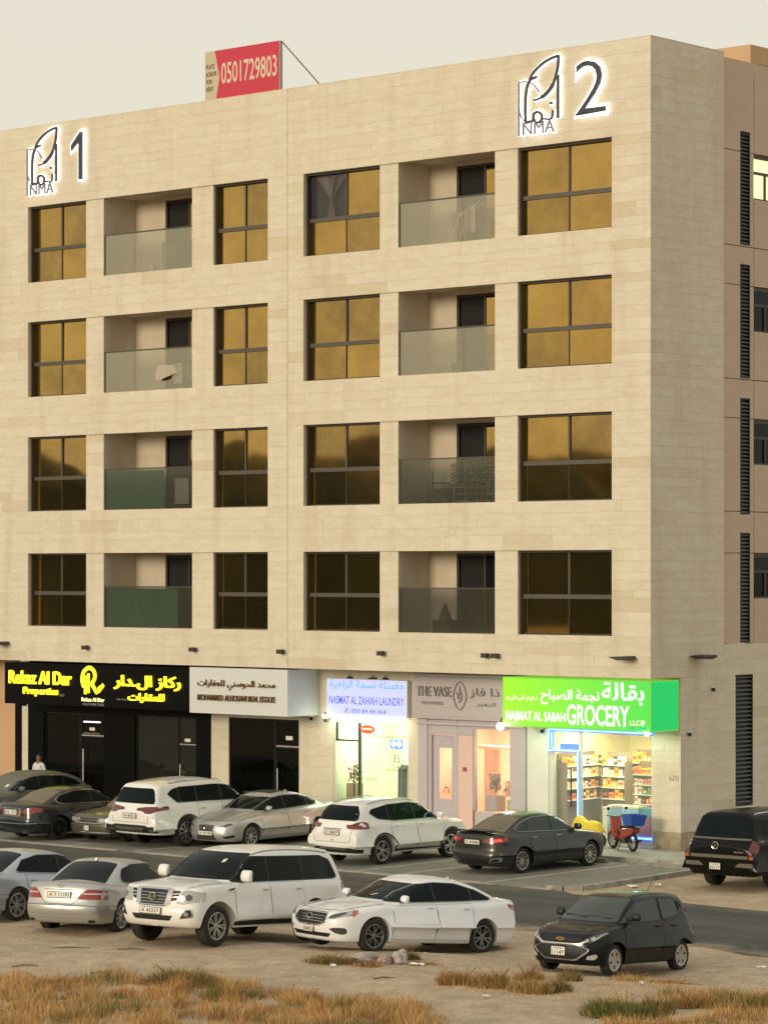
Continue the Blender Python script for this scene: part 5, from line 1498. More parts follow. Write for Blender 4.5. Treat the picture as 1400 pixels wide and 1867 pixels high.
VIEWS = {'front': (Vector((-1, 0, 0)), lambda u, v: Vector((6, u, v))), 'rear': (Vector((1, 0, 0)), lambda u, v: Vector((-6, u, v))),
         'left': (Vector((0, -1, 0)), lambda u, v: Vector((u, 3, v))), 'right': (Vector((0, 1, 0)), lambda u, v: Vector((u, -3, v))),
         'top': (Vector((0, 0, -1)), lambda u, v: Vector((u, v, 5)))}
class Car:
    def __init__(s, name, d, label, cat, paint, group, dark=False):
        s.d = d; s.shape = CarShape(d); s.paint = paint
        s.root = bpy.data.objects.new(name, None); COL.objects.link(s.root); s.root.empty_display_size = .5
        tag(s.root, label, cat, group)
        me = s.shape.mesh()
        s.bvh = s.shape.bvh
        # cut the wheel housings through the body
        body = bpy.data.objects.new('body', me); COL.objects.link(body)
        me.materials.append(paint); me.materials.append(M_UND)
        cm = MB()
        Ra = d['R'] + d.get('arch', .055)
        for ax in (d['wb'] / 2, -d['wb'] / 2):
            n = 40
            cm.prism([(ax + Ra * math.cos(2 * math.pi * k / n), d['R'] + .01 + Ra * math.sin(2 * math.pi * k / n)) for k in range(n)], -1.3, 1.3, mi=1)
        cme = cm.mesh('cutter'); cme.materials.append(paint); cme.materials.append(M_UND)
        cut = bpy.data.objects.new('cutter', cme); COL.objects.link(cut)
        md = body.modifiers.new('b', 'BOOLEAN'); md.object = cut; md.operation = 'DIFFERENCE'; md.solver = 'EXACT'
        dg = bpy.context.evaluated_depsgraph_get()
        nm = bpy.data.meshes.new_from_object(body.evaluated_get(dg))
        body.modifiers.clear(); body.data = nm; bpy.data.objects.remove(cut)
        nm.materials.clear(); nm.materials.append(paint); nm.materials.append(M_UND)
        for p in nm.polygons:
            if p.normal.z < -.97 and p.center.z < d.get('zb', .2) + .03: p.material_index = 1
        nm.set_sharp_from_angle(angle=R(35))
        body.parent = s.root; s.body = body
        s.wheels()
    def cast(s, view, u, v):
        d, f = VIEWS[view]
        o = f(u, v)
        hit, n, i, dist = s.bvh.ray_cast(o, d)
        if hit is None:
            # slide towards the middle until the body is met
            for k in range(1, 30):
                uu, vv = (u, v)
                if view in ('front', 'rear'): uu = u * (1 - k * .012); vv = v + (.012 * k * (1 if v < .6 else -1))
                elif view == 'top': uu = u * (1 - k * .01); vv = v * (1 - k * .01)
                else: uu = u * (1 - k * .012); vv = v + (.01 * k * (1 if v < .6 else -1))
                hit, n, i, dist = s.bvh.ray_cast(f(uu, vv), d)
                if hit is not None: break
        if hit is None:
            hit, n, i, dist = s.bvh.find_nearest(o + d * 5)
        if n.dot(d) > 0: n = -n
        return hit, n
    def decal(s, name, view, poly, m, off=.004, parent=None, grid=.05, skirt=.02, label=None, md=.30):
        bm = bmesh.new()
        vs = [bm.verts.new((p[0], p[1], 0)) for p in poly]
        try: bm.faces.new(vs)
        except ValueError: return None
        u0, u1 = min(p[0] for p in poly), max(p[0] for p in poly); v0, v1 = min(p[1] for p in poly), max(p[1] for p in poly)
        for ax, lo, hi in ((0, u0, u1), (1, v0, v1)):
            n = max(1, int((hi - lo) / grid + .5))
            for k in range(1, n):
                c = lo + (hi - lo) * k / n
                co = (c, 0, 0) if ax == 0 else (0, c, 0); no = (1, 0, 0) if ax == 0 else (0, 1, 0)
                bmesh.ops.bisect_plane(bm, geom=bm.verts[:] + bm.edges[:] + bm.faces[:], plane_co=co, plane_no=no)
        bmesh.ops.remove_doubles(bm, verts=bm.verts, dist=1e-4)
        nrm = {}
        for v in bm.verts:
            h, n = s.cast(view, v.co.x, v.co.y)
            if view in ('front', 'rear') and abs(v.co.x) > .5 and 'wind' not in name:
                if 'light' in name or 'marker' in name: md = max(md, .50)
                lim = s.shape.xf - md if view == 'front' else s.shape.xr + md
                if (h.x < lim) if view == 'front' else (h.x > lim):
                    h, n = s.cast('left' if v.co.x > 0 else 'right', lim, v.co.y)
            v.co = h + n * (off + .002); nrm[v] = n
        # skirt back into the body so the piece has thickness
        be = [e for e in bm.edges if len(e.link_faces) == 1]
        for f in bm.faces: f.smooth = True
        new = {}
        for e in be:
            for v in e.verts:
                if v not in new: new[v] = bm.verts.new(v.co - nrm[v] * (skirt + off))
        for e in be:
            a, b = e.verts
            try: bm.faces.new((a, b, new[b], new[a]))
            except ValueError: pass
        bmesh.ops.recalc_face_normals(bm, faces=bm.faces)
        me = bpy.data.meshes.new(name); bm.to_mesh(me); bm.free()
        # outward check: compare first smooth face normal with view
        d = VIEWS[view][0]
        sgn = sum(p.normal.dot(d) * p.area for p in me.polygons if p.use_smooth)
        if sgn > 0: me.flip_normals()
        me.set_sharp_from_angle(angle=R(40))
        o = mesh_obj(name, me, m, parent or s.root)
        if label: o['label'] = label
        return o
    def both(s, name, view, poly, m, off=.004, **k):
        """a piece and its mirror image; side views give left and right, end views give +y and -y"""
        r = []
        if view == 'side':
            for v in ('right', 'left'): r.append(s.decal(name, v, poly, m, off, **k))
        else:
            r.append(s.decal(name, view, poly, m, off, **k)); r.append(s.decal(name, view, [(-p[0], p[1]) if view != 'top' else (p[0], -p[1]) for p in poly], m, off, **k))
        return r
    def ring(s, name, view, poly, w, m, off=.007, parent=None, closed=True, r=None):
        """thin bar following a closed line on the body"""
        pts = []
        n = len(poly)
        dense = []
        for i in range(n if closed else n - 1):
            p, q = Vector(poly[i][:2]), Vector(poly[(i + 1) % n][:2])
            k = max(1, int((q - p).length / .06))
            for j in range(k): dense.append(p + (q - p) * j / k)
        if not closed: dense.append(Vector(poly[-1][:2]))
        for p in dense:
            h, nn = s.cast(view, p.x, p.y); pts.append(h + nn * off)
        if closed: pts.append(pts[0])
        mb = MB(); mb.tube(pts, w / 2, 6, cap=not closed)
        return mb.build(name, m, parent or s.root)
    def block(s, name, view, u, v, w, h, t, m, parent=None, bevel=.006, off=0.0, tilt=0.0):
        """small box standing on the surface, facing the view direction"""
        hit, n = s.cast(view, u, v)
        d = -VIEWS[view][0]
        x = d.cross(Vector((0, 0, 1))).normalized(); z = x.cross(d).normalized()
        if tilt: z = (z + d * tilt).normalized(); d = z.cross(x).normalized()
        M = Matrix((x, d, z)).transposed().to_4x4(); M.translation = hit + d * (t / 2 + off)
        mb = MB().box(-w / 2, w / 2, -t / 2, t / 2, -h / 2, h / 2)
        o = mb.build(name, m, parent or s.root, bevel=min(bevel, t * .4)); o.matrix_local = M if parent is None else M
        return o
    def plate(s, view, u, v, txt, w=.52, h=.11, m=None, off=.01, tilt=0.0, sub=None):
        o = s.block('number_plate', view, u, v, w, h, .012, M_PLATE, off=off, tilt=tilt)
        fr = MB().box(-w / 2 - .012, w / 2 + .012, -.007, .002, -h / 2 - .012, h / 2 + .012).build('plate_frame', M_UND, o)
        # plate local y points out of the car
        t = text_mesh(txt, h * (.5 if sub else .62), w * .86, .001, .01)
        tt = mesh_obj('plate_text', t, M_INKB, o)
        tt.rotation_euler = (R(90), 0, R(180)); tt.location = (w * .43, .0075, -h * (.42 if sub else .31))
        if sub:
            t = text_mesh(sub, h * .2, w * .7, .001, .0)
            tt = mesh_obj('plate_text', t, M_INKB, o); tt.rotation_euler = (R(90), 0, R(180)); tt.location = (w * .35, .0075, h * .2)
        return o
    def wheels(s):
        d = s.d; Rw = d['R']; wt = d.get('tw', .22); rimr = d.get('rim', Rw * .70)
        h = wt / 2
        ty = MB().lathe([(rimr, -h * .86), (rimr + .02, -h * .98), (Rw * .90, -h), (Rw * .975, -h * .86), (Rw, -h * .6), (Rw, h * .6), (Rw * .975, h * .86), (Rw * .90, h), (rimr + .02, h * .98), (rimr, h * .86), (rimr - .02, h * .6), (rimr - .02, -h * .6)], 40, 'y', closed=True).mesh('tyre')
        ty.materials.append(M_TYRE)
        rm = MB()
        rm.lathe([(rimr + .004, h * .93), (rimr - .004, h * .97), (rimr - .016, h * .93), (rimr - .03, h * .55), (rimr - .035, -h * .5)], 40, 'y', mi=0)
        rm.lathe([(0, h * .12), (rimr - .03, h * .12)], 24, 'y', mi=1)
        hub = d.get('hub', .055)
        rm.lathe([(0, h * .78), (hub * .6, h * .78), (hub, h * .70), (hub * 1.15, h * .3)], 20, 'y', mi=0)
        n, tw = d.get('spokes', (10, .022)); twin = d.get('twin', 0)
        for k in range(n):
            for off in ((-twin, twin) if twin else (0,)):
                a0 = 2 * math.pi * k / n; a1 = a0 + off
                for (r0, r1, w0, w1, y0, y1) in ((hub * .8, rimr - .012, tw * 1.25, tw, h * .72, h * .86),):
                    c0, s0_ = math.cos(a0 + off * .35), math.sin(a0 + off * .35); c1, s1_ = math.cos(a1), math.sin(a1)
                    p0 = Vector((r0 * c0, 0, r0 * s0_)); p1 = Vector((r1 * c1, 0, r1 * s1_)); t = (p1 - p0).normalized(); nn = Vector((-t.z, 0, t.x))
                    vs = [p0 + nn * w0 + Vector((0, y0, 0)), p0 - nn * w0 + Vector((0, y0, 0)), p1 - nn * w1 + Vector((0, y1, 0)), p1 + nn * w1 + Vector((0, y1, 0))]
                    vs += [v - Vector((0, .035, 0)) for v in vs]
                    rm.add(vs, [(0, 1, 2, 3), (4, 7, 6, 5), (0, 4, 5, 1), (1, 5, 6, 2), (2, 6, 7, 3), (3, 7, 4, 0)], 0)
        if d.get('cover'):   # wheel cover with small openings
            rm.lathe([(0, h * .80), (rimr * .98, h * .88)], 32, 'y', mi=0)
            for k in range(d['cover']):
                t = 2 * math.pi * k / d['cover']; c = Vector((rimr * .62 * math.cos(t), 0, rimr * .62 * math.sin(t)))
                e1 = Vector((math.cos(t), 0, math.sin(t))); e2 = Vector((-math.sin(t), 0, math.cos(t)))
                rm.add([c + e1 * .055 + Vector((0, h * .875, 0)), c + e2 * .030 + e1 * .01 + Vector((0, h * .87, 0)), c - e1 * .05 + Vector((0, h * .86, 0)), c - e2 * .030 + e1 * .01 + Vector((0, h * .87, 0))], [(0, 1, 2, 3)], 1)
        rim_m = rm.mesh('rim')
        rim_m.materials.append(d.get('rimmat', M_RIM)); rim_m.materials.append(M_RIMD); rim_m.set_sharp_from_angle(angle=R(35))
        ty.set_sharp_from_angle(angle=R(50))
        tr = d['W'] / 2 - wt / 2 - d.get('inset', .025)
        for ax in (d['wb'] / 2, -d['wb'] / 2):
            for sy in (-1, 1):
                w = bpy.data.objects.new('wheel', None); COL.objects.link(w); w.parent = s.root; w.empty_display_size = .1
                w.location = (ax, sy * tr, Rw)
                st_ = d.get('steer', 0) if ax > 0 else 0
                w.rotation_euler = (0, random.Random(int(ax * 10) + sy).uniform(0, 6), R(st_) + (math.pi if sy < 0 else 0))
                w.rotation_mode = 'XYZ'
                t = bpy.data.objects.new('tyre', ty); COL.objects.link(t); t.parent = w
                r_ = bpy.data.objects.new('rim', rim_m); COL.objects.link(r_); r_.parent = w
    def mirror(s, x, z, m=None, size=(.10, .11, .075)):
        for sy in (-1, 1):
            h, n = s.cast('right' if sy < 0 else 'left', x, z)
            yc = h.y + sy * (size[1] + .05)
            mb = MB(); mb.prism([(x - size[0] * .55, z - .02), (x + size[0] * .45, z + .0), (x + size[0] * .75, z + size[2] * .9), (x + size[0] * .3, z + size[2] * 1.9), (x - size[0] * .5, z + size[2] * 2)], yc - size[1], yc + size[1])
            mb2 = MB(); mb2.tube([(x, h.y, z - .01), (x - .01, h.y + sy * .09, z + .02)], .028, 8)
            o = mb.build('side_mirror', m or s.paint, s.root, bevel=.038); o.data.polygons.foreach_set('use_smooth', [True] * len(o.data.polygons)); o.data.set_sharp_from_angle(angle=R(60)); mb2.build('mirror_arm', M_UND, o)
    def doors(s, cuts, z0, ztop, arch=True, handles=True, hz=None, lower=None, hm=None):
        """cuts: x positions front to back (front edge, middle, rear edge); panels under the window line"""
        d = s.d; hz = hz or (ztop(0) - .12)
        for i in range(len(cuts) - 1):
            xa, xb = cuts[i], cuts[i + 1]
            g = .006
            pts = []
            xs = np.linspace(xb + g, xa - g, 6)
            Ra = d['R'] + d.get('arch', .055) + .05
            for x in xs: pts.append((x, ztop(x)))
            for z in np.linspace(ztop(xa), z0, 7)[1:]: pts.append((xa - g, z))
            # along the bottom towards the rear, then up round the rear arch
            for z in np.linspace(z0, ztop(xb), 9):
                x = xb + g
                cx_, cz_ = -d['wb'] / 2, d['R']
                if abs(z - cz_) < Ra: x = max(x, cx_ + math.sqrt(Ra * Ra - (z - cz_) ** 2))
                if z <= ztop(xb) - .005: pts.append((x, z))
            for v in ('right', 'left'):
                c = Vector((sum(p[0] for p in pts) / len(pts), sum(p[1] for p in pts) / len(pts)))
                big = [(c.x + (p[0] - c.x) * (1 + .016 / max(.3, abs(xa - xb) / 2)), c.y + (p[1] - c.y) * (1 + .012 / .3)) for p in pts]
                dr = s.decal('door', v, pts, s.paint, .0045, skirt=.004)
                sm = s.ring('door_seam', v, pts, .009, M_UND, .0035, parent=dr)
                if handles:
                    hx = xb + .17
                    h, n = s.cast(v, hx, hz); sy = -1 if v == 'right' else 1
                    mb = MB().box(hx - .09, hx + .09, h.y + sy * .012, h.y + sy * .034, hz - .014, hz + .014)
                    mb.build('handle', hm or s.paint, dr, bevel=.006)
    def place(s, contact, axle, side, heading, pitch=0.0, z=None, roll=0.0):
        """stand the car so that the foot of one wheel (axle +1/-1, side -1 right / +1 left) is at world x,y; heading in degrees from +Y towards +X"""
        d = s.d
        h = R(90 - heading)
        lx = axle * d['wb'] / 2; ly = side * (d['W'] / 2 - .05)
        c, s_ = math.cos(h), math.sin(h)
        ox = contact[0] - (lx * c - ly * s_); oy = contact[1] - (lx * s_ + ly * c)
        zz = contact[2]
        # pitch: nose up positive
        zc = zz - lx * math.sin(R(pitch))
        s.root.location = (ox, oy, zc)
        s.root.rotation_mode = 'XYZ'
        s.root.rotation_euler = (R(roll), -R(pitch), h)

M_UND = mat('car_black_trim', (0.008, 0.008, 0.008), 0.55)
M_TYRE = mat('tyre_rubber', (0.010, 0.010, 0.010), 0.85, dust=.22)
M_RIM = mat('rim_silver', (0.50, 0.49, 0.47), 0.32, 0.85)
M_RIMD = mat('rim_dark', (0.012, 0.012, 0.012), 0.6)
M_PLATE = mat('plate_face', (0.72, 0.70, 0.64), 0.5)
M_INKB = mat('plate_ink', (0.02, 0.02, 0.02), 0.6)
M_CHR = mat('chrome', (0.62, 0.61, 0.58), 0.12, 1.0)
M_CGL = mat('car_glass', (0.006, 0.010, 0.010), 0.05, 0.0, spec=0.09, dust=.012)
M_CGL2 = mat('car_glass_pale', (0.045, 0.060, 0.055), 0.06, 0.0, spec=0.25, dust=.10)
M_CGLD = mat('car_glass_dusty', (0.02, 0.022, 0.02), 0.18, 0.0, spec=0.5, dust=.8)
M_LAMP = mat('headlamp', (0.42, 0.42, 0.40), 0.08, 0.35, coat=1.0)
M_LAMPD = mat('headlamp_dark', (0.06, 0.06, 0.06), 0.1, 0.3, coat=1.0)
M_RED = mat('tail_red', (0.25, 0.006, 0.008), 0.12, 0.0, coat=1.0)
M_REDD = mat('tail_red_dark', (0.10, 0.004, 0.006), 0.12, 0.0, coat=1.0)
M_REDL = mat('tail_red_lit', (0.6, 0.02, 0.01), 0.2, 0.0, emit=(1, .05, .02), estr=1.6)
M_REFL = mat('lamp_clear', (0.5, 0.5, 0.48), 0.1, 0.2, coat=1.0)
M_AMB = mat('lamp_amber', (0.45, 0.10, 0.02), 0.15, coat=1.0)
def paint(name, c, metal=0.0, rough=.32, dust=.3, coat=.8, dc=(0.36, 0.30, 0.22), spec=.5):
    return mat(name, c, rough, metal, coat=coat, dust=dust, dustcol=dc, spec=spec)
PW = paint('paint_white', (0.80, 0.79, 0.75), dust=.22, dc=(.52, .45, .34))
PW2 = paint('paint_white_cool', (0.80, 0.81, 0.82), dust=.10, dc=(.5, .45, .36))
PSIL = paint('paint_silver', (0.46, 0.46, 0.45), .55, .3, .35)
PSILB = paint('paint_silver_blue', (0.42, 0.45, 0.49), .5, .3, .15)
PGREY = paint('paint_dark_grey', (0.026, 0.026, 0.024), .4, .3, .12, .5, dc=(.2, .18, .14))
PBLK = paint('paint_black', (0.005, 0.007, 0.008), .0, .25, .04, .22, dc=(.22, .2, .16), spec=.15)
PBLK2 = paint('paint_black_deep', (0.004, 0.004, 0.004), .0, .3, .02, .16, dc=(.2, .18, .14), spec=.12)
PNAVY = paint('paint_navy', (0.014, 0.018, 0.026), .3, .25, .12, .5, dc=(.22, .19, .13))
POLV = paint('paint_dusty_grey', (0.10, 0.10, 0.085), .2, .5, .75, .3, dc=(.20, .19, .14))
PGOLD = paint('paint_gold_old', (0.10, 0.085, 0.055), .4, .4, .3, .6, dc=(.2, .17, .1))
PRED = paint('paint_red_dark', (0.14, 0.012, 0.010), .2, .3, .2)
GRP = 'parked cars'
def sym(poly): return poly + [(-p[0], p[1]) for p in reversed(poly)]
def circ(cx_, cy_, r, n=14, ry=None): return [(cx_ + r * math.cos(2 * math.pi * k / n), cy_ + (ry or r) * math.sin(2 * math.pi * k / n)) for k in range(n)]
def inset(poly, k):
    c = (sum(p[0] for p in poly) / len(poly), sum(p[1] for p in poly) / len(poly))
    return [(c[0] + (p[0] - c[0]) * k, c[1] + (p[1] - c[1]) * k) for p in poly]
def side_glass(c, dlo, bars, m, trim=None, r=.04, tw=.018, barw=.05, framem=None):
    """dark surround, panes split at the bars, and a bright strip around"""
    poly = rounded(dlo, r)
    for v in ('right', 'left'):
        fr = c.decal('window_surround', v, poly, framem or M_UND, .007, skirt=.006)
        xs = sorted([min(p[0] for p in poly) - .1] + list(bars) + [max(p[0] for p in poly) + .1])
        for i in range(len(xs) - 1):
            lo = xs[i] + (barw / 2 if i > 0 else 0); hi = xs[i + 1] - (barw / 2 if i < len(xs) - 2 else 0)
            q = clip_x(inset_poly(poly, .018), lo, hi)
            if len(q) > 2: c.decal('side_window', v, q, m, .0105, skirt=.004)
        if trim is not None: c.ring('window_trim', v, poly, tw, trim, .009, parent=fr)
def clip_x(poly, lo, hi):
    def cut(pl, x0, keep_gt):
        o = []
        for i in range(len(pl)):
            p, q = pl[i], pl[(i + 1) % len(pl)]
            ip = (p[0] > x0) == keep_gt; iq = (q[0] > x0) == keep_gt
            if ip: o.append(p)
            if ip != iq:
                t = (x0 - p[0]) / (q[0] - p[0]); o.append((x0, p[1] + (q[1] - p[1]) * t))
        return o
    return cut(cut(poly, lo, True), hi, False) if poly else poly
def inset_poly(poly, d):
    n = len(poly); A = sum(poly[i][0] * poly[(i + 1) % n][1] - poly[(i + 1) % n][0] * poly[i][1] for i in range(n))
    sg = 1 if A > 0 else -1; o = []
    for i in range(n):
        p0, p1, p2 = Vector(poly[i - 1][:2]), Vector(poly[i][:2]), Vector(poly[(i + 1) % n][:2])
        t = (p2 - p0)
        if t.length < 1e-6: continue
        t.normalize(); nn = Vector((-t.y, t.x)) * sg
        q = p1 + nn * d; o.append((q.x, q.y))
    return o
def wipers(c, x, z):
    for y0, y1 in ((.50, -.05), (-.02, -.55)):
        h0, n0 = c.cast('front', y0, z); h1, n1 = c.cast('front', y1, z + .03)
        MB().tube([h0 + n0 * .02, h1 + n1 * .02], .010, 5).build('wiper', M_UND, c.root)

# ---- 1 white large off-roader, nose to the viewer
d = dict(wb=3.075, fo=.90, ro=1.08, W=1.995, R=.405, tw=.27, rim=.268, spokes=(7, .014), twin=.14, arch=.075, zb=.36, belt=1.22, tumble=.24, gw=.05, z0=.85,
         deck=[(2.6, 1.00), (2.40, 1.10), (2.0, 1.20), (1.2, 1.27), (.6, 1.27), (-2.0, 1.27), (-2.7, 1.24)],
         roof=[(1.25, 1.12), (1.15, 1.26), (.42, 1.82), (-.2, 1.93), (-1.2, 1.94), (-2.2, 1.90), (-2.42, 1.86), (-2.66, 1.30), (-2.75, 1.0)],
         nose=[(0, .20), (.36, .14), (.5, .02), (.72, 0), (.80, .05), (1.1, .10), (1.3, .2)], tail=[(0, .15), (.4, .05), (.6, 0), (.9, .02), (1.25, .06), (1.5, .1)],
         side=[(0, -.08), (.36, -.05), (.5, -.01), (.7, 0), (.95, 0), (1.15, -.015), (1.3, -.04)], fta=.09, ft=1.0, rta=.06, fc=.20, rc=.07, rf=.16, rr=.10, gta=.05, grt=.07, rg=.12, wc=.12, wr=.03, flare=.02, bulge=.015)
c = Car('parked_car', d, 'white full size off-roader with chrome barred grille facing the viewer', 'off-roader', PW, GRP)
c.decal('windshield', 'front', rounded(sym([(.80, 1.285), (.68, 1.80)])[::1], .06), M_CGL, .004)
side_glass(c, [(1.02, 1.245), (.50, 1.66), (.30, 1.75), (-1.9, 1.75), (-2.22, 1.66), (-2.40, 1.30), (-2.28, 1.265)], (-.06, -1.20), M_CGL, None, .06, barw=.06)
c.doors((1.05, -.06, -1.16), .52, lambda x: 1.235, hz=1.10, hm=M_CHR)
hl = [(.94, .93), (.93, 1.08), (.66, 1.09), (.56, .86), (.66, .83), (.9, .86)]
c.both('headlight', 'front', rounded([(.985, .90), (.99, 1.06), (.80, 1.10), (.66, 1.08), (.56, .84), (.70, .82)], .03), M_LAMP, .008)
c.both('headlight_reflector', 'front', circ(.80, .96, .062), M_LAMPD, .013, skirt=.004)
c.decal('grille', 'front', rounded(sym([(.30, .80), (.34, 1.09)]), .02), M_UND, .006)
c.both('grille', 'front', rounded([(.43, .88), (.55, .90), (.62, 1.08), (.47, 1.08)], .02), M_UND, .008)
c.both('grille_frame', 'front', [(.30, .78), (.42, .80), (.47, 1.11), (.35, 1.11)], M_CHR, .016)
c.decal('grille_frame', 'front', sym([(.36, 1.085), (.37, 1.12)]), M_CHR, .014)
for z in (.84, .90, .96, 1.02): c.ring('grille_bar', 'front', [(-.31, z), (.31, z)], .018, M_CHR, .014, closed=False)
c.both('grille_bar', 'front', [(.45, .94), (.58, .96), (.59, .98), (.45, .96)], M_CHR, .014); c.both('grille_bar', 'front', [(.46, 1.0), (.60, 1.02), (.60, 1.04), (.46, 1.02)], M_CHR, .014)
em_ = MB().lathe([(.075, -.01), (.085, .012), (.072, .02), (.06, .012)], 20, 'x').box(-.0, .022, -.115, .115, -.02, .02).build('emblem', M_CHR, c.root); em_.location = c.cast('front', 0, .95)[0] + Vector((.03, 0, 0))
c.ring('grille_frame', 'front', [(-.34, .78), (.34, .78)], .03, M_CHR, .012, closed=False)
c.decal('lower_intake', 'front', rounded(sym([(.44, .50), (.52, .60)]), .02), M_UND, .006)
c.both('fog_recess', 'front', rounded([(.66, .54), (.90, .58), (.90, .74), (.78, .74)], .03), M_CHR, .006)
c.both('fog_light', 'front', rounded([(.69, .56), (.88, .60), (.88, .72), (.79, .72)], .03), M_UND, .012, skirt=.006)
c.both('fog_lamp', 'front', circ(.80, .645, .040), M_LAMP, .018, skirt=.005)
c.plate('front', 0, .675, 'A 43257', .52, .115, off=.02, tilt=-.1)
c.both('side_vent', 'side', rounded([(1.30, 1.13), (1.02, 1.17), (1.04, 1.10), (1.26, 1.07)], .015), M_CHR, .006); c.both('side_vent_slot', 'side', [(1.25, 1.12), (1.05, 1.15), (1.06, 1.12), (1.23, 1.09)], M_UND, .010, skirt=.004)
c.mirror(.82, 1.27, size=(.11, .12, .115))
c.both('sill', 'side', [(1.05, .40), (-1.05, .40), (-1.05, .52), (1.02, .50)], M_UND, .006)
for sy in (-1, 1): MB().box(-1.02, 1.02, sy * .84 - .10, sy * .84 + .10 + (.02 * sy), .36, .41).build('running_board', PW, c.root, bevel=.015)
c.both('taillight', 'side', rounded([(-2.66, .98), (-2.56, 1.0), (-2.52, 1.18), (-2.68, 1.22)], .03), M_LAMPD, .012)
c.decal('rear_window', 'rear', rounded(sym([(.78, 1.33), (.68, 1.80)]), .06), M_CGL, .004)
for sy in (-1, 1): c.ring('roof_rail', 'top', [(.25, sy * .70), (.0, sy * .715), (-1.2, sy * .72), (-2.2, sy * .70)], .016, M_UND, .006, closed=False)
MB().ball((.62, 0, 1.62), (.015, .05, .03), 8, 6).build('mirror_sticker', M_PLATE, c.root) if False else None
c.decal('screen_sticker', 'front', [(.30, 1.60), (.37, 1.62), (.36, 1.68), (.29, 1.66)], M_PLATE, .007, skirt=.002)
wipers(c, 1.1, 1.30)
CARS = {'patrol': c}
def arch_trim(c, w, m, out=.008):
    """dark lip round each wheel opening"""
    d = c.d; Ra = d['R'] + d.get('arch', .055)
    for ax in (d['wb'] / 2, -d['wb'] / 2):
        p = []; n = 16
        a0, a1 = R(-8), R(188)
        for k in range(n + 1):
            t = a0 + (a1 - a0) * k / n; p.append((ax + (Ra + w) * math.cos(t), d['R'] + .01 + (Ra + w) * math.sin(t)))
        for k in range(n, -1, -1):
            t = a0 + (a1 - a0) * k / n; p.append((ax + (Ra + .006) * math.cos(t), d['R'] + .01 + (Ra + .006) * math.sin(t)))
        c.both('arch_trim', 'side', p, m, out, grid=.12)
def antenna_fin(c, x, m):
    h, n = c.cast('top', x, 0)
    MB().prism([(x + .09, h.z - .01), (x - .07, h.z - .01), (x - .06, h.z + .055)], -.012, .012).build('antenna_fin', m, c.root, bevel=.005)
def emblem_ring(c, view, u, v, r, m=None, bar=True, ry=None):
    hit, n = c.cast(view, u, v); sg = 1 if view == 'front' else -1
    mb = MB(); pts = [(hit.x + sg * .022, u + r * math.cos(t), v + (ry or r) * math.sin(t)) for t in np.linspace(0, 2 * math.pi, 19)]
    mb.tube(pts, r * .14, 5, cap=False)
    if bar: mb.box(hit.x + sg * .012, hit.x + sg * .026, u - r * .12, u + r * .12, v - (ry or r) * .8, v + (ry or r) * .8); mb.box(hit.x + sg * .012, hit.x + sg * .026, u - r * .6, u + r * .6, v - .008, v + .008)
    return mb.build('emblem', m or M_CHR, c.root)
SED_NOSE = [(0, .16), (.25, .09), (.4, .015), (.55, 0), (.66, .02), (.8, .09), (1.0, .2)]
SED_TAIL = [(0, .2), (.3, .08), (.45, .01), (.6, 0), (.75, .02), (1.0, .06), (1.2, .12)]

# ---- 2 white mid-size saloon, nose to the viewer
d = dict(wb=2.805, fo=.955, ro=1.09, W=1.865, R=.328, tw=.21, rim=.232, spokes=(5, .013), twin=.22, hub=.045, rimmat=mat('rim_grey', (.24, .24, .235), .35, .8), arch=.05, zb=.19, belt=.96, tumble=.50, gw=.075, z0=.58, steer=0,
         deck=[(2.6, .55), (2.35, .66), (2.2, .76), (1.8, .87), (1.3, .95), (1.0, .98), (0, .97), (-1.4, 1.02), (-1.95, 1.07), (-2.42, 1.10), (-2.55, 1.0)],
         roof=[(1.25, .86), (1.12, .95), (.30, 1.37), (-.15, 1.49), (-.75, 1.485), (-1.35, 1.38), (-2.05, 1.11), (-2.2, 1.0), (-2.3, .85)],
         nose=SED_NOSE, tail=SED_TAIL, fta=.14, fc=.20, rf=.20, rr=.18, rta=.12, flare=.025, bulge=.015, wc=.20)
c = Car('parked_car', d, 'white saloon with black alloy wheels, between the white off-roader and the small black hatchback', 'car', PW2, GRP); CARS['sonata'] = c
c.decal('windshield', 'front', rounded(sym([(.72, 1.01), (.55, 1.345)]), .06), M_CGL, .004)
side_glass(c, [(.98, .975), (.62, 1.17), (.22, 1.335), (-.20, 1.385), (-.75, 1.375), (-1.30, 1.255), (-1.68, 1.10), (-1.62, 1.055), (0, 1.0)], (-.14, -1.12), M_CGL, M_CHR, .05, tw=.014, barw=.05)
c.doors((.98, -.14, -1.08), .27, lambda x: .955 - .035 * x, hz=.90)
c.decal('grille', 'front', rounded(sym([(.30, .50), (.47, .57), (.43, .72)]), .03), M_UND, .006)
c.ring('grille_frame', 'front', rounded(sym([(.31, .485), (.49, .565), (.44, .735)]), .04), .022, M_CHR, .010)
for z in (.56, .61, .66): c.ring('grille_bar', 'front', [(-.42, z), (.42, z)], .014, M_CHR, .011, closed=False)
emblem_ring(c, 'front', 0, .645, .085, ry=.055)
c.both('headlight', 'front', rounded([(.50, .62), (.56, .70), (.80, .80), (.90, .845), (.905, .78), (.84, .70), (.66, .63)], .02), M_LAMP, .008)
c.both('headlight_inner', 'front', rounded([(.54, .635), (.58, .69), (.76, .765), (.80, .75), (.74, .69), (.64, .645)], .015), M_LAMPD, .014, skirt=.004)
c.both('side_marker', 'side', [(2.0, .725), (1.90, .80), (1.80, .815), (1.83, .77), (1.93, .70)], M_AMB, .012, skirt=.005)
c.decal('lower_intake', 'front', rounded(sym([(.50, .27), (.58, .345)]), .02), M_UND, .006)
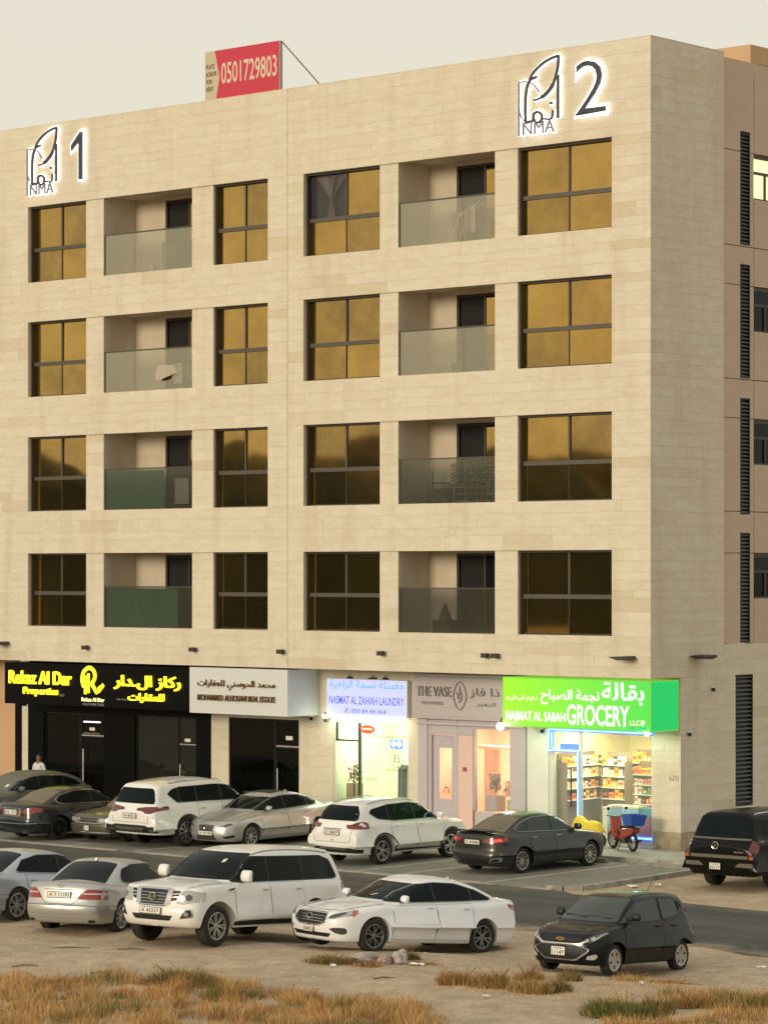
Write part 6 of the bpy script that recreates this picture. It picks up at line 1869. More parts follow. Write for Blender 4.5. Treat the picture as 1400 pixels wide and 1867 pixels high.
c.both('fog_recess', 'front', rounded([(.56, .43), (.66, .465), (.82, .47), (.88, .38), (.78, .34), (.68, .36)], .02), M_LAMPD, .006)
c.ring('lip', 'front', [(-.80, .215), (-.4, .20), (.4, .20), (.80, .215)], .02, M_CHR, .008, closed=False)
c.plate('front', 0, .42, '50435', .30, .155, off=.012, sub='DUBAI', tilt=-.05)
c.mirror(.72, 1.0, size=(.10, .095, .07))
c.both('sill_crease', 'side', [(.95, .345), (-.95, .40), (-.95, .385), (.95, .33)], M_CHR, .004, skirt=.003) if False else None
c.both('taillight', 'side', rounded([(-2.44, .90), (-2.20, .99), (-2.06, 1.0), (-2.10, .93), (-2.36, .84)], .03), M_RED, .006)
c.decal('rear_window', 'top', rounded([(-1.22, .52), (-1.22, -.52), (-1.92, -.60), (-1.92, .60)], .06), M_CGL, .004)
antenna_fin(c, -1.1, PW2); wipers(c, 1.0, 1.03)
c.decal('screen_sticker', 'front', [(.05, 1.06), (.16, 1.10), (.17, 1.12), (.04, 1.07)], M_PLATE, .008, skirt=.002)

# ---- 3 small black hatchback
d = dict(wb=2.385, fo=.73, ro=.46, W=1.595, R=.292, tw=.18, rim=.205, spokes=(3, .001), cover=5, rimmat=M_RIM, arch=.045, zb=.19, belt=.92, tumble=.30, gw=.05, z0=.6,
         deck=[(2.2, .56), (1.95, .68), (1.75, .79), (1.35, .90), (1.0, .955), (.3, .95), (-1.0, 1.02), (-1.8, 1.04)],
         roof=[(1.30, .84), (1.16, .93), (.52, 1.38), (.15, 1.48), (-.7, 1.51), (-1.30, 1.48), (-1.52, 1.42), (-1.64, 1.0), (-1.72, .8)],
         nose=[(0, .16), (.25, .06), (.4, 0), (.6, .015), (.7, .06), (.85, .14), (1.0, .24)], tail=[(0, .30), (.3, .20), (.48, .12), (.62, .02), (.8, .0), (1.0, .02), (1.3, .06)],
         fta=.10, ft=1.0, fc=.17, rf=.17, rr=.20, rc=.2, rta=.13, flare=.03, wc=.2, wr=.1, rg=.09, gta=.07, grt=.08)
c = Car('parked_car', d, 'small black hatchback with silver wheel covers on the sand at the right', 'car', PBLK, GRP); CARS['spark'] = c
c.decal('windshield', 'front', rounded(sym([(.64, .975), (.53, 1.395)]), .06), M_CGL2, .004)
side_glass(c, [(.98, .945), (.60, 1.20), (.30, 1.36), (-.42, 1.405), (-.42, .985)], (), M_CGL2, None, .05, framem=PBLK)
side_glass(c, [(-.50, .995), (-.50, 1.405), (-1.0, 1.39), (-1.10, 1.32), (-1.14, 1.10), (-.9, 1.03)], (), M_CGL2, None, .05, framem=PBLK)
side_glass(c, [(-1.18, 1.16), (-1.15, 1.34), (-1.28, 1.32), (-1.33, 1.22)], (), M_CGL, None, .02, framem=PBLK)
c.doors((.90, -.46, -1.05), .27, lambda x: .935 - .045 * x, hz=.89, hm=M_UND)
c.decal('grille', 'front', rounded(sym([(.30, .62), (.46, .66), (.40, .71)]), .02), M_UND, .006)
low = rounded(sym([(.34, .29), (.55, .43), (.60, .49), (.36, .56)]), .04)
c.decal('lower_grille', 'front', low, M_UND, .006); c.ring('grille_frame', 'front', low, .032, M_CHR, .010)
c.both('chrome_wing', 'front', [(.36, .545), (.36, .585), (.56, .68), (.57, .65), (.44, .57)], M_CHR, .012)
c.decal('chrome_wing', 'front', sym([(.37, .560), (.37, .595)]), M_CHR, .010)
MB().box(-.01, .012, -.095, .095, -.018, .018).box(-.01, .012, -.045, .045, -.034, .034).build('emblem', mat('emblem_gold', (.55, .38, .10), .25, 1.0), c.root, bevel=.004).location = c.cast('front', 0, .665)[0] + Vector((.02, 0, 0))
c.both('headlight', 'front', rounded([(.46, .615), (.50, .68), (.62, .76), (.745, .82), (.765, .79), (.72, .70), (.62, .62)], .02), M_LAMPD, .008)
c.both('headlight_reflector', 'front', circ(.635, .69, .038), M_LAMP, .015, skirt=.005); c.both('headlight_reflector', 'front', circ(.545, .655, .026), M_REFL, .015, skirt=.005)
c.both('daylight_strip', 'front', [(.66, .66), (.70, .71), (.755, .80), (.735, .79), (.68, .72)], M_REFL, .015, skirt=.005)
c.both('fog_light', 'front', rounded([(.54, .31), (.56, .37), (.70, .42), (.71, .36), (.66, .31)], .02), M_REFL, .008)
c.plate('front', -.02, .44, '11147', .30, .155, off=.012, sub='DUBAI')
c.mirror(.62, 1.02, M_UND, size=(.09, .09, .075))
c.both('taillight', 'side', rounded([(-1.70, .98), (-1.55, 1.06), (-1.46, 1.18), (-1.52, 1.22), (-1.66, 1.14)], .03), M_RED, .010)
c.both('body_crease', 'side', [(-.55, .98), (-.95, 1.06), (-1.35, 1.10), (-1.35, 1.085), (-.95, 1.04), (-.55, .965)], PBLK2, .006, skirt=.004)
MB().tube([(-1.1, .0, 1.48), (-1.28, .0, 1.68)], .006, 5).build('aerial', M_UND, c.root); wipers(c, 1.0, 1.03)
for y_, col_ in ((-.22, (.30, .30, .27)), (.16, (.28, .28, .25))):
    c.decal('seat_seen_through_glass', 'front', rounded([(y_ - .09, 1.12), (y_ + .09, 1.12), (y_ + .08, 1.27), (y_ - .08, 1.27)], .03), mat('seat_dim', (.10, .11, .105), .5, coat=.6), .0095, skirt=.001) if False else None

# ---- 4 silver luxury saloon, tail to the viewer
def lux_rear(c, pnt, plate, emb=True):
    c.decal('rear_window', 'top', rounded([(-1.02, .52), (-1.02, -.52), (-1.78, -.64), (-1.78, .64)], .07), M_CGL, .004)
    c.decal('rear_window', 'rear', rounded(sym([(.66, 1.07), (.50, 1.37)]), .05), M_CGL, .005) if False else None
    c.both('taillight', 'rear', rounded([(.40, .70), (.47, .80), (.58, .90), (.78, .905), (.88, .86), (.92, .70)], [.02, .04, .05, .05, .03, .02]), M_RED, .007)
    c.both('taillight_band', 'rear', [(.50, .80), (.51, .825), (.87, .83), (.90, .80)], M_REFL, .012, skirt=.005)
    c.ring('boot_seam', 'rear', [(.62, .93), (.60, .90), (.36, .64), (.30, .60), (-.30, .60), (-.36, .64), (-.60, .90), (-.62, .93)], .009, M_UND, .001, closed=False)
    c.decal('plate_recess', 'rear', rounded(sym([(.31, .69), (.35, .86)]), .03), PSIL, -.0)
    c.ring('chrome_bar', 'rear', [(-.36, .885), (.36, .885)], .02, M_CHR, .012, closed=False)
    c.plate('rear', 0, .78, plate, .52, .11, off=.014)
    c.ring('bumper_crease', 'rear', [(-.93, .56), (-.6, .575), (.6, .575), (.93, .56)], .012, M_UND, .002, closed=False)
    c.ring('bumper_strip', 'rear', [(-.80, .36), (-.4, .34), (.4, .34), (.80, .36)], .014, M_CHR, .004, closed=False)
    if emb: emblem_ring(c, 'rear', 0, .965, .05, ry=.04, bar=False)
d = dict(wb=2.925, fo=.95, ro=1.115, W=1.83, R=.335, tw=.225, rim=.235, spokes=(9, .018), arch=.05, zb=.20, belt=.95, tumble=.42, gw=.07, z0=.6,
         deck=[(2.6, .60), (2.4, .72), (2.1, .84), (1.3, .95), (1.0, .98), (0, .97), (-1.4, .99), (-1.9, 1.03), (-2.4, 1.04), (-2.62, .96), (-2.75, .8)],
         roof=[(1.2, .86), (1.08, .95), (.3, 1.36), (-.05, 1.48), (-.7, 1.49), (-1.05, 1.43), (-1.75, 1.08), (-1.95, .98), (-2.1, .8)],
         nose=SED_NOSE, tail=[(0, .24), (.3, .10), (.42, .01), (.56, 0), (.60, .03), (.8, .07), (1.0, .10), (1.2, .16)], fta=.12, fc=.22, rf=.22, rr=.17, rta=.10, rc=.17, rt=1.2, flare=.015, bulge=.008)
c = Car('parked_car', d, 'silver luxury saloon seen from behind, left of the big white off-roader', 'car', PSIL, GRP); CARS['ls'] = c
lux_rear(c, PSIL, 'A T 11191')
c.decal('windshield', 'front', rounded(sym([(.70, 1.01), (.55, 1.34)]), .06), M_CGL, .004)
side_glass(c, [(.95, .975), (.30, 1.32), (-.1, 1.385), (-.75, 1.38), (-1.16, 1.28), (-1.34, 1.12), (-1.30, 1.03), (-1.15, 1.0), (0, .99)], (-.15,), M_CGL, PSILB, .08, tw=.012)
c.doors((.95, -.15, -1.18), .30, lambda x: .965 - .01 * x, hz=.86)
c.mirror(.70, .98); antenna_fin(c, -.95, PSIL)
c.both('exhaust_recess', 'rear', rounded([(.62, .23), (.74, .24), (.74, .29), (.62, .28)], .01), M_UND, .006)
# its neighbour, cropped by the picture's left edge
d = dict(d); d['spokes'] = (7, .014); d['twin'] = .16; d['rim'] = .245; d['R'] = .34
c = Car('parked_car', d, 'blue silver saloon in the sand lot, cut off by the left edge of the picture', 'car', PSILB, GRP); CARS['left'] = c
lux_rear(c, PSILB, 'B 70421')
c.decal('windshield', 'front', rounded(sym([(.70, 1.01), (.55, 1.34)]), .06), M_CGL, .004)
side_glass(c, [(.95, .975), (.30, 1.32), (-.1, 1.385), (-.75, 1.38), (-1.20, 1.27), (-1.45, 1.06), (-1.40, 1.02), (0, .99)], (-.15,), M_CGL, PSILB, .05, tw=.012)
c.doors((.95, -.15, -1.22), .30, lambda x: .965 - .01 * x, hz=.86)
c.mirror(.70, .98)

# ---- 5 white crossover with black lower trim, tail to the viewer
d = dict(wb=2.705, fo=.93, ro=1.02, W=1.82, R=.365, tw=.22, rim=.262, spokes=(5, .020), twin=.18, hub=.05, arch=.06, zb=.27, belt=1.08, tumble=.34, gw=.06, z0=.72,
         deck=[(2.45, .80), (2.25, .92), (1.9, 1.03), (1.3, 1.10), (1.0, 1.12), (0, 1.10), (-1.6, 1.16), (-2.4, 1.16)],
         roof=[(1.3, 1.0), (1.18, 1.09), (.50, 1.50), (.0, 1.68), (-.7, 1.70), (-1.5, 1.66), (-2.02, 1.58), (-2.28, 1.12), (-2.4, .9)],
         nose=[(0, .2), (.3, .1), (.5, 0), (.8, .02), (.95, .10), (1.2, .22)], tail=[(0, .16), (.3, .06), (.42, 0), (.58, 0), (.62, .03), (1.0, .06), (1.25, .10), (1.5, .2)],
         side=[(0, -.10), (.25, -.06), (.38, -.015), (.55, 0), (.8, 0), (.95, -.012), (1.1, -.03), (1.3, -.06)], fta=.13, fc=.2, rf=.2, rr=.15, rta=.09, rc=.15, flare=.03, wc=.18, wr=.10, rg=.09, gta=.09, grt=.10)
c = Car('parked_car', d, 'white crossover with roof rails and black wheel arch trim in front of the laundry', 'crossover', PW, GRP); CARS['xtrail'] = c
c.decal('rear_window', 'rear', rounded(sym([(.70, 1.18), (.64, 1.40), (.52, 1.55)]), .06), M_CGL, .006)
c.decal('windshield', 'front', rounded(sym([(.72, 1.14), (.56, 1.52)]), .06), M_CGL, .004)
side_glass(c, [(1.05, 1.115), (.55, 1.42), (.25, 1.52), (-.2, 1.575), (-1.0, 1.56), (-1.62, 1.46), (-1.72, 1.36), (-1.45, 1.20), (-.9, 1.13)], (-.05, -1.05), M_CGL, M_CHR, .06, tw=.012, barw=.05)
c.doors((1.02, -.06, -1.05), .42, lambda x: 1.09 - .01 * x, hz=1.0)
c.both('taillight', 'rear', rounded([(.44, 1.08), (.60, 1.09), (.74, 1.155), (.90, 1.08), (.92, 1.0), (.86, .97), (.50, .98)], .02), M_REDD, .008)
c.both('taillight_band', 'rear', [(.52, 1.0), (.54, 1.03), (.86, 1.035), (.90, 1.01)], M_RED, .014, skirt=.006)
c.ring('tailgate_seam', 'rear', [(.66, 1.12), (.66, .72), (.60, .62), (-.60, .62), (-.66, .72), (-.66, 1.12)], .010, M_UND, .001, closed=False)
c.ring('chrome_bar', 'rear', [(-.30, .965), (.34, .965)], .022, M_UND, .008, closed=False)
c.plate('rear', 0, .87, 'D 18837', .52, .12, off=.016)
c.decal('lower_bumper', 'rear', rounded(sym([(.86, .345), (.93, .43), (.60, .48)]), .02), M_UND, .008)
c.decal('skid_strip', 'rear', rounded(sym([(.46, .435), (.46, .465)]), .01), M_CHR, .016)
c.both('tail_badge', 'rear', [(.05, .655), (-.0, .655), (.0, .675), (.05, .675)], M_UND, .004, skirt=.002)
arch_trim(c, .05, M_UND)
c.both('sill', 'side', [(.92, .27), (-.92, .27), (-.92, .39), (.92, .36)], M_UND, .008); c.both('sill_strip', 'side', [(.90, .365), (-.90, .395), (-.90, .42), (.90, .385)], M_CHR, .014, skirt=.008)
for sy in (-1, 1):
    p = [(.1, sy * .56), (-.4, sy * .60), (-1.2, sy * .60), (-1.65, sy * .57)]
    pts = []
    for i, q in enumerate(p): h, n = c.cast('top', *q); pts.append(h + Vector((0, 0, .02 if i in (0, 3) else .055)))
    MB().tube(pts, .016, 8).build('roof_rail', M_CHR, c.root)
c.mirror(.80, 1.13)
MB().tube([(-1.6, 0, 1.70), (-1.72, 0, 1.86)], .005, 5).build('aerial', M_UND, c.root)

# ---- 6 dark grey saloon with lit tail lights
d = dict(wb=2.70, fo=.90, ro=1.03, W=1.76, R=.325, tw=.205, rim=.232, spokes=(10, .012), hub=.05, arch=.05, zb=.20, belt=.95, tumble=.46, gw=.07, z0=.6,
         deck=[(2.5, .62), (2.28, .74), (1.95, .87), (1.3, .97), (1.0, 1.0), (0, .98), (-1.4, 1.01), (-1.9, 1.06), (-2.3, 1.08), (-2.5, 1.0)],
         roof=[(1.25, .9), (1.13, .98), (.35, 1.38), (-.05, 1.495), (-.65, 1.50), (-1.15, 1.40), (-1.85, 1.10), (-2.05, 1.0), (-2.2, .8)],
         nose=SED_NOSE, tail=[(0, .24), (.28, .10), (.38, .0), (.54, 0), (.60, .04), (.85, .05), (1.1, .10)], fta=.13, fc=.22, rf=.22, rr=.16, rta=.11, rc=.17, flare=.025, wc=.2)
c = Car('parked_car', d, 'dark grey saloon with glowing red tail lights in front of the grocery', 'car', PGREY, GRP); CARS['sentra'] = c
c.decal('rear_window', 'top', rounded([(-1.08, .50), (-1.08, -.50), (-1.84, -.62), (-1.84, .62)], .07), M_CGLD, .004)
c.decal('windshield', 'front', rounded(sym([(.68, 1.03), (.52, 1.36)]), .06), M_CGL, .004)
side_glass(c, [(1.0, 1.0), (.60, 1.21), (.28, 1.345), (-.15, 1.40), (-.75, 1.385), (-1.22, 1.27), (-1.50, 1.13), (-1.40, 1.06), (0, 1.015)], (-.12, -1.05), M_CGL2, M_CHR, .05, tw=.014, barw=.05)
c.doors((1.0, -.12, -1.08), .28, lambda x: .985 - .02 * x, hz=.90, hm=M_CHR)
c.both('taillight', 'rear', rounded([(.36, .84), (.40, .90), (.66, .93), (.84, .99), (.90, .94), (.86, .85), (.60, .80)], .02), M_RED, .008)
c.both('lit_lamp', 'rear', rounded([(.62, .84), (.64, .90), (.82, .92), (.82, .86)], .02), M_REDL, .014, skirt=.006)
MB().prism([(-2.10, 1.075), (-2.34, 1.09), (-2.40, 1.125), (-2.36, 1.13), (-2.12, 1.10)], -.60, .60).build('boot_spoiler', PBLK2, c.root, bevel=.008)
c.plate('rear', 0, .82, 'D 43688', .50, .11, off=.016)
c.ring('bumper_crease', 'rear', [(-.88, .60), (-.6, .61), (.6, .61), (.88, .60)], .01, M_UND, .002, closed=False)
c.both('exhaust_trim', 'rear', rounded([(.50, .30), (.80, .34), (.82, .46), (.60, .42)], .03), M_CHR, .004); c.both('exhaust_recess', 'rear', rounded([(.56, .32), (.76, .35), (.78, .42), (.62, .39)], .02), M_UND, .009, skirt=.005)
c.decal('lower_bumper', 'rear', rounded(sym([(.46, .27), (.44, .37)]), .03), M_UND, .006)
c.mirror(.78, 1.02)

# ---- 7 black full-size estate off-roader on the right
d = dict(wb=2.95, fo=.95, ro=1.15, W=2.0, R=.395, tw=.265, rim=.25, spokes=(7, .03), arch=.07, zb=.36, belt=1.28, tumble=.26, gw=.05, z0=.85,
         deck=[(2.6, 1.05), (2.3, 1.15), (1.8, 1.22), (1.2, 1.26), (-2.0, 1.27), (-2.75, 1.25)],
         roof=[(1.3, 1.12), (1.2, 1.25), (.6, 1.75), (.1, 1.88), (-1.2, 1.92), (-2.2, 1.90), (-2.36, 1.86), (-2.56, 1.30), (-2.7, 1.1)],
         nose=[(0, .2), (.4, .1), (.6, 0), (1.0, .02), (1.2, .06)], tail=[(0, .16), (.40, .02), (.48, .0), (.66, 0), (.70, .05), (1.0, .06), (1.3, .09), (1.6, .2)],
         side=[(0, -.10), (.36, -.04), (.5, 0), (1.1, 0), (1.25, -.02), (1.4, -.06)], fta=.08, ft=1.0, fc=.12, rc=.08, rf=.14, rr=.09, rta=.05, flare=.02, rg=.12, gta=.05, grt=.08, wr=.04)
c = Car('parked_car', d, 'black full size off-roader with roof rails by the side wall at the right edge', 'off-roader', PBLK2, GRP); CARS['esc'] = c
c.decal('rear_window', 'rear', rounded(sym([(.82, 1.30), (.74, 1.56), (.64, 1.78)]), .06), M_CGL, .006)
c.decal('windshield', 'front', rounded(sym([(.80, 1.30), (.66, 1.74)]), .06), M_CGL, .004)
side_glass(c, [(1.05, 1.29), (.55, 1.70), (-2.15, 1.74), (-2.30, 1.33)], (-.1, -1.1), M_CGL, None, .06)
c.doors((1.05, -.1, -1.1), .50, lambda x: 1.27, hz=1.12)
c.both('taillight', 'rear', rounded([(.83, .86), (.83, 1.24), (.955, 1.22), (.965, .86)], .015), M_REDD, .010)
c.both('reverse_lamp', 'rear', rounded([(.84, .80), (.84, .865), (.96, .865), (.96, .80)], .01), M_AMB, .011)
c.decal('chrome_strip', 'rear', rounded(sym([(.80, .80), (.80, .88)]), .01), mat('dull_chrome', (.16, .15, .12), .35, .7), .006)
c.decal('chrome_strip', 'rear', rounded(sym([(.82, 1.245), (.82, 1.285)]), .01), MATS['dull_chrome'], .006)
c.both('bumper_panel', 'rear', rounded([(.44, .60), (.56, .70), (.95, .70), (.93, .60)], .02), MATS['dull_chrome'], .004)
emblem_ring(c, 'rear', .10, 1.10, .085, bar=True)
c.block('badge', 'rear', -.55, .96, .26, .03, .01, M_CHR)
c.plate('rear', .10, .60, '63117', .30, .15, off=.02, sub='DUBAI')
for sy in (-1, 1):
    h, n = c.cast('top', 0, sy * .62)
    MB().tube([(.4, sy * .60, h.z - .06), (.25, sy * .63, h.z + .02), (-1.2, sy * .64, h.z + .04), (-2.0, sy * .63, h.z + .03), (-2.15, sy * .62, h.z - .02)], .022, 8).build('roof_rail', M_CHR, c.root)
c.mirror(.9, 1.30, size=(.10, .12, .11))

# ---- 8 silver executive saloon, nose to the viewer, in front of the black glass office
d = dict(wb=2.82, fo=.95, ro=1.125, W=1.82, R=.325, tw=.21, rim=.235, spokes=(9, .014), hub=.05, arch=.05, zb=.19, belt=.94, tumble=.47, gw=.07, z0=.58,
         deck=[(2.6, .58), (2.36, .68), (2.15, .78), (1.7, .89), (1.25, .97), (1.0, .99), (0, .97), (-1.4, 1.01), (-1.9, 1.06), (-2.45, 1.09), (-2.6, .98)],
         roof=[(1.22, .88), (1.10, .97), (.32, 1.36), (-.1, 1.47), (-.7, 1.475), (-1.25, 1.37), (-1.95, 1.10), (-2.1, 1.0), (-2.3, .8)],
         nose=[(0, .16), (.25, .06), (.36, .0), (.6, .02), (.72, .07), (.85, .16), (1.0, .26)], tail=SED_TAIL, fta=.13, fc=.22, rf=.20, rr=.17, rta=.11, flare=.02, wc=.2, bulge=.014)
c = Car('parked_car', d, 'silver executive saloon facing out, parked left of the white crossover', 'car', PSIL, GRP); CARS['es'] = c
c.decal('windshield', 'front', rounded(sym([(.70, 1.03), (.53, 1.335)]), .06), M_CGL, .004)
side_glass(c, [(.98, .985), (.60, 1.17), (.24, 1.325), (-.15, 1.375), (-.8, 1.365), (-1.30, 1.25), (-1.58, 1.13), (-1.45, 1.05), (0, 1.0)], (-.12, -1.1), M_CGL, PSIL, .05, tw=.014)
c.doors((.98, -.12, -1.08), .28, lambda x: .97 - .02 * x, hz=.88, hm=M_CHR)
gp = rounded(sym([(.36, .25), (.22, .50), (.28, .655)]), .02)
c.decal('grille', 'front', rounded(sym([(.38, .24), (.30, .40), (.24, .47), (.29, .655)]), .02), M_LAMPD, .006)
c.ring('grille_frame', 'front', rounded(sym([(.38, .24), (.30, .40), (.24, .47), (.29, .655)]), .02), .02, M_CHR, .008)
for z in (.52, .56, .60): c.ring('grille_bar', 'front', [(-.25, z), (.25, z)], .009, M_UND, .010, closed=False)
emblem_ring(c, 'front', 0, .585, .05, bar=False, ry=.045)
c.both('headlight', 'front', rounded([(.40, .60), (.50, .655), (.78, .755), (.88, .77), (.86, .68), (.66, .60)], .02), M_LAMP, .008)
c.both('headlight_inner', 'front', rounded([(.46, .61), (.54, .65), (.74, .715), (.78, .68), (.64, .62)], .015), M_LAMPD, .014, skirt=.004)
c.both('fog_recess', 'front', rounded([(.56, .34), (.84, .40), (.84, .33), (.62, .29)], .02), M_UND, .006)
c.plate('front', 0, .43, 'A 39108', .50, .11, off=.012)
c.mirror(.72, 1.0, size=(.10, .095, .07)); antenna_fin(c, -1.0, M_CHR)
c.decal('sunroof', 'top', rounded([(.02, .38), (.02, -.38), (-.5, -.40), (-.5, .40)], .05), M_UND, .004)

# ---- 9 white luxury off-roader, tail to the viewer
d = dict(wb=2.85, fo=1.05, ro=1.20, W=1.99, R=.41, tw=.265, rim=.29, spokes=(10, .020), hub=.06, arch=.07, zb=.36, belt=1.18, tumble=.26, gw=.05, z0=.82,
         deck=[(2.7, .98), (2.4, 1.10), (1.9, 1.19), (1.2, 1.24), (0, 1.22), (-2.0, 1.24), (-2.8, 1.22)],
         roof=[(1.35, 1.10), (1.2, 1.22), (.58, 1.65), (.1, 1.84), (-.6, 1.88), (-1.8, 1.84), (-2.3, 1.80), (-2.42, 1.72), (-2.62, 1.22), (-2.75, 1.0)],
         nose=[(0, .2), (.4, .06), (.6, 0), (1.0, .02), (1.2, .08)], tail=[(0, .20), (.36, .05), (.50, .01), (.62, 0), (.68, .03), (.95, .05), (1.10, .03), (1.25, .08), (1.5, .2)],
         side=[(0, -.10), (.36, -.05), (.52, -.008), (.8, 0), (1.0, -.006), (1.15, -.03), (1.3, -.07)], fta=.10, ft=1.0, fc=.16, rc=.11, rf=.18, rr=.12, rta=.08, flare=.03, rg=.10, gta=.06, grt=.08, wr=.06)
c = Car('parked_car', d, 'white luxury off-roader seen from behind before the black fronted office', 'off-roader', PW, GRP); CARS['lx'] = c
c.decal('rear_window', 'rear', rounded(sym([(.80, 1.24), (.72, 1.50), (.62, 1.66)]), .07), M_CGL, .006)
c.decal('windshield', 'front', rounded(sym([(.78, 1.28), (.64, 1.66)]), .06), M_CGL, .004)
side_glass(c, [(1.08, 1.225), (.62, 1.55), (.35, 1.64), (-.2, 1.70), (-1.6, 1.68), (-1.86, 1.63), (-2.06, 1.50), (-1.75, 1.25)], (-.05, -1.0, -1.65), M_CGL, M_CHR, .05, tw=.014)
c.doors((1.05, -.06, -1.02), .50, lambda x: 1.19, hz=1.06, hm=M_CHR)
c.both('taillight', 'rear', rounded([(.24, 1.06), (.26, 1.12), (.60, 1.16), (.96, 1.17), (.96, 1.08), (.80, .98), (.60, .98), (.50, 1.03)], .02), M_REDD, .010)
c.both('taillight_line', 'rear', [(.30, 1.08), (.30, 1.095), (.92, 1.12), (.92, 1.10)], M_RED, .017, skirt=.006)
c.plate('rear', 0, .90, 'A 4551', .52, .115, off=.02)
c.ring('tailgate_seam', 'rear', [(.74, 1.2), (.72, .72), (-.72, .72), (-.74, 1.2)], .010, M_UND, .001, closed=False)
c.decal('lower_bumper', 'rear', rounded(sym([(.84, .435), (.96, .50), (.96, .63), (.72, .61), (.60, .65)]), .02), M_UND, .018, grid=.04)
c.decal('skid_plate', 'rear', rounded(sym([(.44, .47), (.58, .58)]), .02), mat('grey_plastic', (.09, .085, .075), .5), .030, grid=.04)
c.both('reflector', 'rear', [(.70, .47), (.70, .50), (.84, .53), (.84, .49)], M_REFL, .028, skirt=.008)
c.both('sill', 'side', [(1.0, .38), (-1.0, .38), (-1.0, .46), (1.0, .46)], M_UND, .008); arch_trim(c, .03, M_UND, .006)
c.mirror(.85, 1.25, M_UND, size=(.10, .12, .10))
for sy in (-1, 1):
    h, n = c.cast('top', -.5, sy * .66); MB().tube([(.15, sy * .66, h.z - .05), (.0, sy * .67, h.z + .01), (-1.2, sy * .68, h.z + .01), (-1.9, sy * .66, h.z - .04)], .016, 6).build('roof_rail', M_CHR, c.root)

# ---- 10 navy saloon, tail to the viewer
d = dict(wb=2.85, fo=.92, ro=1.08, W=1.84, R=.335, tw=.225, rim=.245, spokes=(10, .014), rimmat=M_RIMD, arch=.055, zb=.20, belt=.94, tumble=.46, gw=.07, z0=.6,
         deck=[(2.6, .60), (2.35, .72), (2.0, .86), (1.3, .96), (1.0, .99), (0, .97), (-1.4, 1.0), (-1.9, 1.05), (-2.4, 1.08), (-2.6, .98)],
         roof=[(1.22, .88), (1.10, .97), (.32, 1.36), (-.1, 1.465), (-.65, 1.47), (-1.15, 1.38), (-1.85, 1.09), (-2.0, 1.0), (-2.2, .8)],
         nose=SED_NOSE, tail=[(0, .24), (.3, .08), (.42, .0), (.6, 0), (.66, .03), (.9, .05), (1.1, .10)], fta=.13, fc=.22, rf=.22, rr=.17, rta=.11, rc=.17, flare=.03, wc=.2)
c = Car('parked_car', d, 'dark navy saloon seen from behind at the left, chrome line round its side windows', 'car', PNAVY, GRP); CARS['gs'] = c
c.decal('rear_window', 'top', rounded([(-1.05, .50), (-1.05, -.50), (-1.82, -.62), (-1.82, .62)], .07), M_CGLD, .004)
c.decal('windshield', 'front', rounded(sym([(.70, 1.03), (.53, 1.335)]), .06), M_CGL, .004)
side_glass(c, [(.98, .99), (.60, 1.17), (.24, 1.325), (-.15, 1.375), (-.75, 1.365), (-1.20, 1.27), (-1.42, 1.15), (-1.38, 1.06), (-1.2, 1.02), (0, 1.0)], (-.12,), M_CGL, M_CHR, .08, tw=.022)
c.doors((.98, -.12, -1.10), .28, lambda x: .965 - .02 * x, hz=.88)
c.both('taillight', 'rear', rounded([(.44, .80), (.50, .90), (.72, .97), (.88, .96), (.92, .86), (.70, .78)], .03), M_RED, .008)
c.plate('rear', 0, .82, 'G 71', .52, .14, off=.016)
c.decal('plate_panel', 'rear', rounded(sym([(.40, .70), (.42, .90)]), .03), mat('plate_panel', (.25, .21, .15), .4, .4), .004)
c.ring('chrome_bar', 'rear', [(-.42, .925), (.42, .925)], .02, M_CHR, .010, closed=False)
c.ring('bumper_strip', 'rear', [(-.86, .52), (-.5, .50), (.5, .50), (.86, .52)], .016, M_CHR, .008, closed=False)
for sy in (-1, 1): MB().tube([(-2.30, sy * .58, .27), (-2.49, sy * .58, .27)], .045, 12).build('exhaust', M_CHR, c.root)
c.mirror(.72, 1.0, M_UND)

# ---- 11 old gold saloon half hidden behind the white luxury off-roader
d = dict(wb=2.65, fo=.90, ro=1.1, W=1.72, R=.315, tw=.19, rim=.20, spokes=(8, .02), arch=.05, zb=.22, belt=.90, tumble=.50, gw=.08, z0=.56,
         deck=[(2.5, .70), (2.24, .76), (2.0, .82), (1.4, .90), (1.0, .93), (0, .92), (-1.6, .95), (-2.4, .95)],
         roof=[(1.2, .82), (1.05, .92), (.4, 1.29), (.0, 1.385), (-.7, 1.39), (-1.05, 1.32), (-1.5, 1.0), (-1.7, .85)],
         nose=[(0, .1), (.3, .03), (.42, 0), (.54, 0), (.57, .06), (.75, .08), (.9, .12)], tail=SED_TAIL, fta=.05, fc=.09, rf=.13, rr=.14, rta=.06, flare=.0, bulge=.006)
c = Car('parked_car', d, 'old dark gold saloon with rectangular lamps, half hidden by the white luxury off-roader', 'car', PGOLD, GRP); CARS['gold'] = c
c.decal('windshield', 'front', rounded(sym([(.68, .96), (.54, 1.27)]), .05), M_CGLD, .004)
side_glass(c, [(.92, .93), (.32, 1.28), (-.65, 1.30), (-1.2, 1.0)], (-.1,), M_CGL, None, .04)
c.doors((.9, -.1, -1.0), .3, lambda x: .91, hz=.82)
c.decal('grille', 'front', rounded(sym([(.36, .60), (.37, .70)]), .01), M_UND, .008); c.ring('grille_frame', 'front', rounded(sym([(.37, .59), (.38, .71)]), .01), .016, M_CHR, .010)
for z in (.63, .665): c.ring('grille_bar', 'front', [(-.35, z), (.35, z)], .008, M_CHR, .012, closed=False)
c.both('headlight', 'front', rounded([(.42, .59), (.42, .70), (.80, .70), (.82, .59)], .015), M_LAMP, .010)
c.both('indicator', 'front', [(.66, .60), (.66, .69), (.79, .69), (.80, .60)], M_REFL, .016, skirt=.006)
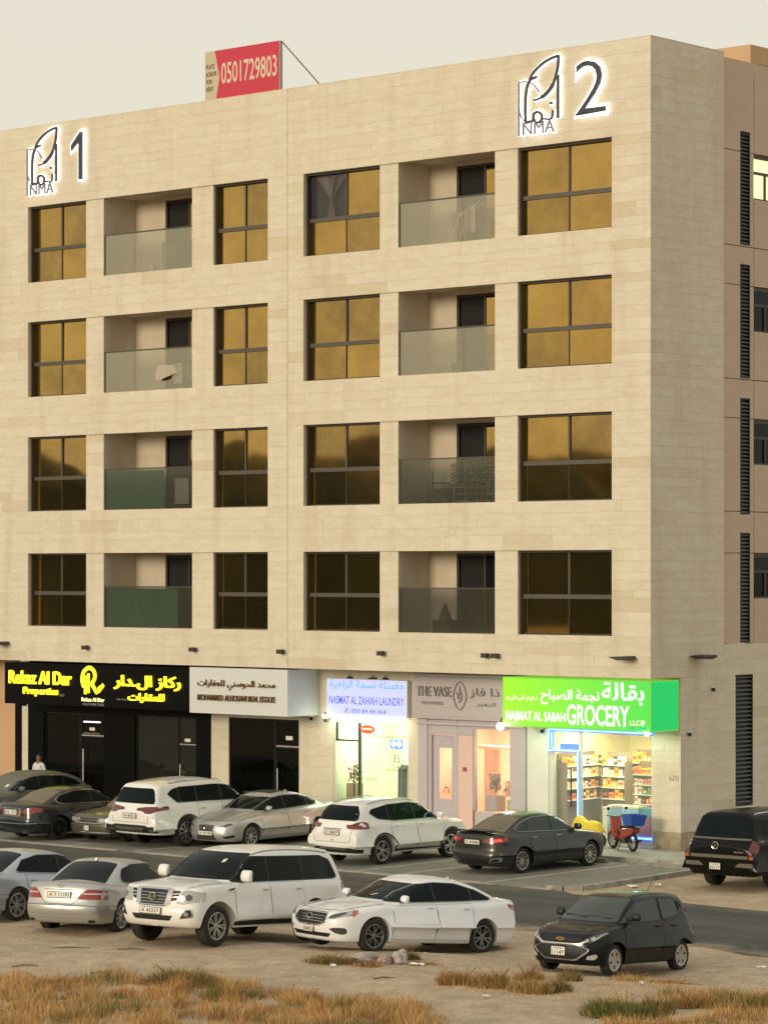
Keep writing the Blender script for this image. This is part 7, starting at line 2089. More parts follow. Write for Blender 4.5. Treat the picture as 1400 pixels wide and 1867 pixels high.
c.ring('bumper_strip', 'front', [(-.84, .545), (-.5, .55), (.5, .55), (.84, .545)], .03, M_CHR, .012, closed=False)
c.ring('bumper_strip', 'front', [(-.82, .30), (-.5, .30), (.5, .30), (.82, .30)], .03, M_CHR, .008, closed=False)
c.plate('front', -.0, .42, '2 71', .20, .13, off=.012)
c.mirror(.7, .95, M_UND, size=(.08, .08, .06))

# ---- 12 dusty grey crossover at the far left, 13 dark red car beyond it
d = dict(wb=2.75, fo=.92, ro=1.05, W=1.87, R=.36, tw=.22, rim=.25, spokes=(7, .02), arch=.06, zb=.27, belt=1.05, tumble=.38, gw=.06, z0=.7,
         deck=[(2.5, .82), (2.25, .92), (1.8, 1.02), (1.2, 1.08), (0, 1.08), (-1.6, 1.14), (-2.4, 1.14)],
         roof=[(1.35, .98), (1.2, 1.07), (.5, 1.48), (.0, 1.64), (-.7, 1.66), (-1.4, 1.58), (-2.0, 1.38), (-2.25, 1.12), (-2.4, .9)],
         nose=[(0, .2), (.3, .1), (.5, 0), (.8, .02), (.95, .10), (1.2, .22)], tail=[(0, .16), (.4, 0), (.7, 0), (1.25, .10)], fta=.12, fc=.2, rf=.2, rr=.16)
c = Car('parked_car', d, 'dust covered grey crossover behind the navy saloon at the far left', 'crossover', POLV, GRP); CARS['olive'] = c
c.decal('windshield', 'front', rounded(sym([(.74, 1.12), (.58, 1.52)]), .06), mat('glass_caked', (.09, .095, .08), .35, dust=.8, dustcol=(.20, .20, .15)), .005)
side_glass(c, [(1.06, 1.10), (.55, 1.40), (.2, 1.50), (-.2, 1.54), (-1.0, 1.51), (-1.55, 1.36), (-1.80, 1.20), (-1.0, 1.13)], (-.05, -1.05), M_CGL, M_CHR, .05, tw=.012)
c.doors((1.05, -.05, -1.05), .40, lambda x: 1.07, hz=.98)
c.both('headlight', 'front', rounded([(.55, .80), (.60, .90), (.88, .95), (.90, .86)], .02), M_LAMP, .008); c.decal('grille', 'front', rounded(sym([(.36, .62), (.44, .84)]), .03), M_UND, .006)
c.plate('front', 0, .52, 'C 2290', off=.012); c.mirror(.8, 1.12)
c.decal('screen_sticker', 'front', [(.30, 1.22), (.40, 1.22), (.40, 1.29), (.30, 1.29)], M_PLATE, .010, skirt=.002)
d = dict(d); d['deck'] = [(p[0], p[1] * .9) for p in d['deck']]; d['roof'] = [(p[0], p[1] * .87) for p in d['roof']]; d['belt'] = .93
c = Car('parked_car', d, 'dark red car barely showing at the far left edge beside the painted wall', 'car', PRED, GRP); CARS['red'] = c
c.decal('windshield', 'front', rounded(sym([(.72, .99), (.58, 1.30)]), .06), M_CGL, .004)
side_glass(c, [(1.06, .97), (.50, 1.24), (-.2, 1.33), (-1.0, 1.30), (-1.7, 1.05)], (-.05, -1.05), M_CGL, None, .05); c.doors((1.05, -.05, -1.05), .36, lambda x: .94, hz=.86)
c.both('headlight', 'front', rounded([(.55, .72), (.60, .80), (.88, .84), (.90, .76)], .02), M_LAMP, .008); c.decal('grille', 'front', rounded(sym([(.36, .55), (.44, .74)]), .03), M_UND, .006); c.mirror(.8, 1.0)

# bonnet shut lines, fuel flaps and lower door creases shared by all
for k, (x0, x1, y0, y1) in dict(patrol=(2.28, 1.28, .70, .80), sonata=(2.05, 1.12, .62, .74), spark=(1.62, 1.05, .52, .64), es=(2.05, 1.12, .60, .72), gold=(2.15, 1.1, .66, .72), olive=(2.1, 1.2, .66, .78)).items():
    c = CARS[k]
    for sy in (-1, 1):
        c.ring('bonnet_seam', 'top', [(x0, sy * y0), ((x0 + x1) / 2, sy * (y0 + y1) / 2), (x1, sy * y1)], .009, M_UND, .0015, closed=False)
    c.ring('bonnet_seam', 'top', [(x0, -y0), (x0 + .06, -y0 * .5), (x0 + .07, 0), (x0 + .06, y0 * .5), (x0, y0)], .009, M_UND, .0015, closed=False)
for k, (x0, x1, z0, z1) in dict(sonata=(.95, -1.0, .36, .40), sentra=(.92, -.95, .36, .39), es=(.92, -.98, .35, .38), left=(.95, -1.0, .38, .40)).items():
    c = CARS[k]
    for v in ('left', 'right'): c.ring('side_crease', v, [(x0, z0), (0, (z0 + z1) / 2), (x1, z1)], .010, c.paint, .006, closed=False)

def lotcar(c, contact, axle, side, heading, dz=0.0, roll=0.0):
    """on the sand: pitch follows the slope under the two axles"""
    h = R(heading); wb = c.d['wb']
    f = Vector((math.sin(h), math.cos(h)))
    o = Vector(contact[:2]) - f * wb * axle          # the other axle on the same side
    def gz(p):
        q = Vector((p[0], p[1], 0)) - ORG
        return lot_z(q.dot(BX))
    z0, z1 = gz(contact), gz(o)
    pitch = math.degrees(math.asin((z0 - z1) / wb)) * axle
    c.place((contact[0], contact[1], z0 + dz), axle, side, heading, pitch, roll=roll)
lotcar(CARS['patrol'], (-3.31, 58.21), 1, 1, 216.5)
lotcar(CARS['sonata'], (-0.22, 57.9), 1, 1, 231)
lotcar(CARS['spark'], (4.28, 55.3), 1, 1, 217)
lotcar(CARS['ls'], (-5.38, 60.5), -1, -1, 23)
lotcar(CARS['left'], (-7.77, 62.59), -1, -1, 37)
G0 = 0.012
CARS['xtrail'].place((-.04, 78.15, G0), -1, -1, 43)
CARS['sentra'].place((3.54, 75.87, G0), -1, -1, 44)
CARS['esc'].place((8.11, 73.34, 0.0), -1, 1, 38)
CARS['es'].place((-3.72, 82.9, G0), 1, 1, 219)
CARS['lx'].place((-5.54, 83.3, G0), -1, -1, 42)
CARS['gs'].place((-9.37, 85.34, G0), -1, -1, 44)
CARS['gold'].place((-8.5, 85.7, G0), 1, -1, 221)
CARS['olive'].place((-9.5, 90.8, G0), -1, 1, 222)
CARS['red'].place((-13.3, 95.0, G0), -1, 1, 222)

# ---------------------------------------------------------------- delivery motorbike by the grocery
def motorbike(loc, rz, label):
    e = empty('delivery_motorbike', loc, rz, label, 'motorbike')
    RD = mat('bike_red', (.30, .012, .010), .3, coat=.6, dust=.15); WH = mat('bike_white', (.55, .55, .55), .35, coat=.4)
    for x in (.62, -.60):
        w = bpy.data.objects.new('wheel', None); COL.objects.link(w); w.parent = e; w.location = (x, 0, .28)
        MB().lathe([(.20, -.035), (.25, -.05), (.28, -.025), (.28, .025), (.25, .05), (.20, .035)], 24, 'y', closed=True).build('tyre', M_TYRE, w)
        m_ = MB().lathe([(.20, -.03), (.185, 0), (.20, .03)], 24, 'y').lathe([(0, .04), (.04, .04), (.04, -.04), (0, -.04)], 10, 'y')
        for k in range(5):
            t = k * 2 * math.pi / 5; m_.tube([(.03 * math.cos(t), 0, .03 * math.sin(t)), (.19 * math.cos(t), 0, .19 * math.sin(t))], .012, 5)
        m_.build('rim', M_RIM, w)
    MB().tube([(.62, .07, .28), (.50, .07, .70)], .022).tube([(.62, -.07, .28), (.50, -.07, .70)], .022).build('fork', M_RIM, e)
    MB().tube([(.46, 0, .92), (.36, 0, .60), (.10, 0, .36), (-.25, 0, .36), (-.45, 0, .62), (-.85, 0, .72)], .03).tube([(-.25, 0, .36), (-.6, .06, .28)], .025).tube([(-.25, 0, .36), (-.6, -.06, .28)], .025).build('frame', M_UND, e)
    MB().prism([(.56, .98), (.42, .98), (.30, .50), (.20, .34), (.36, .34), (.50, .60)], -.17, .17).build('leg_shield', RD, e, bevel=.03)
    MB().prism([(.60, .62), (.80, .52), (.84, .42), (.56, .56)], -.07, .07).build('mudguard', RD, e, bevel=.015)
    MB().box(-.05, .36, -.13, .13, .28, .33).build('footboard', M_UND, e, bevel=.01)
    MB().prism([(.02, .36), (-.05, .60), (-.15, .68), (-.70, .74), (-.85, .70), (-.75, .55), (-.40, .42), (-.2, .36)], -.13, .13).build('side_cover', RD, e, bevel=.03)
    MB().box(-.25, .05, -.11, .11, .22, .40).lathe([(0, -.12), (.09, -.12), (.09, .12), (0, .12)], 14, 'y', c=(-.22, 0, .30)).build('engine', mat('engine_grey', (.12, .12, .12), .4, .6), e)
    MB().prism([(.06, .70), (-.05, .76), (-.50, .78), (-.50, .70), (-.1, .66)], -.12, .12).build('seat', M_UND, e, bevel=.02)
    MB().tube([(.42, -.34, 1.03), (.46, -.10, .98), (.46, .10, .98), (.42, .34, 1.03)], .016).tube([(.40, -.26, 1.03), (.37, -.30, 1.22)], .007).tube([(.40, .26, 1.03), (.37, .30, 1.22)], .007).build('handlebar', M_UND, e)
    MB().ball((.36, -.31, 1.24), (.02, .06, .045)).ball((.36, .31, 1.24), (.02, .06, .045)).build('mirror', M_UND, e)
    MB().ball((.52, 0, .93), (.09, .10, .09)).build('headlamp', M_REFL, e)
    MB().add([(.50, -.20, .96), (.50, .20, .96), (.36, .17, 1.34), (.36, -.17, 1.34), (.48, -.20, .96), (.48, .20, .96), (.34, .17, 1.34), (.34, -.17, 1.34)], [(0, 1, 2, 3), (4, 7, 6, 5), (0, 4, 5, 1), (1, 5, 6, 2), (2, 6, 7, 3), (3, 7, 4, 0)]).build('windscreen', glass_mat('screen_plastic', (.5, .55, .55), .3, .1), e)
    MB().tube([(-.45, .1, .76), (-.95, .1, .80)], .012).tube([(-.45, -.1, .76), (-.95, -.1, .80)], .012).build('rack', M_UND, e)
    MB().tube([(-.15, -.14, .24), (-.55, -.15, .26), (-.80, -.15, .34)], .04).build('exhaust', M_UND, e)
    MB().tube([(-.1, .12, .30), (-.05, .22, .0)], .012).build('side_stand', M_UND, e)
    # open blue crate strapped on the rack
    cr = MB(); z0, z1 = .80, 1.12
    lo = [(-.40, -.22), (-.90, -.22), (-.90, .22), (-.40, .22)]; hi = [(-.35, -.27), (-.97, -.27), (-.97, .27), (-.35, .27)]
    vs = [(x, y, z0) for x, y in lo] + [(x, y, z1) for x, y in hi] + [(x * .97 - .02, y * .93, z1) for x, y in hi] + [(x * .97 - .02, y * .93, z0 + .02) for x, y in lo]
    fs = [(0, 1, 2, 3)] + [(i, 4 + i, 4 + (i + 1) % 4, (i + 1) % 4) for i in range(4)] + [(4 + i, 8 + i, 8 + (i + 1) % 4, 4 + (i + 1) % 4) for i in range(4)] + [(8 + i, 12 + i, 12 + (i + 1) % 4, 8 + (i + 1) % 4) for i in range(4)] + [(12, 13, 14, 15)]
    cr.add(vs, fs).build('blue_box', mat('crate_blue', (.008, .075, .36), .4), e)
    return e
mbk = motorbike(W(-1.45, .72, .14), ANG + math.pi - R(24), 'small red motorbike with a blue crate on its rack outside the grocery')
mbk.scale = (.90, .90, .90)
# yellow cover thrown over a parked scooter
e = empty('covered_scooter', W(-2.62, .75, .14), ANG + math.pi, 'low white scooter under a yellow cover left of the red motorbike', 'scooter')
q = random.Random(12); mb = MB(); n = 20; prof = [(-.62, .55), (-.45, .82), (-.15, .90), (.15, .86), (.38, 1.02), (.55, 1.0), (.66, .72)]
vs = []; fs = []
for i, (x, z) in enumerate(prof):
    for k in range(9):
        t = -1 + k / 4; vs.append((x + q.uniform(-.02, .02), t * .30, z - abs(t) ** 2.2 * .36 + q.uniform(-.015, .015)))
for i in range(len(prof) - 1):
    for k in range(8): fs.append((i * 9 + k, i * 9 + k + 1, (i + 1) * 9 + k + 1, (i + 1) * 9 + k))
e.scale = (.75, .9, .84)
mb.add(vs, fs, 0, True).build('cover', mat('cover_yellow', (.62, .46, .02), .5), e)
MB().prism([(-.5, .3), (-.35, .62), (.3, .62), (.45, .85), (.6, .6), (.5, .3)], -.14, .14).build('body', mat('bike_white', (.55, .55, .55), .35), e, bevel=.03)
for x in (.55, -.5):
    w = MB().lathe([(.12, -.04), (.22, -.05), (.24, 0), (.22, .05), (.12, .04)], 20, 'y').lathe([(0, -.03), (.12, -.04), (.12, .04), (0, .03)], 12, 'y', mi=1).build('wheel', [M_TYRE, M_RIM], e); w.location = (x, 0, .24)

# ---------------------------------------------------------------- man in a white shirt in front of the black office
def skin_body(name, joints, edges, m, parent, sub=2):
    me = bpy.data.meshes.new(name)
    keys = list(joints)
    me.from_pydata([joints[k][0] for k in keys], [(keys.index(a), keys.index(b)) for a, b in edges], [])
    o = bpy.data.objects.new(name, me); COL.objects.link(o)
    sk = o.modifiers.new('s', 'SKIN'); sk.use_smooth_shade = True
    for i, k in enumerate(keys):
        r = joints[k][1]; me.skin_vertices[0].data[i].radius = r if isinstance(r, tuple) else (r, r)
    me.skin_vertices[0].data[0].use_root = True
    sb = o.modifiers.new('d', 'SUBSURF'); sb.levels = sub; sb.render_levels = sub
    dg = bpy.context.evaluated_depsgraph_get()
    nm = bpy.data.meshes.new_from_object(o.evaluated_get(dg))
    bpy.data.objects.remove(o)
    nm.materials.clear(); nm.materials.append(m)
    for p in nm.polygons: p.use_smooth = True
    o = bpy.data.objects.new(name, nm); COL.objects.link(o); o.parent = parent
    return o
pe = empty('person', W(-24.2, -.10, .14), ANG + R(8), 'man in a white shirt standing in front of the black office at the left', 'person')
M_SKIN = mat('skin', (.25, .13, .075), .6); M_SHIRT = mat('shirt_white', (.62, .60, .62), .85); M_TROU = mat('trousers_dark', (.02, .02, .025), .85)
J = {'pelvis': ((0, 0, .95), (.13, .10)), 'chest': ((0, 0, 1.28), (.155, .105)), 'neck0': ((0, 0, 1.44), (.07, .065)), 'neck': ((0, -.01, 1.50), (.052, .055)), 'jaw': ((0, -.025, 1.56), (.066, .075)), 'brow': ((0, -.015, 1.64), (.078, .092)), 'crown': ((0, 0, 1.70), (.06, .07))}
Ed = [('pelvis', 'chest'), ('chest', 'neck0'), ('neck0', 'neck'), ('neck', 'jaw'), ('jaw', 'brow'), ('brow', 'crown')]
for sx, s_ in ((-1, 'l'), (1, 'r')):
    J.update({'sh' + s_: ((sx * .17, 0, 1.40), .058), 'el' + s_: ((sx * .25, .02, 1.12), .042), 'wr' + s_: ((sx * .24, -.08, .88), .028), 'hp' + s_: ((sx * .09, 0, .90), .09), 'kn' + s_: ((sx * .11, -.01, .50), .058), 'an' + s_: ((sx * .12, .01, .09), .04), 'toe' + s_: ((sx * .13, -.16, .04), .035)})
    Ed += [('neck0', 'sh' + s_), ('sh' + s_, 'el' + s_), ('el' + s_, 'wr' + s_), ('pelvis', 'hp' + s_), ('hp' + s_, 'kn' + s_), ('kn' + s_, 'an' + s_), ('an' + s_, 'toe' + s_)]
skin_body('body', J, Ed, M_SKIN, pe)
JS = {'w': ((0, 0, .93), (.150, .118)), 'c': ((0, 0, 1.28), (.172, .120)), 'n': ((0, 0, 1.42), (.085, .075))}
ES = [('w', 'c'), ('c', 'n')]
for sx, s_ in ((-1, 'l'), (1, 'r')):
    JS.update({'s' + s_: ((sx * .17, 0, 1.40), .070), 'e' + s_: ((sx * .235, .015, 1.17), .062)}); ES += [('n', 's' + s_), ('s' + s_, 'e' + s_)]
skin_body('shirt', JS, ES, M_SHIRT, pe)
JT = {'p': ((0, 0, .94), (.148, .112))}; ET = []
for sx, s_ in ((-1, 'l'), (1, 'r')):
    JT.update({'h' + s_: ((sx * .09, 0, .86), .098), 'k' + s_: ((sx * .11, -.01, .50), .070), 'a' + s_: ((sx * .12, .01, .10), .058)}); ET += [('p', 'h' + s_), ('h' + s_, 'k' + s_), ('k' + s_, 'a' + s_)]
skin_body('trousers', JT, ET, M_TROU, pe)
MB().ball((0, .022, 1.685), (.083, .095, .075), 14, 10).build('hair', mat('hair_black', (.008, .007, .006), .8), pe)
fm_ = MB()
fm_.prism([(-.012, 1.60), (.012, 1.60), (.0, 1.645)], -.122, -.085); fm_.build('nose', M_SKIN, pe, bevel=.004)
for sx in (-1, 1):
    MB().ball((sx * .032, -.098, 1.648), (.014, .008, .008), 8, 6).build('eye', M_UND, pe); MB().ball((sx * .085, .0, 1.62), (.012, .022, .032), 8, 6).build('ear', M_SKIN, pe)
    for k in range(4):
        MB().tube([(sx * .24 + (k - 1.5) * .018 * 1, -.085, .86), (sx * .24 + (k - 1.5) * .02, -.11, .80), (sx * .24 + (k - 1.5) * .018, -.10, .745 + .01 * abs(k - 1.5))], [.011, .010, .008], 6).build('finger', M_SKIN, pe)
    MB().tube([(sx * .21, -.10, .85), (sx * .20, -.14, .81)], [.012, .009], 6).build('thumb', M_SKIN, pe)
MB().box(-.026, .026, -.104, -.096, 1.578, 1.586).build('mouth', mat('lips', (.2, .07, .05), .6), pe)

# ---------------------------------------------------------------- stones, litter and dry plants on the sand
def gz_(a, b): return float(ground_z(a, b))
def to_ab(x, y):
    q = Vector((x, y, 0)) - ORG; return q.dot(AX), q.dot(BX)
def on_sand(x, y):
    a, b = to_ab(x, y); return Vector((x, y, gz_(a, b)))
M_PEB = [mat('pebble_a', (.38, .32, .25), .9), mat('pebble_b', (.22, .18, .14), .9), mat('pebble_c', (.50, .45, .38), .9)]
q = np.random.default_rng(5)
def pebbles():
    V = []; F = []; MI = []
    for i in range(14000):
        if i < 12000: x, y = q.uniform(-9, 9), q.uniform(47, 63)
        else:
            a, b = q.uniform(3.4, 14), q.uniform(-7.3, 4); p = W(a, b); x, y = p.x, p.y
        a, b = to_ab(x, y)
        if -14.2 < b < -7.7 or (b > -7.6 and a < 3.2): continue
        s = min(.05, .008 + q.exponential(.0075)); z = gz_(a, b)
        n = len(V); h = s * q.uniform(.2, .5); t = q.uniform(0, 6.28)
        for k in range(5):
            an = t + k * 1.257; rr = s * q.uniform(.7, 1.2); V.append((x + rr * math.cos(an), y + rr * math.sin(an), z - .004))
        V.append((x + s * .2, y, z + h))
        for k in range(5): F.append((n + k, n + (k + 1) % 5, n + 5)); MI.append(int(q.integers(0, 3)))
    me = bpy.data.meshes.new('gravel'); me.from_pydata(V, [], F); me.polygons.foreach_set('material_index', MI)
    tag(mesh_obj('gravel', me, M_PEB), kind='stuff')
pebbles()
def rock(x, y, r, label, m, seed, sz=(1, .7, .6)):
    rr = random.Random(seed)
    bm = bmesh.new(); bmesh.ops.create_icosphere(bm, subdivisions=3, radius=1)
    for v in bm.verts:
        n = v.co.normalized(); k = 1 + .18 * math.sin(n.x * 3 + seed) * math.cos(n.y * 4 + seed) + .10 * math.sin(n.z * 7 + n.x * 5 + seed) + rr.uniform(-.03, .03)
        v.co = Vector((n.x * sz[0], n.y * sz[1], n.z * sz[2])) * k * r
    me = bpy.data.meshes.new('rock'); bm.to_mesh(me); bm.free()
    o = mesh_obj('rock', me, m); p = on_sand(x, y); o.location = p + Vector((0, 0, r * sz[2] * .55)); o.rotation_euler = (0, 0, rr.uniform(0, 3))
    tag(o, label, 'rock', 'rocks by the white saloon')
M_RK = mat('rock_pale', (.48, .42, .38), .9, noise=((.30, .24, .21), 9, .9), bump=.8, scale=25)
M_RK2 = mat('rock_pink', (.46, .35, .31), .9, noise=((.30, .2, .17), 9, .9), bump=.8, scale=25)
rock(-.36, 55.95, .23, 'long pale rock, leftmost of the rocks by the white saloon wheel', M_RK, 3, (1.4, .7, .55))
rock(.02, 55.80, .15, 'small pinkish rock between two larger pale rocks', M_RK2, 5, (1, .8, .7))
rock(.30, 55.95, .20, 'rounded grey rock, rightmost of the rocks by the white saloon wheel', M_RK, 8, (1.1, .8, .8))
def litter(x, y, w, d, label, c=(.72, .70, .66), seed=0, ab=None):
    rr = random.Random(seed); n = 6; vs = []; fs = []
    for i in range(n + 1):
        for k in range(n + 1): vs.append(((i / n - .5) * w, (k / n - .5) * d, .02 + rr.uniform(0, .05)))
    for i in range(n):
        for k in range(n): fs.append((i * (n + 1) + k, (i + 1) * (n + 1) + k, (i + 1) * (n + 1) + k + 1, i * (n + 1) + k + 1))
    o = MB().add(vs, fs).build('litter', mat('litter_%d' % seed, c, .7)); p = on_sand(x, y); o.location = p; o.rotation_euler = (0, 0, rr.uniform(0, 3)); tag(o, label, 'litter', 'litter on the sand')
pl = W(1.65 + 1.9, -5.6); litter(pl.x, pl.y, .35, .2, 'crumpled white paper on the sand beyond the end kerb', seed=1)
pl = W(3.9, -5.0); litter(pl.x, pl.y, .22, .15, 'smaller white scrap beside the crumpled paper by the end kerb', seed=2)
litter(.62, 55.7, .30, .12, 'white scrap lying right of the rocks', seed=3)
litter(-.95, 55.0, .12, .10, 'tiny white scrap in front of the low brown shrub', seed=4)
litter(4.6, 52.6, .13, .1, 'white scrap on the sand in front of the black hatchback', seed=5)
litter(7.3, 57.3, .16, .12, 'white scrap on the sand right of the black hatchback', seed=6)
litter(1.75, 50.6, .12, .08, 'white scrap on bare sand at the bottom', seed=7)

M_GR = [mat('grass_gold', (.55, .31, .10), .85), mat('grass_straw', (.66, .46, .22), .85), mat('grass_rust', (.29, .145, .055), .85), mat('grass_olive', (.15, .145, .045), .85), mat('grass_green', (.12, .16, .035), .85)]
G = np.random.default_rng(9)
def blades(spec):
    """spec: (centres xy, radius, height, count, weights over M_GR, lean, width); returns verts, faces, material indices as arrays"""
    V = []; M_ = []
    for (cx_, cy_, rx_, ry_, h, n, wts, lean, wd) in spec:
        r = np.sqrt(G.random(n)); t = G.random(n) * 2 * np.pi
        x = cx_ + rx_ * r * np.cos(t) ; y = cy_ + ry_ * r * np.sin(t)
        a = (x - ORG.x) * AX.x + (y - ORG.y) * AX.y; b = (x - ORG.x) * BX.x + (y - ORG.y) * BX.y
        z = ground_z(a, b) - .01
        hh = h * .85 * (1 - .55 * r ** 2) * G.uniform(.35, 1.15, n)
        lx = lean * hh * (G.normal(0, .6, n) + np.cos(t) * r); ly = lean * hh * (G.normal(0, .6, n) + np.sin(t) * r)
        an = G.random(n) * np.pi; wx, wy = np.cos(an) * wd * .5, np.sin(an) * wd * .5
        P0 = np.stack([x - wx, y - wy, z], 1); P1 = np.stack([x + wx, y + wy, z], 1)
        P2 = np.stack([x + lx * .4 + wx * .7, y + ly * .4 + wy * .7, z + hh * .6], 1); P3 = np.stack([x + lx * .4 - wx * .7, y + ly * .4 - wy * .7, z + hh * .6], 1)
        P4 = np.stack([x + lx, y + ly, z + hh], 1)
        V.append(np.stack([P0, P1, P2, P3, P4], 1).reshape(-1, 3)); M_.append(np.repeat(G.choice(5, n, p=np.array(wts) / sum(wts)), 2))
    V = np.concatenate(V); n = len(V) // 5; base = np.arange(n) * 5
    return V, base, np.concatenate(M_)
def blade_mesh(name, spec, origin=(0, 0, 0)):
    V, base, mi = blades(spec)
    V = V - np.array(origin)
    n = len(base); me = bpy.data.meshes.new(name)
    me.vertices.add(len(V)); me.vertices.foreach_set('co', V.ravel())
    loops = np.stack([base, base + 1, base + 2, base + 3, base + 3, base + 2, base + 4], 1).ravel()
    me.loops.add(len(loops)); me.loops.foreach_set('vertex_index', loops.astype(np.int32))
    ls = np.stack([np.arange(n) * 7, np.arange(n) * 7 + 4], 1).ravel(); lt = np.tile([4, 3], n)
    me.polygons.add(2 * n); me.polygons.foreach_set('loop_start', ls.astype(np.int32)); me.polygons.foreach_set('loop_total', lt.astype(np.int32))
    me.polygons.foreach_set('material_index', mi.astype(np.int32)); me.update(calc_edges=True)
    return me
GOLD = (6, 3, 1.2, .3, .1); RUST = (3, 1, 4, .8, .1); OLIV = (1, .8, 1.2, 3, 3); GREEN = (.6, .4, .3, 2, 6); STRAW = (3, 6, 1, .4, .1)
spec = []
# the band of dry grass along the bottom: many overlapping tussocks
rr = random.Random(41)
for i in range(330):
    x = rr.uniform(-7.6, .9)
    ytop = 53.2 if x < -3.2 else 53.2 - (x + 3.2) * .95          # far edge of the band swings towards the viewer on the right
    y = rr.uniform(45.5, ytop)
    if rr.random() < .25 * max(0, (y - ytop + 1.0)): continue
    w = RUST if rr.random() < .32 else (OLIV if rr.random() < .22 else GOLD)
    spec.append((x, y, rr.uniform(.14, .50), rr.uniform(.14, .42), rr.uniform(.12, .44), 215, w, .42, .008))
for i in range(150):
    x = rr.uniform(3.6, 8.2); y = rr.uniform(45.5, 51.6 if x > 4.6 else 50.0)
    if x < 4.4 and y > 49.5: continue
    w = RUST if rr.random() < .22 else (OLIV if rr.random() < .35 else GOLD)
    spec.append((x, y, rr.uniform(.2, .5), rr.uniform(.2, .45), rr.uniform(.12, .34), 210, w, .35, .008))
for i in range(120):
    x = rr.uniform(1.6, 7.8); y = rr.uniform(50.6, 53.2)
    spec.append((x, y, rr.uniform(.2, .5), rr.uniform(.15, .4), rr.uniform(.04, .13), 60, STRAW if rr.random() < .6 else GOLD, .6, .007))
for i in range(150):      # sparse short straw all over the lot
    x = rr.uniform(-8, 8); y = rr.uniform(49, 57)
    spec.append((x, y, .35, .3, rr.uniform(.02, .06), 18, STRAW, .9, .006))
tag(mesh_obj('dry_grass', blade_mesh('dry_grass', spec), M_GR), kind='stuff')
def tuft(x, y, rx_, ry_, h, n, wts, label, lean=.45, wd=.008, name='dry_shrub', cat='shrub', sub=7):
    rr = random.Random(int(x * 100) + 7); sp = [(x, y, rx_, ry_, h * .8, n // 3, wts, lean, wd)]
    for k in range(sub):
        t = rr.uniform(0, 6.28); r_ = rr.uniform(.2, .8)
        sp.append((x + rx_ * r_ * math.cos(t), y + ry_ * r_ * math.sin(t), rx_ * .35, ry_ * .45, h * rr.uniform(.6, 1.1), int(n / sub * .8), wts, lean, wd))
    p = on_sand(x, y)
    e = empty(name, p, 0, label, cat, 'shrubs on the sand')
    mesh_obj('foliage', blade_mesh('foliage', sp, tuple(p)), M_GR, e)
    st = MB()
    for k in range(9):
        t = rr.uniform(0, 6.28); st.tube([(0, 0, -.02), (rx_ * .4 * math.cos(t), ry_ * .4 * math.sin(t), h * .5), (rx_ * .7 * math.cos(t + .3), ry_ * .7 * math.sin(t + .3), h * .85)], [.008, .006, .003], 4)
    st.build('stems', M_GR[2], e)
tuft(-1.00, 55.6, .55, .35, .26, 2600, (1, .5, 3, 4, 1), 'low olive brown shrub in front of the white saloon bumper')
tuft(-.35, 55.3, .35, .25, .16, 900, RUST, 'thin rusty growth in front of the long pale rock')
tuft(.42, 56.55, .28, .2, .30, 1300, GREEN, 'bright green tuft behind the rocks under the white saloon')
tuft(.75, 55.9, .4, .25, .10, 600, RUST, 'low rusty mat of grass right of the rocks')
tuft(1.35, 52.4, .42, .35, .36, 2000, RUST, 'orange brown shrub, leftmost of the clump at lower right centre')
tuft(1.95, 52.1, .42, .35, .42, 2600, (2, .6, 4, 2.2, .4), 'tall rust brown shrub in the middle of the clump at lower right centre')
tuft(2.55, 51.6, .40, .35, .40, 2300, (3, 1, 2, 2, .5), 'golden shrub on the right of the clump at lower right centre')
tuft(3.05, 51.9, .26, .25, .34, 1300, (1.5, .5, 1.5, 4, 1.5), 'olive shrub at the right end of the clump at lower right centre')
tuft(2.62, 53.8, .28, .2, .36, 900, RUST, 'sparse reddish stalks in front of the black hatchback number plate')
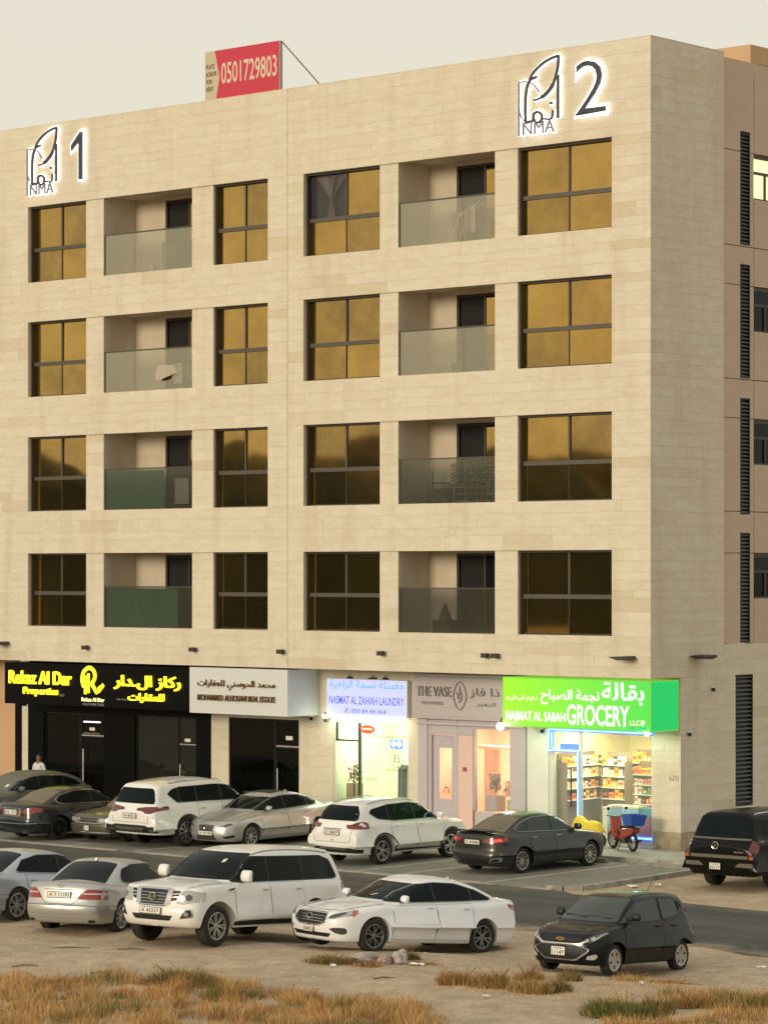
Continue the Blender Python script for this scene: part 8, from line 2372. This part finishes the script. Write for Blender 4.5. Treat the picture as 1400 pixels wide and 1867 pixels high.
tuft(3.35, 53.5, .2, .2, .34, 900, (2, 1, 1, 3, 3), 'small upright green and gold shrub before the black hatchback')
tuft(4.55, 53.9, .55, .25, .20, 1300, STRAW, 'pale straw grass along the black hatchback front wheel')
tuft(5.4, 54.6, .45, .22, .16, 800, GOLD, 'short golden grass beneath the black hatchback doors')
tuft(3.85, 49.1, .62, .5, .50, 5200, GREEN, 'broad bright green shrub at the bottom right of the picture')
tuft(4.55, 49.6, .35, .3, .38, 2000, (1, .5, 1, 3, 3), 'smaller olive green shrub right of the broad green shrub')
tuft(6.15, 50.0, .8, .5, .42, 4200, (2, .6, 1.4, 4, 1.6), 'wide olive shrub at the right edge of the picture')
tuft(5.2, 50.2, .35, .3, .34, 1500, RUST, 'rusty shrub between the green and the wide olive shrubs')
tuft(-3.6, 52.3, .75, .4, .46, 4200, (1.5, .4, 3, 3.4, .6), 'tall dark olive shrub rising from the dry grass at left centre')
tuft(-2.6, 50.9, .6, .45, .36, 3000, (1.4, .5, 1, 4, 2.2), 'olive green shrub in the dry grass left of centre')
tuft(-.65, 49.3, .35, .3, .36, 1800, GREEN, 'small bright green shrub in the dry grass near bottom centre')
tuft(-1.3, 50.6, .3, .25, .30, 1200, RUST, 'rusty shrub behind the small bright green shrub')
tuft(-5.9, 52.2, .6, .35, .34, 2400, GOLD, 'golden tussock at the far left of the dry grass')
# fallen sticks
for i, (x, y, l, t) in enumerate(((-6.2, 58.0, .9, .1), (-4.9, 57.6, .6, -.2), (-6.7, 55.3, .5, .3), (-5.2, 54.2, .35, .0), (.0, 53.4, .4, .3))):
    p = on_sand(x, y)
    o = MB().tube([(-l / 2, 0, .01), (0, .04, .03), (l / 2, 0, .015)], [.012, .014, .006], 5).build('stick', mat('stick_brown', (.12, .08, .05), .9)); o.location = p; o.rotation_euler = (0, 0, t)
    tag(o, ('longest dry stick on the sand behind the silver luxury saloon', 'dry stick below the silver luxury saloon exhaust', 'short dry stick on the bare sand at the left', 'shortest dry stick on the sand above the grass', 'dry stick on the sand near bottom centre')[i], 'stick', 'sticks on the sand')
